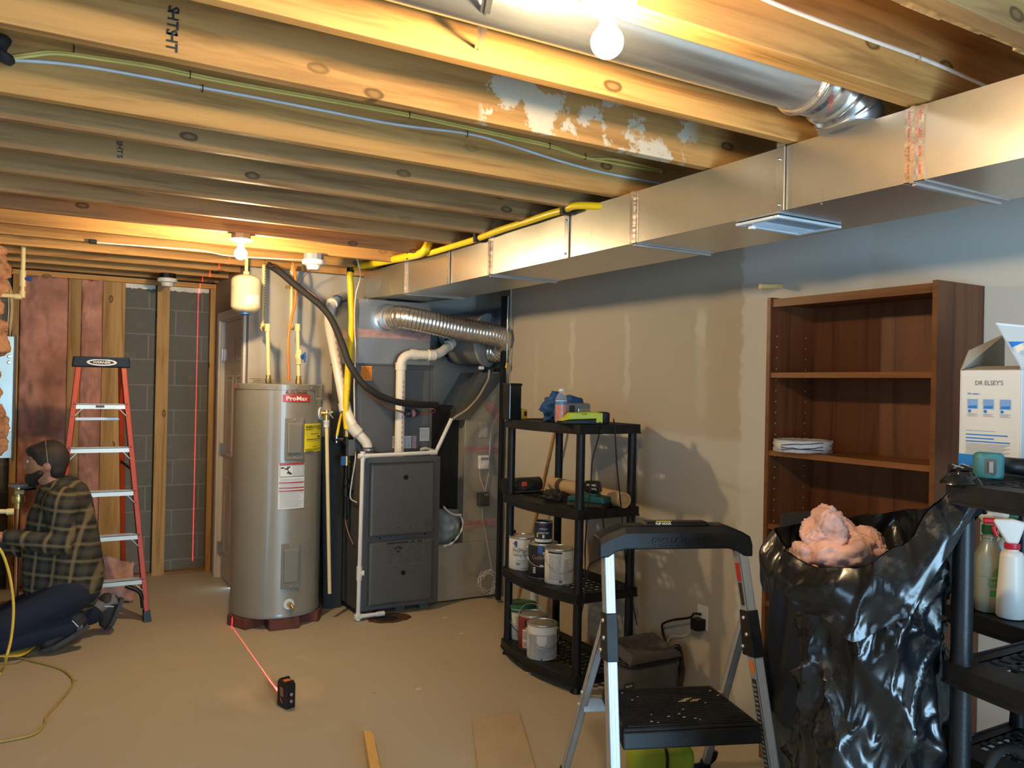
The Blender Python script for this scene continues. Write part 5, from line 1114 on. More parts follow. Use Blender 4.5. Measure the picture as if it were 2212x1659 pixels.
MB().lathe(r1-dd*.66, [(rr2+.0008, -.035), (rr2+.0008, .02)], 32, dd, cap=False).build('paper_tape', mat('brown_tape', (.22, .14, .08), .4), t, 50)
spi = MB().tube([r1+(dd.orthogonal().normalized()*math.cos(a)+dd.cross(dd.orthogonal().normalized())*math.sin(a))*(.014+.004*a) for a in [k*.4 for k in range(16)]], .0008, 5); spi.build('roll_edge', mat('dark_paper_edge', (.2, .13, .07), .9), t)
p = s1(1200, 1082, T2); b = MB()
def fg(a, q):
    th, ph = 2*math.pi*a, math.pi*(q-.5); d = V((math.cos(th)*math.cos(ph), math.sin(th)*math.cos(ph), math.sin(ph))); k = 1+.5*noise.fractal(d*2.4, 1, 2, 3)
    r_ = p+V((.01, .02, .025))+V((d.x*.055, d.y*.07, d.z*.032))*k; r_.z = max(r_.z, T2+.001); return r_
b.grid(fg, 40, 26, 0, True); tag(b.build('work_gloves', mat('black_glove', (.02, .018, .016), .85, bmp=.4), smooth=70), 'pair of crumpled black work gloves beside the paper roll', 'gloves')
pA, pB = s1(1224, 1092, T2), s1(1306, 1100, T2); d = (pB-pA); L = d.length; d.normalize(); n = V((-d.y, d.x, 0))
TEAL = mat('teal_plastic', (.008, .085, .10), .45)
t = thing('teal_charger', 'teal battery charger near the front corner of the second shelf', 'charger', (pA+pB)/2)
def tcq(x, y, z): return pA+d*x+n*y+V((0, 0, z))
MB().prism([tcq(0, 0, .001), tcq(L, 0, .001), tcq(L*.97, .01, .024), tcq(.0, .01, .024)], n*.11).build('charger_base', BLK, t, bevel=.004)
MB().prism([tcq(-.004, .004, .022), tcq(L*.99, .004, .022), tcq(L*.96, .004, .055), tcq(L*.45, .004, .066), tcq(L*.12, .004, .060), tcq(.0, .004, .045)], n*.105).build('teal_shell', TEAL, t, bevel=.010, bseg=3)
MB().prism([tcq(L*.3, .015, .060), tcq(L*.75, .015, .060), tcq(L*.72, .015, .072), tcq(L*.33, .015, .074)], n*.07).build('charger_top', TEAL, t, bevel=.004)
t = thing('black_carton', 'small black box with white print sitting on the teal charger', 'box', tcq(L*.5, .05, .075))
def bq(x, y, z): return tcq(L*.40+x, .02+y, .0755+z)
MB().hexa([bq(0, 0, 0), bq(.085, 0, 0), bq(.085, .07, 0), bq(0, .07, 0)], [bq(-.002, 0, .062), bq(.07, 0, .062), bq(.07, .07, .062), bq(-.002, .07, .062)]).build('carton', BLKG, t, bevel=.012)
b = MB(); text_flat(b, 'SEL-FEED', bq(.045, -.001, .042), d, (0, 0, 1), .009, .055); text_flat(b, 'TOTAL', bq(.058, -.001, .022), d, (0, 0, 1), .009, .035); b.build('lettering', PAPER, t)
# paint cans
CANW = mat('can_white', (.66, .64, .60), .45, var=.05); CANK = mat('can_black', (.015, .015, .017), .35); CANN = mat('can_navy', (.018, .030, .075), .35); CANR = mat('can_maroon', (.20, .022, .022), .4)
def paint_can(name, lab, u, vb, z, r, h, m, lid=None, bail=True, rim=True, taper=0, ball=-1.9, up=False):
    p = P(u, vb, z=z); away = V((p.x, p.y, 0)).normalized(); c = V((p.x, p.y, z))+away*r
    t = thing(name, lab, 'can', c, group='paint cans on the shelf')
    MB().lathe(c, [(r-.002-taper, .001), (r-taper, .004), (r, h-.008), (r-.001, h-.006)], 40).build('can_body', m, t, 40)
    if rim: MB().lathe(c, [(r+.0015, h-.010), (r+.003, h-.006), (r+.0015, h), (r-.006, h), (r-.008, h-.007), (r-.014, h-.007), (r-.016, h-.003), (0, h-.003)], 40).build('can_lid', lid or mat('tin_lid', (.60, .57, .50), .3, .8) if 'tin_lid' not in MATS else (lid or MATS['tin_lid']), t, 40)
    if rim: MB().lathe(c, [(r+.001, .001), (r+.0015, .006)], 40, cap=False).build('can_foot', STEEL, t, 40)
    if bail:
        a0 = ball; s = V((math.cos(a0+math.pi/2), math.sin(a0+math.pi/2), 0)); f = V((math.cos(a0), math.sin(a0), 0))
        if up: pts = [c+s*(r+.004)*math.cos(a)+V((0, 0, h-.03+r*1.05*math.sin(a)))+f*.01*math.sin(a) for a in [math.pi*k/20 for k in range(21)]]
        else: pts = [c+V((0, 0, h-.035))+(s*math.cos(a)+f*math.sin(a))*(r+.005+.012*math.sin(a))+V((0, 0, -.085*math.sin(a))) for a in [math.pi*k/20 for k in range(21)]]
        MB().tube(pts, .0018, 8).ball(pts[0], .007, 8, 6).ball(pts[-1], .007, 8, 6).build('bail_handle', STEEL, t, 60)
    face = math.atan2(-c.y, -c.x)
    return t, c, face
def clab(t, c, r, a0, a1, z0, z1, m, name='label', off=.0008):
    b = MB(); patch_cyl(b, c, r+off, a0, a1, c.z+z0, c.z+z1, 8); return b.build(name, m, t)
def ctext(t, c, r, items, m, name='lettering'):
    b = MB()
    for s, a, z, h, w_ in items: text_cyl(b, s, c, r+.0016, a, c.z+z, h, w_)
    b.build(name, m, t)
BADGE = mat('paint_badge_blue', (.03, .10, .40), .4)
p = P(1101, 1222, z=T3); c = V((p.x+.02, p.y+.02, T3)); t = thing('spray_can', 'white spray can with a black cap at the left end of the third shelf', 'can', c); h = P(1102, 1145, y=c.y).z-T3
MB().lathe(c, [(.030, .001), (.032, .004), (.032, h*.62), (.027, h*.70)], 28).build('can_body', CANW, t, 40); MB().lathe(c, [(.030, h*.68), (.030, h*.72), (.026, h-.004), (.023, h), (0, h)], 28).build('spray_cap', BLK, t, 40)
b = MB(); fa = math.atan2(-c.y, -c.x)
for k in range(9): patch_cyl(b, c, .0326, fa-.5, fa+.3+.2*(k % 2), c.z+h*(.1+.05*k), c.z+h*(.12+.05*k), 5)
b.build('can_print', INKG, t)
t, c, fa = paint_can('paint_can', 'white gallon paint can beside the spray can on the third shelf', 1129, 1234, T3, .083, .192, CANW, ball=-1.2)
ctext(t, c, .083, (('ProMar', fa-.25, .118, .024, .085), ('Ceiling Paint', fa-.15, .090, .021, .105), ('$', fa-.35, .04, .008, .03), ('100', fa+.2, .016, .008, .05)), INK); clab(t, c, .083, fa-.62, fa-.42, .135, .172, BADGE, 'paint_badge')
q = MB()
for k in range(3): patch_cyl(q, c, .0842, fa-.5, fa+.2-.2*k, c.z+.06-.012*k, c.z+.0625-.012*k, 5)
q.build('can_print', INKG, t)
t, c, fa = paint_can('paint_can', 'black gallon paint can under the small navy can', 1172, 1251, T3, .083, .192, CANK, ball=-2.3)
kc = c.copy(); ctext(t, c, .083, (('Cashmere', fa-.1, .118, .022, .115),), mat('gold_print', (.30, .24, .14), .4)); clab(t, c, .083, fa-.35, fa-.02, .142, .180, BADGE, 'paint_badge')
b = MB()
for k in range(4): patch_cyl(b, c, .0842, fa-.7, fa-.5, c.z+.03+.009*k, c.z+.035+.009*k, 4)
patch_cyl(b, c, .0842, fa-.2, fa+.02, c.z+.066, c.z+.078, 5); b.build('can_print', PAPER, t)
zk = T3+.193; c2 = V((kc.x+.0, kc.y+.0, zk)); h2 = .118; r2 = .051
t = thing('paint_can', 'small navy blue quart can stacked on the black paint can', 'can', c2, group='paint cans on the shelf')
MB().lathe(c2, [(r2-.001, .0005), (r2, .003), (r2, h2-.006)], 36).build('can_body', CANN, t, 40); MB().lathe(c2, [(r2+.001, h2-.008), (r2+.002, h2-.004), (r2+.001, h2), (r2-.006, h2), (r2-.008, h2-.006), (0, h2-.006)], 36).build('can_lid', STEEL, t, 40)
fa = math.atan2(-c2.y, -c2.x); ctext(t, c2, r2, (('valspar', fa, .078, .018, .05), ('SIGNATURE', fa, .056, .010, .062)), PAPER); clab(t, c2, r2, fa-.12, fa+.12, .028, .046, PAPER, 'crest'); clab(t, c2, r2, fa-.55, fa+.45, .100, .107, RED, 'red_band'); clab(t, c2, r2, fa-1.2, fa+1.2, .004, .020, PAPER, 'foot_band'); clab(t, c2, r2, fa-.80, fa-.62, .03, .055, LIME, 'green_mark')
t, c, fa = paint_can('paint_can', 'white gallon paint can with printed instructions nearest the shelf corner post', 1208, 1265, T3, .082, .192, CANW, ball=-2.0)
q = MB(); random.seed(9)
for k in range(26): 
    a = fa-.75
    while a < fa+.05: w_ = random.uniform(.08, .35); patch_cyl(q, c, .0835, a, min(fa+.1, a+w_), c.z+.028+.0052*k, c.z+.0305+.0052*k, 3); a += w_+.05
for k in range(14): patch_cyl(q, c, .0835, fa+.25, fa+.5+.3*random.random(), c.z+.03+.008*k, c.z+.0325+.008*k, 3)
q.build('can_print', INKG, t); q = MB(); patch_cyl(q, c, .0838, fa-.85, fa+.15, c.z+.168, c.z+.178, 6); patch_cyl(q, c, .0838, fa+.0, fa+.06, c.z+.012, c.z+.028, 2); patch_cyl(q, c, .0838, fa+.1, fa+.16, c.z+.012, c.z+.028, 2); q.build('can_band', INK, t)
# lowest tier
t, c, fa = paint_can('plaster_bucket', 'white bucket with a green lid at the left of the lowest shelf', 1126, 1386, T4, .082, .20, CANW, rim=False, taper=.012, bail=False)
GRN = mat('lid_green', (.015, .105, .035), .5); MB().lathe(c, [(.082, .186), (.090, .188), (.090, .204), (.084, .208), (.080, .203), (0, .203)], 40).build('bucket_lid', GRN, t, 40); MB().lathe(c, [(.0835, .165), (.085, .17), (.085, .178), (.0835, .18)], 40, cap=False).build('bucket_ring', GRN, t, 40)
MB().tube([c+V((math.cos(a)*.089, math.sin(a)*.089, .165-.11*math.sin((a-fa+1.3)/2.6*math.pi))) for a in [fa-1.3+2.6*k/18 for k in range(19)]], .003, 8).build('bucket_handle', GRN, t, 60)
q = MB()
for k in range(13): patch_cyl(q, c, .080, fa-.5+.1*(k % 2), fa+.05-.06*(k % 3), c.z+.03+.009*k, c.z+.034+.009*k, 4)
q.build('bucket_print', INKG, t); clab(t, c, .080, fa-.1, fa+.1, .02, .05, INK, 'bucket_mark'); clab(t, c, .081, fa-.7, fa+.2, .132, .138, LIME, 'lime_line')
t, c, fa = paint_can('paint_can', 'maroon gallon paint can with its wire handle up', 1150, 1406, T4, .083, .192, CANR, up=True, ball=-2.6); clab(t, c, .083, fa-.75, fa-.28, .012, .115, PAPER, 'white_label')
q = MB()
for k in range(8): patch_cyl(q, c, .0842, fa-.7, fa-.38, c.z+.06+.006*k, c.z+.0625+.006*k, 3)
for k in range(7): patch_cyl(q, c, .0842, fa-.68+.05*k, fa-.66+.05*k, c.z+.018, c.z+.045, 1)
q.build('can_print', INK, t); clab(t, c, .083, fa-.62, fa-.40, .128, .168, INK, 'round_mark')
GREYC = mat('can_grey', (.34, .36, .37), .5, var=.06)
t, c, fa = paint_can('paint_can', 'grey labelled white paint can at the front of the lowest shelf', 1170, 1429, T4, .083, .192, CANW, ball=-1.95)
clab(t, c, .083, fa-1.05, fa+1.05, .012, .140, GREYC, 'grey_label'); clab(t, c, .083, fa-.35, fa+.30, .095, .135, CANW, 'paint_run', .0012); clab(t, c, .083, fa-.25, fa+.22, .082, .10, CANW, 'paint_run', .0012); clab(t, c, .083, fa-.06, fa+.04, .004, .014, INK, 'emblem', .0014)
q = MB()
for k in range(5): patch_cyl(q, c, .0842, fa-.5, fa+.1+.1*(k % 2), c.z+.03+.008*k, c.z+.0315+.008*k, 4)
q.build('can_print', INKG, t)
# cords off the shelf
yb = lambda u, v, x: P(u, v, x=x)
cable('charger_cord', [P(1296, 912, z=T1+.02)+V((0, 0, 0)), P(1297, 925, y=3.455), P(1290, 955, y=3.45), P(1279, 1000, y=3.45), P(1276, 1050, y=3.45), P(1270, 1100, y=3.455), P(1264, 1180, y=3.5), P(1264, 1215, y=3.52), P(1262, 1290, y=3.452), P(1255, 1330, y=3.50), P(1248, 1400, y=3.52), P(1252, 1450, y=3.53)], .0035, BLK, 'left black cord hanging from the lime charger past the shelf end')
cable('charger_cord', [P(1325, 905, z=T1+.03), P(1327, 915, y=3.455), P(1330, 960, y=3.45), P(1333, 1010, y=3.45), P(1340, 1080, y=3.45), P(1346, 1150, y=3.455), P(1352, 1220, y=3.452), P(1358, 1260, y=3.45), P(1368, 1310, y=3.44), P(1376, 1350, y=3.42)], .0035, BLK, 'right black cord hanging from the lime charger past the shelf end')
cable('charger_cord', [P(1302, 1088, z=T2+.015), P(1301, 1098, y=3.455), P(1303, 1130, y=3.45), P(1307, 1150, y=3.45), P(1318, 1175, y=3.46), P(1312, 1195, y=3.5), P(1290, 1210, y=3.55), P(1272, 1222, y=3.55), P(1268, 1250, y=3.53)], .0035, BLK, 'black cord drooping from the teal charger')
# broom pole and white tube behind the shelf
pt, pb_ = P(1197, 940, x=2.96), P(1124, 1275, x=2.955)
dd = (pb_-pt).normalized(); k = (pt.z-.0)/(-dd.z); e = pt+dd*k
tag(MB().tube([pt-dd*.05, e+V((0, 0, .01))], .012, 12).build('broom_pole', wood('pole_wood', (.55, .30, .10), (.35, .17, .05), 2, knots=False), smooth=50), 'thin wooden pole leaning against the wall behind the shelf', 'pole')
p = P(1154, 1300, x=2.93); tag(MB().lathe((2.93, p.y, 0), [(.028, 0), (.028, p.z+.10), (.024, p.z+.11)], 20).build('white_tube', mat('blue_white_tube', (.55, .62, .68), .3), smooth=40), 'pale upright tube on the floor behind the shelf next to the pole', 'tube')
# ---------------------------------------------------------------- outlet, adapter
p = P(1519, 1333, x=XR); yo, zo = p.y, p.z
t = thing('wall_outlet', 'white wall outlet low on the drywall behind the step stool', 'outlet', p)
MB().box(XR-.006, XR-.0005, yo-.038, yo+.038, zo-.062, zo+.062).build('outlet_plate', WHT, t, bevel=.002)
t = thing('wall_adapter', 'black plug adapter in the wall outlet', 'adapter', (XR-.03, yo, zo-.03))
MB().box(XR-.062, XR-.0065, yo-.028, yo+.030, zo-.062, zo-.004).build('adapter_body', BLK, t, bevel=.004)
cable('adapter_cord', [V((XR-.015, yo, zo+.016)), V((XR-.045, yo+.02, zo+.018)), P(1490, 1334, x=XR-.05), P(1455, 1339, x=XR-.06), P(1436, 1345, x=XR-.05), P(1430, 1352, x=XR-.04), P(1434, 1372, x=XR-.03), P(1442, 1395, x=XR-.03), P(1447, 1420, x=XR-.03)], .006, BLK, 'thick black cord looping from the outlet down behind the lunch bag')
cable('phone_cord', [V((XR-.05, yo+.02, zo-.055)), P(1480, 1373, x=XR-.02), P(1455, 1373, x=XR-.03), P(1446, 1378, x=XR-.03), P(1440, 1390, x=XR-.04)], .002, WC, 'thin white cord from the black plug adapter', n=6)
# ---------------------------------------------------------------- lunch bag, lime bag
LB = mat('charcoal_fabric', (.075, .066, .060), .9, var=.15, scale=20, bmp=.3, bscale=150)
x0, x1, y0, y1 = 2.60, 2.93, 3.20, 3.42; zt = P(1385, 1378, y=3.40).z
t = thing('lunch_bag', 'charcoal fabric lunch cooler bag on the floor between shelf and wall outlet', 'bag', ((x0+x1)/2, (y0+y1)/2, 0))
def rb(inset, z, k=.05):
    r_ = []; 
    for cx, cy_, a0 in ((x1-k, y1-k, 0), (x0+k, y1-k, 1), (x0+k, y0+k, 2), (x1-k, y0+k, 3)):
        for j in range(6): a = (a0+j/5)*math.pi/2; r_.append((cx+(k-inset)*math.cos(a), cy_+(k-inset)*math.sin(a), z))
    return r_
b = MB(); prof = [(.012, .001), (0, .02), (-.008, .12), (-.004, zt*.62), (.004, zt*.74), (.012, zt*.78)]
R_ = [rb(i, z) for i, z in prof]; n = 24; b.add([q for r in R_ for q in r], [(i*n+k, i*n+(k+1) % n, (i+1)*n+(k+1) % n, (i+1)*n+k) for i in range(len(R_)-1) for k in range(n)]+[tuple(range(n-1, -1, -1)), tuple(range((len(R_)-1)*n, len(R_)*n))])
b.build('bag_body', LB, t, 50)
b = MB()
def lid(a, c):
    x = x0-.004+(x1-x0+.008)*a; y = y0-.004+(y1-y0+.008)*c; e = min(a, 1-a, c, 1-c); tilt = zt*.80+(zt*.17)*c
    return (x, y, tilt+.035*min(1, e/.10)**.5-.012*min(1, max(0, (e-.14))/.05)+.004*noise.noise(V((x*30, y*30, 0))))
b.grid(lid, 40, 32); o = b.build('bag_lid', LB, t, 60); sm = o.modifiers.new('s', 'SOLIDIFY'); sm.thickness = .03
b = MB().tube([V(q)+V((0, 0, .0)) for q in rb(-.006, zt*.76)], .008, 8, closed=True); b.build('zipper', BLK, t, 60)
q = P(1357, 1468, y=y0-.004); MB().box(q.x-.028, q.x+.028, y0-.012, y0-.006, .105, .13).build('brand_patch', INK, t); b = MB(); text_flat(b, 'IGLOO', (q.x, y0-.0125, .1175), (1, 0, 0), (0, 0, 1), .011, .04); b.build('lettering', PAPER, t)
q = MB().tube(spline([(x1+.0, y0+.05, .05), (x1+.03, y0+.03, .15), (x1+.025, y0+.05, .24), (x1-.0, y0+.07, zt*.85)], 6), .012, 8); q.build('shoulder_strap', BLK, t, 60)
LIMEF = mat('lime_fabric', (.40, .46, .03), .8, var=.15, bmp=.2)
bx0, bx1, by0, by1 = 2.08, 2.46, 2.60, 2.78
t = thing('lime_bag', 'lime green soft bag on the floor behind the step stool legs', 'bag', (2.26, 2.58, 0)); lbc = P(1425, 1636, z=.06); b = MB()
def fl(a, q):
    th, ph = 2*math.pi*a, math.pi*(q-.5); cx, cy_, cz = math.cos(th)*math.cos(ph), math.sin(th)*math.cos(ph), math.sin(ph)
    f = lambda s: math.copysign(abs(s)**.55, s); r_ = (.135*f(cx), .085*f(cy_), .062*f(cz)*1)
    v = V((lbc.x+r_[0]*.93+r_[1]*.37, lbc.y-r_[0]*.37+r_[1]*.93, .063+r_[2])); v.z += .008*noise.noise(v*14); v.z = max(v.z, .001); return v
b.grid(fl, 48, 30, 0, True).build('bag_body', LIMEF, t, 70)
b = MB(); b.tube([V(fl(.75, k/20))+V((-.0, -.003, 0)) for k in range(3, 18)], .006, 8); b.build('bag_piping', BLK, t, 60)
hp = [P(u, v, z=z) for u, v, z in ((1470, 1622, .09), (1478, 1640, .05), (1495, 1655, .03), (1520, 1652, .03), (1540, 1638, .05), (1545, 1622, .08))]
MB().tube(spline(hp, 6), .013, 8).build('bag_handle', BLK, t, 60)
# ---------------------------------------------------------------- step stool
FL, FR = V((1.690, 2.120, .47)), V((2.140, 1.940, .47)); r = (FR-FL).normalized(); bk = V((-r.y, r.x, 0)); Wp = (FR-FL).length
H0, H1 = V((1.712, 2.243, 1.035)), V((2.150, 2.068, 1.035)); 
t = thing('step_stool', 'aluminium folding step stool with a black platform and black hand rail', 'step stool', (FL+FR)/2*1.0-V((0, 0, .47)))
def rp(base_, top, z): return base_+(top-base_)*((z-base_.z)/(top.z-base_.z))
pl, prr = FL-r*.022+bk*.03, FR+r*.022+bk*.03
frl = (rp(pl, H0, 0), rp(pl, H0, 1.02)); frr = (rp(prr, H1, 0), rp(prr, H1, 1.02))
def rail2(a, c, wd, dp, name, side, col_=ALU):
    d = (c-a).normalized(); s = (r-d*r.dot(d)).normalized(); f = d.cross(s)
    if f.dot(bk) < 0: f = -f
    b = MB()
    def hx(x0, x1, y0, y1): b.hexa([a+s*x0+f*y0, a+s*x1+f*y0, a+s*x1+f*y1, a+s*x0+f*y1], [c+s*x0+f*y0, c+s*x1+f*y0, c+s*x1+f*y1, c+s*x0+f*y1])
    hx(-wd/2, wd/2, -dp/2, -dp/2+.003); hx(-wd/2, wd/2, dp/2-.003, dp/2)
    hx(-wd/2, -wd/2+.003, -dp/2, dp/2); hx(wd/2-.003, wd/2, -dp/2, dp/2)
    for k in (-.18, .18): hx(wd*k-.002, wd*k+.002, -dp/2-.0015, -dp/2)
    o = b.build(name, col_, t)
    e = MB().hexa([a+s*x+f*y-V((0, 0, .0)) for x, y in ((-wd*.7, -dp*.6), (wd*.7, -dp*.6), (wd*.7, dp*.6), (-wd*.7, dp*.6))], [a+d*.05+s*x+f*y for x, y in ((-wd*.6, -dp*.55), (wd*.6, -dp*.55), (wd*.6, dp*.55), (-wd*.6, dp*.55))]); e.build('leg_foot', BLK, o)
    return o, s, f, d
legs = []
for (a, c), sd in ((frl, -1), (frr, 1)):
    o, s, f, d = rail2(a, c, .032, .052, 'front_leg', sd); q = rp(a, c, .80)+bk*.03; ra = a+bk*.74+r*sd*.012
    o2, *_ = rail2(ra, q, .026, .03, 'rear_leg', sd)
    m_ = rp(a, c, .755); b = MB().hexa([m_+s*x+f*y-d*.085 for x, y in ((-.02, -.032), (.02, -.032), (.02, .06), (-.02, .06))], [m_+s*x+f*y+d*.07 for x, y in ((-.02, -.032), (.02, -.032), (.02, .032), (-.02, .032))])
    hg = b.build('hinge_bracket', BLKD, t, bevel=.003)
    for k, y in ((-.055, .04), (-.01, -.005), (.045, .0)): MB().ball(m_+s*(-.021)+f*y+d*k, .008, 10, 6).build('rivet', STEEL, hg, 60)
    legs.append((a, c, ra, q, s, f, d))
a, c, ra, q, s, f, d = legs[1]
b = MB(); k0, k1 = rp(a, c, .98), rp(a, c, .92); b.beam(k0-s*.0175, k1-s*.0175, .03, .001, s); b.build('red_label', mat('safety_red', (.55, .02, .02), .4), t)
b = MB(); b.beam(rp(a, c, .915)-s*.0175, rp(a, c, .84)-s*.0175, .024, .001, s); b.beam(rp(a, c, .60)-s*.0175, rp(a, c, .25)-s*.0175, .03, .001, s); so = b.build('black_label', INK, t)
b = MB(); b.beam(rp(a, c, .66)-s*.0175, rp(a, c, .62)-s*.0175, .03, .0012, s); b.build('orange_label', mat('safety_orange', (.75, .2, .02), .4), t)
q = MB(); 
for k in range(22): q.beam(rp(a, c, .585-.015*k)-s*.0182, rp(a, c, .578-.015*k)-s*.0182, .022, .0006, s)
q.build('label_print', INKG, so)
# platform, lower step, brace
D0 = .36; zP = .47; b = MB(); top = [FL+r*.004, FR-r*.004, FR+bk*D0-r*.03, FL+bk*D0+r*.03]
b.hexa([p-V((0, 0, .065))+((bk*-.012) if i < 2 else V((0, 0, .025))) for i, p in enumerate(top)], [p-V((0, 0, .012)) for p in top]).hexa([p-V((0, 0, .012)) for p in top], [p+(top[(i+2) % 4]-p)*.012 for i, p in enumerate(top)])
pf = b.build('platform', BLKD, t, bevel=.006, bseg=3)
b = MB(); n_ = 22
for k in range(n_):
    f0 = .05+.92*k/n_; a_, c_ = top[0]+(top[3]-top[0])*f0, top[1]+(top[2]-top[1])*f0; b.beam(a_+(c_-a_)*.04+V((0, 0, .0005)), c_+(a_-c_)*.04+V((0, 0, .0005)), .008, .005)
b.build('platform_tread', BLKD, t)
random.seed(21); b = MB(); DUST = mat('wood_dust', (.50, .40, .26), .9)
for k in range(15):
    p = top[0]+(top[1]-top[0])*random.uniform(.08, .9)+bk*random.uniform(.03, .32)+V((0, 0, .0035)); s2 = random.uniform(.002, .005); b.box(p.x-s2, p.x+s2, p.y-s2*.5, p.y+s2*.6, p.z, p.z+.0012)
for k in range(5):
    p = top[0]+(top[1]-top[0])*(.55+.03*k)+bk*(.20+.012*(k % 3))+V((0, 0, .0035)); b.beam(p, p+r*.03+bk*.004, .005, .001)
tag(b.build('sawdust', DUST), 'specks of sawdust and paint on the step stool platform', 'sawdust', kind='stuff')
l0, l1 = rp(frl[0], frl[1], .24)+r*.02-bk*.03, rp(frr[0], frr[1], .24)-r*.02-bk*.03
b = MB().hexa([l0-V((0, 0, .03)), l1-V((0, 0, .03)), l1+bk*.10-V((0, 0, .03)), l0+bk*.10-V((0, 0, .03))], [l0, l1, l1+bk*.10, l0+bk*.10]); b.build('lower_step', BLKD, t, bevel=.005)
b = MB()
for (a, c, ra, q, s, f, d), sd in zip(legs, (-1, 1)):
    m0 = rp(ra, q, .43); b.beam(m0-r*sd*.012, FL+bk*(D0-.04)+r*.02-V((0, 0, .02)) if sd < 0 else FR+bk*(D0-.04)-r*.02-V((0, 0, .02)), .02, .004)
    for z in (.40, .46): b.ball(rp(ra, q, z)+r*sd*.016, .007, 8, 6)
b.build('platform_link', ALU, t)
m0, m1 = rp(legs[0][2], legs[0][3], .40), rp(legs[1][2], legs[1][3], .40); MB().beam(m0, m1, .03, .05).build('rear_brace', ALU, t)
# hand rail
b = MB(); N = 18; Lh = (H1-H0).length; rings = []
for k in range(N+1):
    s_ = k/N; e = min(s_, 1-s_); rise = .045*min(1, e/.17)**.8; c = H0-r*.035+(r*(Lh+.07))*s_+bk*.01
    zb = 1.005+.028*min(1, max(0, e-.05)/.08); zt_ = 1.068+rise*.9 if True else 0; dp = .05
    rings.append([c-bk*.045+V((0, 0, zb-c.z)), c+bk*.055+V((0, 0, zb-c.z)), c+bk*.05+V((0, 0, zt_-c.z)), c+bk*.035+V((0, 0, zt_-c.z+.002)), c-bk*.025+V((0, 0, zt_-c.z+.002)), c-bk*.043+V((0, 0, zt_-.022-c.z))])
b.add([p for q in rings for p in q], [(i*6+k, (i+1)*6+k, (i+1)*6+(k+1) % 6, i*6+(k+1) % 6) for i in range(N) for k in range(6)]+[(0, 1, 2, 3, 4, 5), tuple(N*6+k for k in range(5, -1, -1))])
hr = b.build('hand_rail', BLKD, t, bevel=.005, bseg=3)
mid = (H0+H1)/2; zt_ = 1.068+.0405+.002
b = MB().hexa([mid-r*.11-bk*.022+V((0, 0, zt_-mid.z)), mid+r*.12-bk*.022+V((0, 0, zt_-mid.z)), mid+r*.12+bk*.03+V((0, 0, zt_-mid.z)), mid-r*.11+bk*.03+V((0, 0, zt_-mid.z))], [mid-r*.10-bk*.012+V((0, 0, zt_-mid.z+.012)), mid+r*.11-bk*.012+V((0, 0, zt_-mid.z+.012)), mid+r*.11+bk*.028+V((0, 0, zt_-mid.z+.012)), mid-r*.10+bk*.028+V((0, 0, zt_-mid.z+.012))]); b.build('rail_tray', BLK, hr, bevel=.003)
upv = (bk*-.0+V((0, 0, 1)) + bk*.8).normalized(); c = mid-r*.045-bk*.0185+V((0, 0, zt_-mid.z+.007)); b = MB(); text_flat(b, 'FLIP HOOK', c, r, V((0, 0, 1))+bk*.8, .010, .055); b.build('lettering', PAPER, hr)
c2 = mid-r*.045-bk*.010+V((0, 0, zt_-mid.z+.0125)); MB().hexa([c2-r*.022-bk*.002, c2+r*.03-bk*.002, c2+r*.03+bk*.008, c2-r*.022+bk*.008], [p+V((0, 0, .001)) for p in (c2-r*.022-bk*.002, c2+r*.03-bk*.002, c2+r*.03+bk*.008, c2-r*.022+bk*.008)]).build('yellow_stripe', mat('stripe_yellow', (.78, .62, .03), .4), hr)
b = MB(); text_flat(b, 'GORILLA LADDERS', mid-bk*.0455+r*.01+V((0, 0, 1.062-mid.z)), r, (0, 0, 1), .016, .20); b.build('embossed_lettering', BLK, hr)
b = MB()
for k in range(4): c = H0+r*(.06+.028*k)+V((0, 0, 1.068+.041-H0.z)); b.lathe(c, [(.008, 0), (.008, .002)], 10)
for k in range(2): c = H1-r*(.07+.03*k)+V((0, 0, 1.068+.041-H1.z)); b.lathe(c, [(.009, 0), (.009, .002)], 10)
b.build('tool_hole', INK, hr)
# ---------------------------------------------------------------- bookcase
BWD = wood('bookcase_laminate', (.125, .043, .016), (.065, .021, .008), 2, .42, knots=False, ring=16)
BWE = wood('bookcase_edge', (.20, .075, .02), (.13, .045, .012), 1, .4, knots=False, ring=16)
bx0, bx1, by0, by1, bh, th = 2.76, 3.046, 1.745, 2.518, 1.978, .019
t = thing('bookcase', 'tall reddish brown bookcase with open shelves against the drywall', 'bookcase', (2.9, (by0+by1)/2, 0))
for y in (by0, by1-th): MB().box(bx0, bx1, y, y+th, 0, bh).build('side_panel', BWD, t).location = -t.location
MB().box(bx1-.008, bx1, by0+th, by1-th, .06, bh-.012).build('back_panel', BWD, t)
b = MB()
for y in (by0, by1-th): b.box(bx0-.0012, bx0, y, y+th, .0, bh)
for o_ in (0,): b.build('side_edge', BWE, t)
MB().box(bx0+.006, bx1-.008, by0+th, by1-th, bh-.030, bh-.008).box(bx0+.006, bx0+.022, by0+th, by1-th, bh-.042, bh-.03).build('top_panel', BWE, t)
for z in (1.655, 1.322, 1.008, .676, .345, .08): MB().box(bx0+.004, bx1-.008, by0+th, by1-th, z-.022, z).build('shelf_board', BWE, t)
MB().box(bx0+.02, bx0+.036, by0+th, by1-th, 0, .058).build('plinth', BWD, t)
b = MB()
for x in (bx0+.04, bx1-.06):
    for k in range(30):
        z = .45+.047*k
        if z < 1.86: b.lathe((x, by1-th, z), [(.0028, .0), (.0028, -.0012)], 8, (0, 1, 0))
b.build('pin_hole', mat('pin_hole_light', (.5, .42, .32), .5), t)
p0, p1 = P(1682, 962, x=2.83), P(1790, 972, x=2.83); c = (p0+p1)/2; c.z = 1.3222
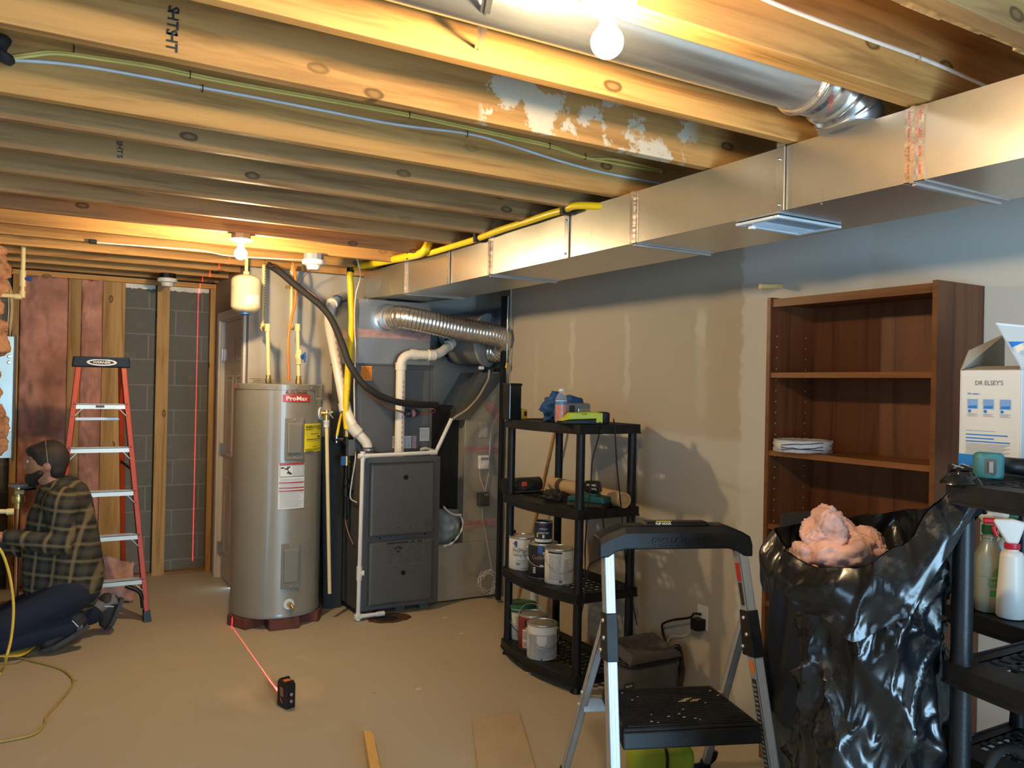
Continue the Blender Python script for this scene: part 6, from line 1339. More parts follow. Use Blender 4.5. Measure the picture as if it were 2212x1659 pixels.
t = thing('paper_plates', 'stack of white paper plates in torn plastic wrap on the bookcase shelf', 'plates', c)
MB().lathe(c, [(.075, .001), (.108, .012), (.112, .018), (.113, .028), (.112, .040), (.106, .046), (.07, .040), (0, .040)], 40).build('plate_stack', mat('paper_plate', (.62, .62, .60), .5), t, 50)
m, nt, bs = base('plastic_wrap', .15); bs.inputs['Alpha'].default_value = .45; bs.inputs['Base Color'].default_value = (.8, .8, .8, 1); WRAP = m
b = MB()
def fw(a, q):
    th2 = 2*math.pi*a; r_ = .118+.008*noise.noise(V((math.cos(th2)*4, math.sin(th2)*4, q*6))); return (c.x+r_*math.cos(th2), c.y+r_*math.sin(th2), c.z+.002+.050*q+.004*noise.noise(V((math.cos(th2)*7, math.sin(th2)*7, q*3))))
b.grid(fw, 60, 8, 0, True).build('plastic_wrap', WRAP, t, 60)
b = MB(); fa = math.atan2(-c.y, -c.x)
for k in range(3): b.tube([fw(((fa-.8+1.5*j/10) % 6.283)/6.283, .2+.2*k+.3*j/10*(1 if k != 1 else -.4)) for j in range(11)], .0022, 5)
b.build('wrap_print', mat('navy_print', (.03, .05, .14), .5), t, 60)
# ---------------------------------------------------------------- litter box, tool, bottles
BX0, BX1, BY0, BY1, BZ = 2.465, 2.70, 1.30, 1.482, ZA+.001; BH = 1.648-ZA
t = thing('litter_carton', 'opened white and blue carton with torn flaps on the rear black shelf', 'box', ((BX0+BX1)/2, (BY0+BY1)/2, BZ))
BXW = mat('carton_white', (.66, .66, .64), .45, var=.03); BLUP = mat('carton_blue', (.02, .20, .62), .4); GRB = mat('carton_inside', (.30, .27, .22), .8)
b = MB(); w_ = .004
b.box(BX0, BX1, BY0, BY0+w_, BZ, BZ+BH).box(BX0, BX1, BY1-w_, BY1, BZ, BZ+BH).box(BX0, BX0+w_, BY0+w_, BY1-w_, BZ, BZ+BH).box(BX1-w_, BX1, BY0+w_, BY1-w_, BZ, BZ+BH).box(BX0, BX1, BY0, BY1, BZ, BZ+.004)
b.build('carton_body', BXW, t, bevel=.002)
MB().box(BX0-.0008, BX0, BY0, BY1, BZ, BZ+.035).box(BX0, BX1, BY0-.0008, BY0, BZ, BZ+.035).build('blue_band', BLUP, t)
def onf(fy, fz): return V((BX0-.0012, BY1-(BY1-BY0)*fy, BZ+BH*fz))
b = MB(); text_flat(b, "DR ELSEY'S", onf(.49, .87), (0, -1, 0), (0, 0, 1), .014, .082); b.build('lettering', mat('brand_grey', (.10, .08, .08), .5), t)
b = MB()
for f in (.14, .40, .67): b.poly([onf(f, .60), onf(f+.17, .60), onf(f+.17, .70), onf(f, .70)])
b.build('picture_tile', mat('tile_blue', (.18, .35, .66), .5), t)
b = MB()
for f in (.14, .40, .67):
    b.poly([onf(f+.01, .605)+V((-.0004, 0, 0)), onf(f+.15, .605)+V((-.0004, 0, 0)), onf(f+.16, .635)+V((-.0004, 0, 0)), onf(f+.02, .63)+V((-.0004, 0, 0))])
    b.poly([V((BX0-.0013, onf(f+.035, 0).y+.005*math.cos(a), onf(f, .575).z+.005*math.sin(a))) for a in [2*math.pi*k/14 for k in range(14)]])
for f0, f1, z in ((.12, .80, .325), (.12, .58, .288), (.12, .84, .255)): b.poly([onf(f0, z), onf(f1, z), onf(f1, z+.012), onf(f0, z+.012)])
text_flat(b, "It's easy...", onf(.25, .755), (0, -1, 0), (0, 0, 1), .008, .04); b.build('blue_print', BLUP, t)
b = MB()
for f in (.14, .40, .67):
    for k in range(3): b.poly([onf(f, .545-.012*k), onf(f+.17-.03*(k % 2), .545-.012*k), onf(f+.17-.03*(k % 2), .549-.012*k), onf(f, .549-.012*k)])
for k in range(9): z = .235-.013*k; b.poly([onf(.12, z), onf(.84-.05*(k % 3), z), onf(.84-.05*(k % 3), z+.004), onf(.12, z+.004)])
b.poly([onf(.12, .37), onf(.6, .37), onf(.6, .374), onf(.12, .374)]); b.build('small_print', INKG, t)
zt = BZ+BH; pA, pB, pC, pD = V((BX0, BY1, zt)), V((BX0, BY0, zt)), V((BX1, BY0, zt)), V((BX1, BY1, zt))
f1 = P(2147, 720, x=2.6); f2 = P(2090, 757, x=2.5)
b = MB().prism([pA, P(2092, 757, x=2.52), P(2168, 722, x=2.62), pD], (0, -.004, 0)); b.build('back_flap', GRB, t)
b = MB(); b.prism([pB+V((0, 0, 0)), P(2150, 697, x=2.50), P(2235, 705, x=2.62), pC], (0.003, .003, 0)); fo = b.build('front_flap', BXW, t)
b = MB(); u1 = [P(2178, 738, x=2.50), P(2240, 738, x=2.60), P(2240, 766, x=2.60), P(2192, 764, x=2.498)]; b.prism([p+V((-.004, -.004, 0)) for p in u1], (.001, .001, 0)); b.build('flap_print', BLUP, fo)
u1 = [P(2190, 750, x=2.49), P(2204, 742, x=2.49), P(2212, 752, x=2.49), P(2196, 762, x=2.49)]; b = MB().prism([p+V((-.006, -.006, 0)) for p in u1], (.001, .001, 0)); b.build('flap_emblem', PAPER, fo)
b = MB().prism([V((BX0+.002, BY1-.01, zt)), V((BX0+.002, BY0+.01, zt)), V((BX0+.05, BY0+.03, zt+.012)), V((BX0+.05, BY1-.03, zt+.012))], (0, 0, .002)); b.build('front_tongue', GRB, t)
# teal cordless tool on the near shelf
c = P(2136, 991, z=ZA+.035); c = V((2.13, 1.165, ZA+.036)); cc = P(2136, 991, x=2.13); c = V((cc.x, cc.y, ZA+.034))
TG = mat('worn_teal', (.035, .17, .19), .5, var=.25, scale=30)
vd = V((-c.x, -c.y, 0)).normalized(); sd = V((-vd.y, vd.x, 0)); n_ = (vd*.95+sd*(.2)).normalized(); s_ = V((-n_.y, n_.x, 0)); sr = s_ if s_.dot(RT) > 0 else -s_
t = thing('cordless_tool', 'teal and black cordless tool lying on the corner of the near black shelf', 'tool', (c.x, c.y, ZA))
def rr4(w, h, y, k=.012): 
    return [c+sr*(sx*(w-k)+k*math.cos(a))+V((0, 0, sz*(h-k)+k*math.sin(a)))+n_*y for sx, sz, a0 in ((1, 1, 0), (-1, 1, 1), (-1, -1, 2), (1, -1, 3)) for a in [(a0+j/4)*math.pi/2 for j in range(5)]]
b = MB(); Rr = [rr4(.028, .033, -.03), rr4(.034, .034, -.01), rr4(.033, .034, .012), rr4(.026, .030, .020)]; n2 = 20
b.add([p for q in Rr for p in q], [(i*n2+k, i*n2+(k+1) % n2, (i+1)*n2+(k+1) % n2, (i+1)*n2+k) for i in range(3) for k in range(n2)]+[tuple(range(n2-1, -1, -1)), tuple(range(3*n2, 4*n2))]); b.build('tool_base', TG, t, 50)
b = MB().add(rr4(.014, .019, .0205, .004), [tuple(range(20))]); b.build('battery_socket', mat('socket_grey', (.08, .075, .07), .5), t)
b = MB(); b.hexa([c+sr*-.005+V((0, 0, -.016))+n_*.022, c+sr*.006+V((0, 0, -.016))+n_*.022, c+sr*.006+V((0, 0, .012))+n_*.022, c+sr*-.005+V((0, 0, .012))+n_*.022], [c+sr*-.004+V((0, 0, -.016))+n_*.026, c+sr*.005+V((0, 0, -.016))+n_*.026, c+sr*.005+V((0, 0, .012))+n_*.026, c+sr*-.004+V((0, 0, .012))+n_*.026]); b.build('socket_rail', mat('rail_grey', (.30, .28, .25), .4), t)
MB().tube(spline([c-n_*.02, c-n_*.06+sr*.02, c-n_*.10+sr*.06+V((0, 0, -.006)), c-n_*.11+sr*.12+V((0, 0, -.010)), c-n_*.11+sr*.18+V((0, 0, -.012))], 6), [.024]*25, 14).build('tool_handle', BLK, t, 60)
b = MB(); random.seed(14); c0 = P(2083, 1012, z=ZA+.004)
for k in range(4):
    a = random.random()*3; b.tube([c0+V((.03*k-.05, -.01*k, .003)), c0+V((.03*k-.05+.05*math.cos(a), .02*math.sin(a)-.01*k, .012)), c0+V((.03*k+.03*math.cos(a*2), .03, .003))], .002, 6)
tag(b.build('wire_scraps', STEEL, smooth=60), 'few bright wire scraps on the black shelf in front of the carton', 'wire', kind='stuff')
# spray bottles on the rear shelf
zB = .945*.982-.001
def spray(name, lab, u, vt, x, m, bm, trig, lab_m=None):
    p = P(u, 1315, x=x); c = V((x, p.y, zB)); h = P(u, vt, x=x).z-zB; t = thing(name, lab, 'bottle', c, group='spray bottles')
    pr2 = [(0, 0.001), (.040, .001), (.043, .006), (.043, h*.50), (.040, h*.56), (.027, h*.66), (.021, h*.70), (.0205, h*.735), (.024, h*.74), (.024, h*.755), (.017, h*.76), (.017, h*.78)] if trig == 'g' else [(0, .001), (.036, .001), (.040, .006), (.038, h*.22), (.031, h*.62), (.028, h*.66), (.017, h*.68), (.017, h*.70)]
    MB().lathe(c, pr2, 32).build('bottle_body', m, t, 50)
    zc_ = h*(.775 if trig == 'g' else .695); CM = GRN if trig == 'g' else mat('red_collar', (.55, .015, .03), .4)
    MB().lathe(c, [(.020, zc_), (.021, zc_+.004), (.021, h*.86 if trig == 'g' else h*.75), (.016, h*.865 if trig == 'g' else h*.755)], 24).build('collar', CM, t, 50)
    s_ = sr if trig == 'g' else -sr; f = s_*.8+V((0, 0, 0)); z2 = h*.86 if trig == 'g' else h*.75
    side = V((-s_.y, s_.x, 0))*.014
    P5 = [c+V((0, 0, z2))-s_*.014, c+V((0, 0, z2))+s_*.016, c+V((0, 0, h*.95))+s_*.05, c+V((0, 0, h*.99))+s_*.052, c+V((0, 0, h))-s_*.0, c+V((0, 0, h*.96))-s_*.045, c+V((0, 0, h*.93))-s_*.03]
    MB().prism([p-side for p in P5], side*2).build('spray_head', WHT, t, bevel=.006)
    MB().tube([c+V((0, 0, h*.965))+s_*.045, c+V((0, 0, h*.965))+s_*.075], .009, 10).build('nozzle', GRN if trig == 'g' else CM, t, 50)
    MB().tube(spline([c+V((0, 0, h*.94))+s_*.034, c+V((0, 0, h*.89))+s_*.048, c+V((0, 0, h*.82))+s_*.040], 4), .006, 8).build('trigger', WHT if trig == 'g' else CM, t, 50)
    return t, c, h
m, nt, bs = base('clear_green_bottle', .25); bs.inputs['Base Color'].default_value = (.40, .42, .33, 1); bs.inputs['Transmission Weight'].default_value = .35; bs.inputs['Subsurface Weight'].default_value = 0
t, c, h = spray('spray_bottle', 'cloudy clear spray bottle with a green collar on the rear black shelf', 2134, 1104, 2.52, m, None, 'g')
fa = math.atan2(-c.y, -c.x); b = MB(); 
text_cyl(b, 'SIMPLE', c, .0438, fa+.45, c.z+h*.33, .012, .042); text_cyl(b, 'GREEN', c, .0438, fa+.45, c.z+h*.28, .012, .042)
for k in range(5): patch_cyl(b, c, .0438, fa+.15+.06*k, fa+.75, c.z+h*(.37+.017*k), c.z+h*(.378+.017*k), 4)
patch_cyl(b, c, .0438, fa+.1, fa+.85, c.z+h*.17, c.z+h*.23, 6); patch_cyl(b, c, .0438, fa-.6, fa+.05, c.z+h*.36, c.z+h*.363, 4); b.build('green_print', mat('green_print', (.02, .22, .06), .5), t)
t, c, h = spray('spray_bottle', 'white spray bottle with a red nozzle and collar on the rear black shelf', 2184, 1120, 2.50, WHT, None, 'r')
m = mat('grey_white_bottle', (.55, .55, .52), .5)
p = P(2172, 1200, x=2.62); c = V((2.62, p.y, zB)); h = P(2172, 1140, x=2.62).z-zB; t = thing('cleaner_bottle', 'pale bottle half hidden behind the two spray bottles', 'bottle', c)
MB().lathe(c, [(0, .001), (.036, .001), (.038, .005), (.038, h*.7), (.016, h*.85), (.016, h*.9)], 28).build('bottle_body', m, t, 50); MB().lathe(c, [(.019, h*.88), (.018, h), (0, h)], 20).build('bottle_cap', GRN, t, 50)
fa = math.atan2(-c.y, -c.x); b = MB()
for k in range(5): patch_cyl(b, c, .0386, fa-.5, fa+.5, c.z+h*(.5+.03*k), c.z+h*(.51+.03*k), 5)
b.build('bottle_print', INK, t)
# tool bag on the near shelf's lower tier
zl = .512*.982; c = V((2.10, .98, zl))
t = thing('tool_bag', 'black tool bag with looped handles and teal tool low on the near shelf', 'bag', c)
MB().box(2.0, 2.25, .78, 1.14, zl+.001, zl+.12).build('bag_body', mat('black_canvas', (.02, .02, .021), .85, bmp=.3), t, bevel=.03, bseg=3)
MB().tube(spline([(2.02, 1.13, zl+.10), (2.02, 1.125, zl+.18), (2.02, 1.09, zl+.235), (2.02, 1.04, zl+.235), (2.02, 1.0, zl+.18), (2.02, .98, zl+.10)], 6), .012, 10).build('bag_handle', RUB, t, 60)
MB().tube([(2.03, 1.04, zl+.125), (2.06, .95, zl+.20)], [.02, .028], 14).tube([(2.05, .99, zl+.17), (2.05, .90, zl+.15)], .022, 14).build('teal_tool', mat('bright_teal', (.02, .30, .34), .4), t, 50)
# ---------------------------------------------------------------- trash bag
m, nt, bs = base('black_film', .23, 0, .5); bs.inputs['Base Color'].default_value = (.008, .008, .009, 1); vec = coords(nt); bump(nt, bs, nz(nt, vec, 9, 2, .4, 2.0), .22, .012)
d_ = smooth(nt, nz(nt, vec, 9, 5, .7), .52, .68); nt.links.new(mix(nt, mth(nt, 'MULTIPLY', d_, .35), (.007, .007, .008), (.05, .047, .042)), bs.inputs['Base Color']); nt.links.new(mth(nt, 'MULTIPLY_ADD', d_, .25, .20), bs.inputs['Roughness']); FILM = m
BC = V((1.95, 1.41, 0)); tv = V((-BC.x, -BC.y, 0)).normalized(); lf = V((tv.y, -tv.x, 0)); lf = lf if lf.dot(RT) < 0 else -lf
def bdir(a): return tv*math.cos(a)+lf*math.sin(a)   # 0 toward the room, + to the left
def rim(a):
    c_, s_ = math.cos(a), math.sin(a)
    key = [(-180, 1.225, .19), (-140, 1.255, .19), (-110, 1.30, .20), (-85, 1.36, .215), (-62, 1.385, .24), (-42, 1.31, .215), (-20, 1.205, .195), (10, 1.14, .19), (45, 1.125, .19), (72, 1.15, .215), (92, 1.185, .245), (118, 1.19, .215), (150, 1.20, .19), (180, 1.225, .19)]
    d = math.degrees(a); d = (d+180) % 360-180
    for (a0, z0, r0), (a1, z1, r1) in zip(key[:-1], key[1:]):
        if a0 <= d <= a1: f = (d-a0)/(a1-a0); f = f*f*(3-2*f); return z0+(z1-z0)*f, r0+(r1-r0)*f
    return 1.2, .19
def fold(a, z, k=1):
    q = bdir(a); n1 = noise.noise(V((q.x*1.4+z*.5, q.y*1.4, z*1.3+2))); n2 = 1-abs(noise.noise(V((q.x*1.25-z*1.9, q.y*1.25+z*1.3, z*1.6+7))))*2.6
    n3 = 1-abs(noise.noise(V((q.x*1.7+z*3.0, q.y*1.7-z*2.6, z*2.0+3))))*3.4; n4 = 1-abs(noise.noise(V((q.x*3.2-z*5, q.y*3.2+z*4, z*4))))*5
    return k*(.045*n1+.034*max(0, n2)**2+.024*max(0, n3)**2+.010*max(0, n4)**2)
t = thing('trash_bag', 'big open black trash bag hung from the corner of the near black shelf', 'trash bag', BC)
b = MB()
def fbag(a, q):
    an = 2*math.pi*a; zr, r0 = rim(an); z = zr*q+.001; f = q; e = max(0, 1-q)
    body = .165+.015*math.sin(q*5)-.05*max(0, .12-q)/.12; k = max(0, (q-.80)/.20); k = k*k*(3-2*k)
    r_ = (body+fold(an, z, min(1, q*6)))*(1-k)+(r0+fold(an, z, .35))*k
    if 1-q < 1e-6: r_ += .0
    return BC+bdir(an)*r_+V((0, 0, z))
b.grid(fbag, 170, 110, 0, True); o = b.build('bag_film', FILM, t, 80)
b = MB()
def fcuff(a, q):   # folded-over cuff
    an = 2*math.pi*a; zr, r0 = rim(an); d = math.degrees(an); d = (d+180) % 360-180
    L = .085+.085*math.exp(-((d+5)/34)**2)+.04*math.exp(-((d-85)/25)**2)+.02*noise.noise(V((math.cos(an)*3, math.sin(an)*3, 5)))
    z = zr+.004*math.sin(q*math.pi)-L*q; out = .006+.055*math.sin(min(1.3, q*1.9))+.020*noise.noise(V((math.cos(an)*2.4, math.sin(an)*2.4, q*2)))*q
    body = .168+fold(an, max(.0, z), .5); k = min(1, q*1.5); 
    return BC+bdir(an)*(max((r0+fold(an, zr, .35))*(1-k)+max(body, r0*.92)*k, 0)+out)+V((0, 0, z))
b.grid(fcuff, 170, 22, 0, True); b.build('bag_cuff', FILM, t, 80)
b = MB(); kn = V((1.955, 1.17, ZA+.012))
b.grid(lambda a, q: kn+V((math.cos(2*math.pi*a)*(.055-.03*q)*(1+.4*noise.noise(V((a*9, q*3, 1)))), math.sin(2*math.pi*a)*(.04-.02*q)*(1+.4*noise.noise(V((a*7, q*3, 4)))), -.012+.030*q+.008*noise.noise(V((a*8, q*4, 2))))), 30, 6, 0, True).build('bag_knot', FILM, t, 70)
wc = BC+lf*.06+V((0, 0, 1.13))
wool([wc+V((0, 0, -.01)), wc+lf*.045+V((0, 0, .05)), wc-lf*.06+V((0, 0, -.01)), wc+lf*.09+tv*.02+V((0, 0, -.03))], [.10, .07, .075, .065], 'pink insulation wad stuffed in the mouth of the trash bag', 31)
a = BC-lf*.10+tv*.05+V((0, 0, 1.10)); tag(MB().prism([a, a-lf*.12+tv*.01+V((0, 0, .045)), a-lf*.11-tv*.03+V((0, 0, .085)), a-lf*.03-tv*.02+V((0, 0, .06))], tv*.006).build('cardboard_scrap', CARD), 'small cardboard scrap beside the pink wad in the trash bag', 'cardboard')
# dark jacket over a clear bin
JC = V((2.43, 2.00, 0)); t = thing('plastic_bin', 'clear plastic bin showing below the black jacket, behind the trash bag', 'bin', JC)
m, nt, bs = base('clear_bin_plastic', .12); bs.inputs['Base Color'].default_value = (.35, .40, .40, 1); bs.inputs['Transmission Weight'].default_value = .75; bs.inputs['IOR'].default_value = 1.2
MB().box(JC.x-.09, JC.x+.10, JC.y-.085, JC.y+.085, .002, .68).build('bin_wall', m, t, bevel=.02)
MB().box(JC.x-.075, JC.x+.085, JC.y-.07, JC.y+.07, .02, .62).build('bin_contents', mat('dark_contents', (.03, .035, .03), .6, var=.9, scale=14), t)
MB().box(JC.x-.095, JC.x+.105, JC.y-.09, JC.y+.09, .682, .72).box(JC.x-.06, JC.x+.08, JC.y-.06, JC.y+.06, .72, 1.10).build('bin_lid', BLK, t, bevel=.02)
b = MB()
def fj(a, q):
    an = 2*math.pi*a; z = 1.135-.70*q-.03*math.sin(an*2)*q; 
    if q < .12: r_ = .115*(q/.12)**.6; z = 1.145-.02*(q/.12)
    else: r_ = .118+.05*(q-.12)+(.012*math.sin(an*7+q*2)+.008*math.sin(an*11+1+q*3))*min(1, (q-.12)*3)
    cx = .012*math.cos(an); return JC+V((.015, 0, 0))+V((math.cos(an)*r_*1.04, math.sin(an)*r_*1.05, z))
b.grid(fj, 120, 50, 0, True); tag(b.build('black_jacket', mat('black_cloth', (.008, .009, .013), .95, var=.2, bmp=.2, bscale=120), smooth=80), 'black jacket draped behind and left of the trash bag', 'jacket')
# ---------------------------------------------------------------- kneeling person
def vox(name, mat_, parts, parent, voxel, smooth_it=6, local_=False):
    """one continuous skin grown round overlapping tapered limbs"""
    b = MB()
    for seg in parts:
        if seg[0] == 'b': _, c, r, s = seg; b.ball(c, r, 20, 14, s)
        else:
            _, pts, rs = seg; P2 = []; R2 = []
            for i in range(len(pts)-1):
                for k in range(6): f = k/6; P2.append(V(pts[i])*(1-f)+V(pts[i+1])*f); R2.append(rs[i]*(1-f)+rs[i+1]*f)
            P2.append(V(pts[-1])); R2.append(rs[-1]); b.tube(P2, R2, 14)
            for p, r in ((pts[0], rs[0]), (pts[-1], rs[-1])): b.ball(p, r*.98, 14, 10)
    o = b.build(name, mat_, parent)
    rm = o.modifiers.new('skin', 'REMESH'); rm.mode = 'VOXEL'; rm.voxel_size = voxel; rm.use_smooth_shade = True
    sm = o.modifiers.new('soft', 'SMOOTH'); sm.iterations = smooth_it; sm.factor = .5
    return o
SKIN = mat('skin', (.36, .17, .10), .55, var=.08, scale=20)
HAIR = mat('dark_hair', (.018, .012, .009), .7, var=.4, scale=60, bmp=.4, bscale=120)
JEAN = mat('dark_denim', (.007, .012, .028), .9, var=.3, scale=6, bmp=.2, bscale=160)
SHOE = mat('dark_shoe', (.022, .020, .020), .7, var=.4, scale=20); SOLE = mat('shoe_sole', (.05, .047, .045), .75)
def plaid():
    m, nt, b = base('plaid_flannel', .9, 0, .2); vec = coords(nt, (1, 1, 1), (0, -.14, .5)); sx = nt.nodes.new('ShaderNodeSeparateXYZ'); nt.links.new(vec, sx.inputs[0])
    wv = nz(nt, coords(nt), 7, 2)
    def bands(s, off, per, lo, hi):
        q = mth(nt, 'ADD', s, mth(nt, 'MULTIPLY', wv, .02)); q = mth(nt, 'ADD', q, off)
        f = mth(nt, 'ABSOLUTE', mth(nt, 'SUBTRACT', mth(nt, 'FRACT', mth(nt, 'DIVIDE', q, per)), .5)); return smooth(nt, f, hi, lo)
    X, Z = sx.outputs[0], sx.outputs[2]
    dark = (.020, .020, .017); grey = (.060, .056, .044); yel = (.22, .17, .085)
    hX = bands(X, 0, .095, .12, .24); hZ = bands(Z, 0, .095, .12, .24); c = mix(nt, mth(nt, 'MULTIPLY', mth(nt, 'ADD', hX, hZ), .5), dark, grey)
    c = mix(nt, mth(nt, 'MULTIPLY', bands(X, .0475, .095, .04, .13), .62), c, yel); c = mix(nt, mth(nt, 'MULTIPLY', bands(Z, .0475, .095, .04, .13), .5), c, yel)
    nt.links.new(c, b.inputs['Base Color']); bump(nt, b, nz(nt, coords(nt), 9, 3), .4, .02); return m
PLD = plaid()
yn, ym_, yf = 5.36, 5.50, 5.64     # near side, middle, far side
head = P(100, 1000, y=ym_); neck = P(122, 1052, y=ym_); chest = P(130, 1090, y=ym_); belly = P(135, 1180, y=ym_); hip = P(140, 1255, y=ym_)
shN, shF = P(132, 1080, y=yn), P(120, 1078, y=yf+.01); elN = P(134, 1180, y=yn-.07); wrN = P(12, 1160, y=yn-.10); elF = P(60, 1185, y=yf); wrF = P(-30, 1165, y=yf-.05)
hpN, hpF = P(150, 1285, y=yn+.04), P(155, 1275, y=yf-.04); knN = P(-75, 1370, y=yn+.0); knN.z = .085; knF = P(-40, 1320, y=yf); knF.z = .10
anN = P(158, 1352, y=yn+.03); anF = P(205, 1322, y=yf-.02)
root = thing('person', 'person in a plaid flannel shirt and dark jeans kneeling at the left wall', 'person', (hip.x, ym_, 0))
fw = V((-1, .18, 0)).normalized()
parts = [('b', head+V((.0, 0, .0)), .098, (1.02, .80, 1.16)), ('b', head+fw*.028+V((0, 0, -.062)), .066, (1.0, .86, .9)), ('l', [neck+V((0.0, 0, -.03)), head+V((.01, 0, -.05))], [.060, .056]),
    ('b', head+fw*.102+V((0, 0, -.020)), .016, (1.2, .8, 1.3)), ('b', head+fw*.088+V((0, 0, .015)), .024, (.8, 1.9, .6)), ('b', head+fw*.086+V((0, 0, -.060)), .020, (.8, 1.5, .5)),
    ('b', head+V((.004, -.079, -.012)), .024, (.8, .42, 1.25)), ('b', head+V((.004, .079, -.012)), .024, (.8, .42, 1.25)),
    ('l', [chest+V((0, -.11, .01)), chest+V((0, .11, .01))], [.085, .085]), ('l', [chest, belly, hip], [.125, .125, .14]),
    ('l', [shN, elN, wrN], [.055, .043, .028]), ('l', [shF, elF, wrF], [.055, .043, .028]),
    ('l', [hpN, knN], [.088, .058]), ('l', [hpF, knF], [.088, .058]), ('l', [knN+V((.02, 0, 0)), anN], [.058, .038]), ('l', [knF+V((.02, 0, 0)), anF], [.058, .038])]
def hand(w, d, up):
    out = []; d = V(d).normalized(); up = V(up).normalized(); s = d.cross(up).normalized()
    out.append(('l', [w, w+d*.05, w+d*.085], [.026, .034, .036]))
    for k, L in ((-1.5, .060), (-.5, .072), (.5, .068), (1.5, .052)):
        q = w+d*.085+s*k*.019; out.append(('l', [q, q+d*L*.5-up*.006, q+d*L*.8-up*.030, q+d*L*.75-up*.05], [.0105, .010, .009, .008]))
    q = w+d*.03-s*.03; out.append(('l', [q, q+d*.03-s*.03-up*.012, q+d*.055-s*.034-up*.03], [.014, .011, .009])); return out
parts += hand(wrN, (-1, .1, .05), (0, 0, 1)) + hand(wrF, (-1, .0, .1), (0, 0, 1))
body = vox('body', SKIN, parts, root, .0075, 3)
b = MB()
for sdy in (-1, 1): b.ball(head+fw*.090+V((0, sdy*.034, .012)), .012, 12, 8)
b.build('eye', mat('eye_white', (.7, .68, .64), .25), root, 60)
vox('hair', HAIR, [('b', head+V((.016, 0, .022)), .107, (1.0, .82, 1.06)), ('b', head+V((.045, 0, -.03)), .078, (.8, .98, 1.0)), ('b', head+fw*.03+V((0, 0, .070)), .070, (1.1, 1.05, .6))], root, .008, 4)
vox('beard', HAIR, [('b', head+fw*.062+V((0, 0, -.088)), .048, (1.0, 1.15, .95)), ('l', [head+fw*.03+V((0, -.070, -.05)), head+fw*.07+V((0, -.03, -.085))], [.020, .03]), ('l', [head+fw*.03+V((0, .070, -.05)), head+fw*.07+V((0, .03, -.085))], [.020, .03])], root, .008, 3)
b = MB().tube([head+V((.005, 0, 0))+V((math.cos(a)*.0-.012*math.sin(a), math.cos(a)*.088, .130*math.sin(a)+.0)) for a in [math.pi*k/24 for k in range(25)]], .0035, 8); b.build('head_band', mat('tan_strap', (.20, .15, .10), .6), root, 60)
o = vox('shirt', PLD, [('l', [chest+V((0, -.135, .015)), chest+V((0, .135, .015))], [.105, .105]), ('l', [chest+V((.015, 0, .02)), belly+V((.03, 0, 0)), hip+V((.035, 0, .02)), hip+V((.03, 0, -.065))], [.155, .172, .180, .165]), ('b', hip+V((.015, 0, -.03)), .19, (1, 1.02, .52)),
    ('l', [chest+V((-.06, -.05, -.06)), belly+V((-.09, -.03, 0)), hip+V((-.10, 0, .0))], [.11, .12, .12]), ('l', [shN, elN, wrN+V((.015, 0, 0))], [.085, .066, .044]), ('l', [shF, elF, wrF+V((.015, 0, 0))], [.085, .066, .044]), ('l', [neck+V((.01, -.05, -.03)), neck+V((.01, .05, -.03))], [.055, .055])], root, .010, 5)
MB().tube([neck+V((.01+.075*math.cos(a), .078*math.sin(a), -.005+.022*math.cos(a))) for a in [2*math.pi*k/28 for k in range(28)]], .016, 8, closed=True).build('collar', PLD, root, 60)
vox('jeans', JEAN, [('b', hip+V((.02, 0, -.06)), .172, (1.02, 1.05, .75)), ('l', [hpN, knN+V((0, 0, .012))], [.118, .080]), ('l', [hpF, knF+V((0, 0, .012))], [.118, .080]), ('l', [knN+V((.02, 0, .01)), anN+V((-.03, 0, 0))], [.078, .066]), ('l', [knF+V((.02, 0, .01)), anF+V((-.02, 0, -.01))], [.078, .066])], root, .011, 4)
def shoe(heel, toe, upv, y):
    d = (toe-heel); L = d.length; d.normalize(); s = V((0, 1, 0)); s = (s-d*s.dot(d)).normalized(); u = d.cross(s); u = u if u.dot(V(upv)) > 0 else -u
    # u: from the sole to the top of the foot
    vox('shoe', SHOE, [('l', [heel+d*.03+u*.045, heel+d*L*.45+u*.04, toe-d*.045+u*.032], [.042, .044, .038]), ('b', heel+d*.035+u*.075, .048, (1, 1, 1)), ('l', [heel+d*.09+u*.07, heel+d*L*.6+u*.045], [.038, .036])], root, .007, 3)
    b = MB(); N = 16; A = []; B = []
    for k in range(N+1):
        f = k/N; w_ = .036+.010*math.sin(f*3.0)-.012*(1-math.sin(min(1, f*8)*math.pi/2))-.022*max(0, f-.82)/.18; c = heel+d*L*f-u*.004+u*(.012*max(0, f-.75)/.25)
        A.append((c-s*w_, c+s*w_))
    for k in range(N): b.hexa([A[k][0]-u*.012, A[k][1]-u*.012, A[k+1][1]-u*.012, A[k+1][0]-u*.012], [A[k][0]+u*.012, A[k][1]+u*.012, A[k+1][1]+u*.012, A[k+1][0]+u*.012])
    b.build('shoe_sole', SOLE, root)
    q = heel+d*.05+u*.03-s*.047; MB().beam(q, q+u*.05+d*.01, .005, .003, s).build('reflective_strip', mat('reflective_strip', (.6, .66, .7), .3) if 'reflective_strip' not in MATS else MATS['reflective_strip'], root)
tN = P(92, 1408, y=yn-.0); tN.z = .022; hN = P(190, 1365, y=yn+.03); hN.z = max(hN.z, .14)
shoe(hN, tN, (-1, 0, .6), yn)
tF = P(232, 1368, y=yf); tF.z = .022; hF = P(262, 1292, y=yf)
shoe(hF, tF, (-1, 0, .2), yf)
for a_, h_, n_ in ((anN, hN, 'sock'), (anF, hF, 'sock')): MB().tube([a_+V((-.05, 0, .0)), h_+V((-.03, 0, .0))], [.043, .040], 14).build('sock', mat('grey_sock', (.16, .15, .14), .9) if 'grey_sock' not in MATS else MATS['grey_sock'], root, 60)
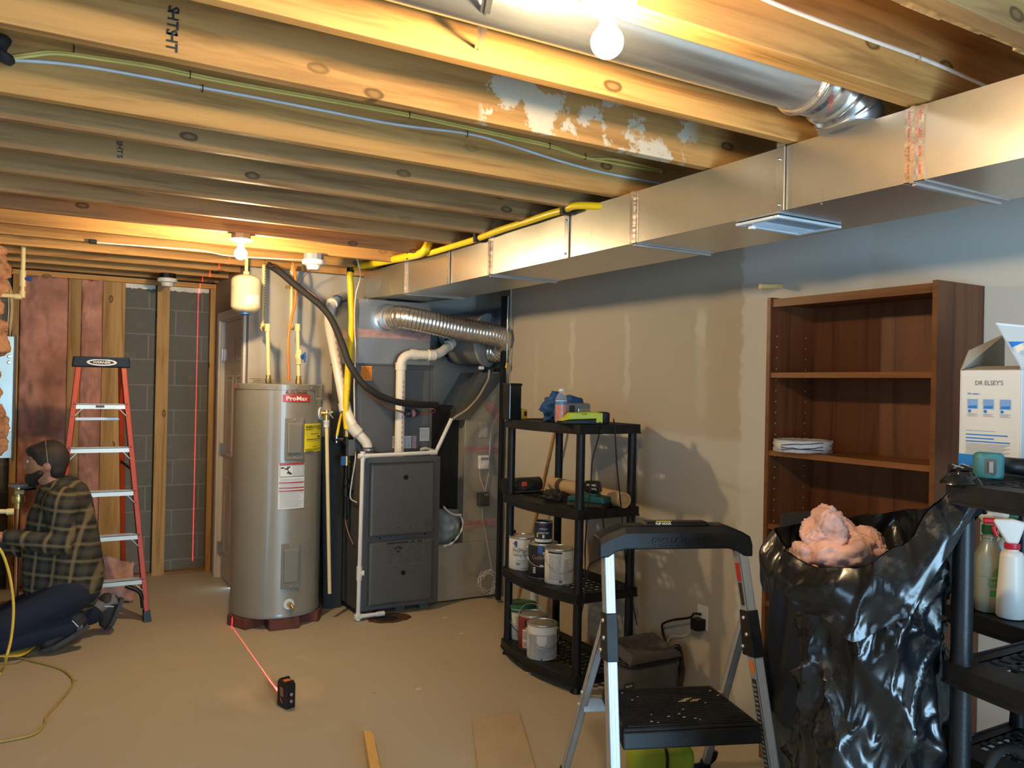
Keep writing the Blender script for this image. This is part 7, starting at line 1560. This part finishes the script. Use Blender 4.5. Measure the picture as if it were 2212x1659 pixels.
# plumbing the person works on
p = P(40, 1062, y=5.72); t = thing('water_valve', 'brass and grey water valve assembly in front of the kneeling person', 'valve', p)
MB().tube([p+V((0, 0, .04)), p+V((0, 0, -.10))], .022, 14).lathe(p+V((0, 0, -.045)), [(.035, -.02), (.038, 0), (.035, .02)], 8).build('valve_body', BRASS, t, 50)
MB().lathe(p+V((0, 0, .03)), [(.05, 0), (.055, .006), (.055, .016), (.04, .02)], 20).build('valve_wheel', mat('grey_cast', (.25, .22, .18), .5), t, 50)
MB().tube([p+V((0, 0, .02)), p+V((.09, 0, .025))], .018, 12).build('valve_arm', BLK, t, 50); MB().box(p.x-.02, p.x+.03, p.y-.045, p.y-.0, p.z-.012, p.z+.014).build('valve_tag', mat('dull_tag', (.40, .30, .10), .6), t, bevel=.004)
MB().tube([p+V((0, 0, -.09)), (p.x, p.y, .0)], .014, 12).build('riser_pipe', COPPER, t, 50)
q0, q1 = P(30, 1105, y=5.30), P(-60, 1104, y=5.30)
tag(MB().tube([q0, q1], .0125, 14).tube([q0+V((-.035, 0, 0)), q0], .0175, 14).build('pipe_stub', CREAM, smooth=50), 'short cream pipe with an end cap sticking in at the left edge beside the person', 'pipe')
# cream supply pipe at the top left
y_ = 6.02; a, b_, c_ = P(51, 524, y=y_), P(48, 641, y=y_), P(-30, 635, y=y_); a.z = ZJ+.02
t = thing('supply_pipe', 'cream supply pipe dropping from the joists at the left edge with a small blue valve', 'pipe', b_)
MB().tube(fillet([a, b_, c_], .03), .0135, 14).build('pipe_run', CREAM, t, 50); MB().tube([b_+V((0, 0, .035)), b_+V((0, 0, -.006))], .018, 14).tube([b_+V((-.04, 0, 0)), b_], .018, 14).build('elbow', CREAM, t, 50)
v_ = P(50, 602, y=y_); v_.x = b_.x; vo = MB().tube([v_+V((0, 0, -.05)), v_+V((0, 0, .05))], .019, 14).build('valve_body', CREAM, t, 50); MB().tube([v_, v_+V((.045, -.02, 0))], [.008, .016], 10).build('valve_knob', BLU, vo)
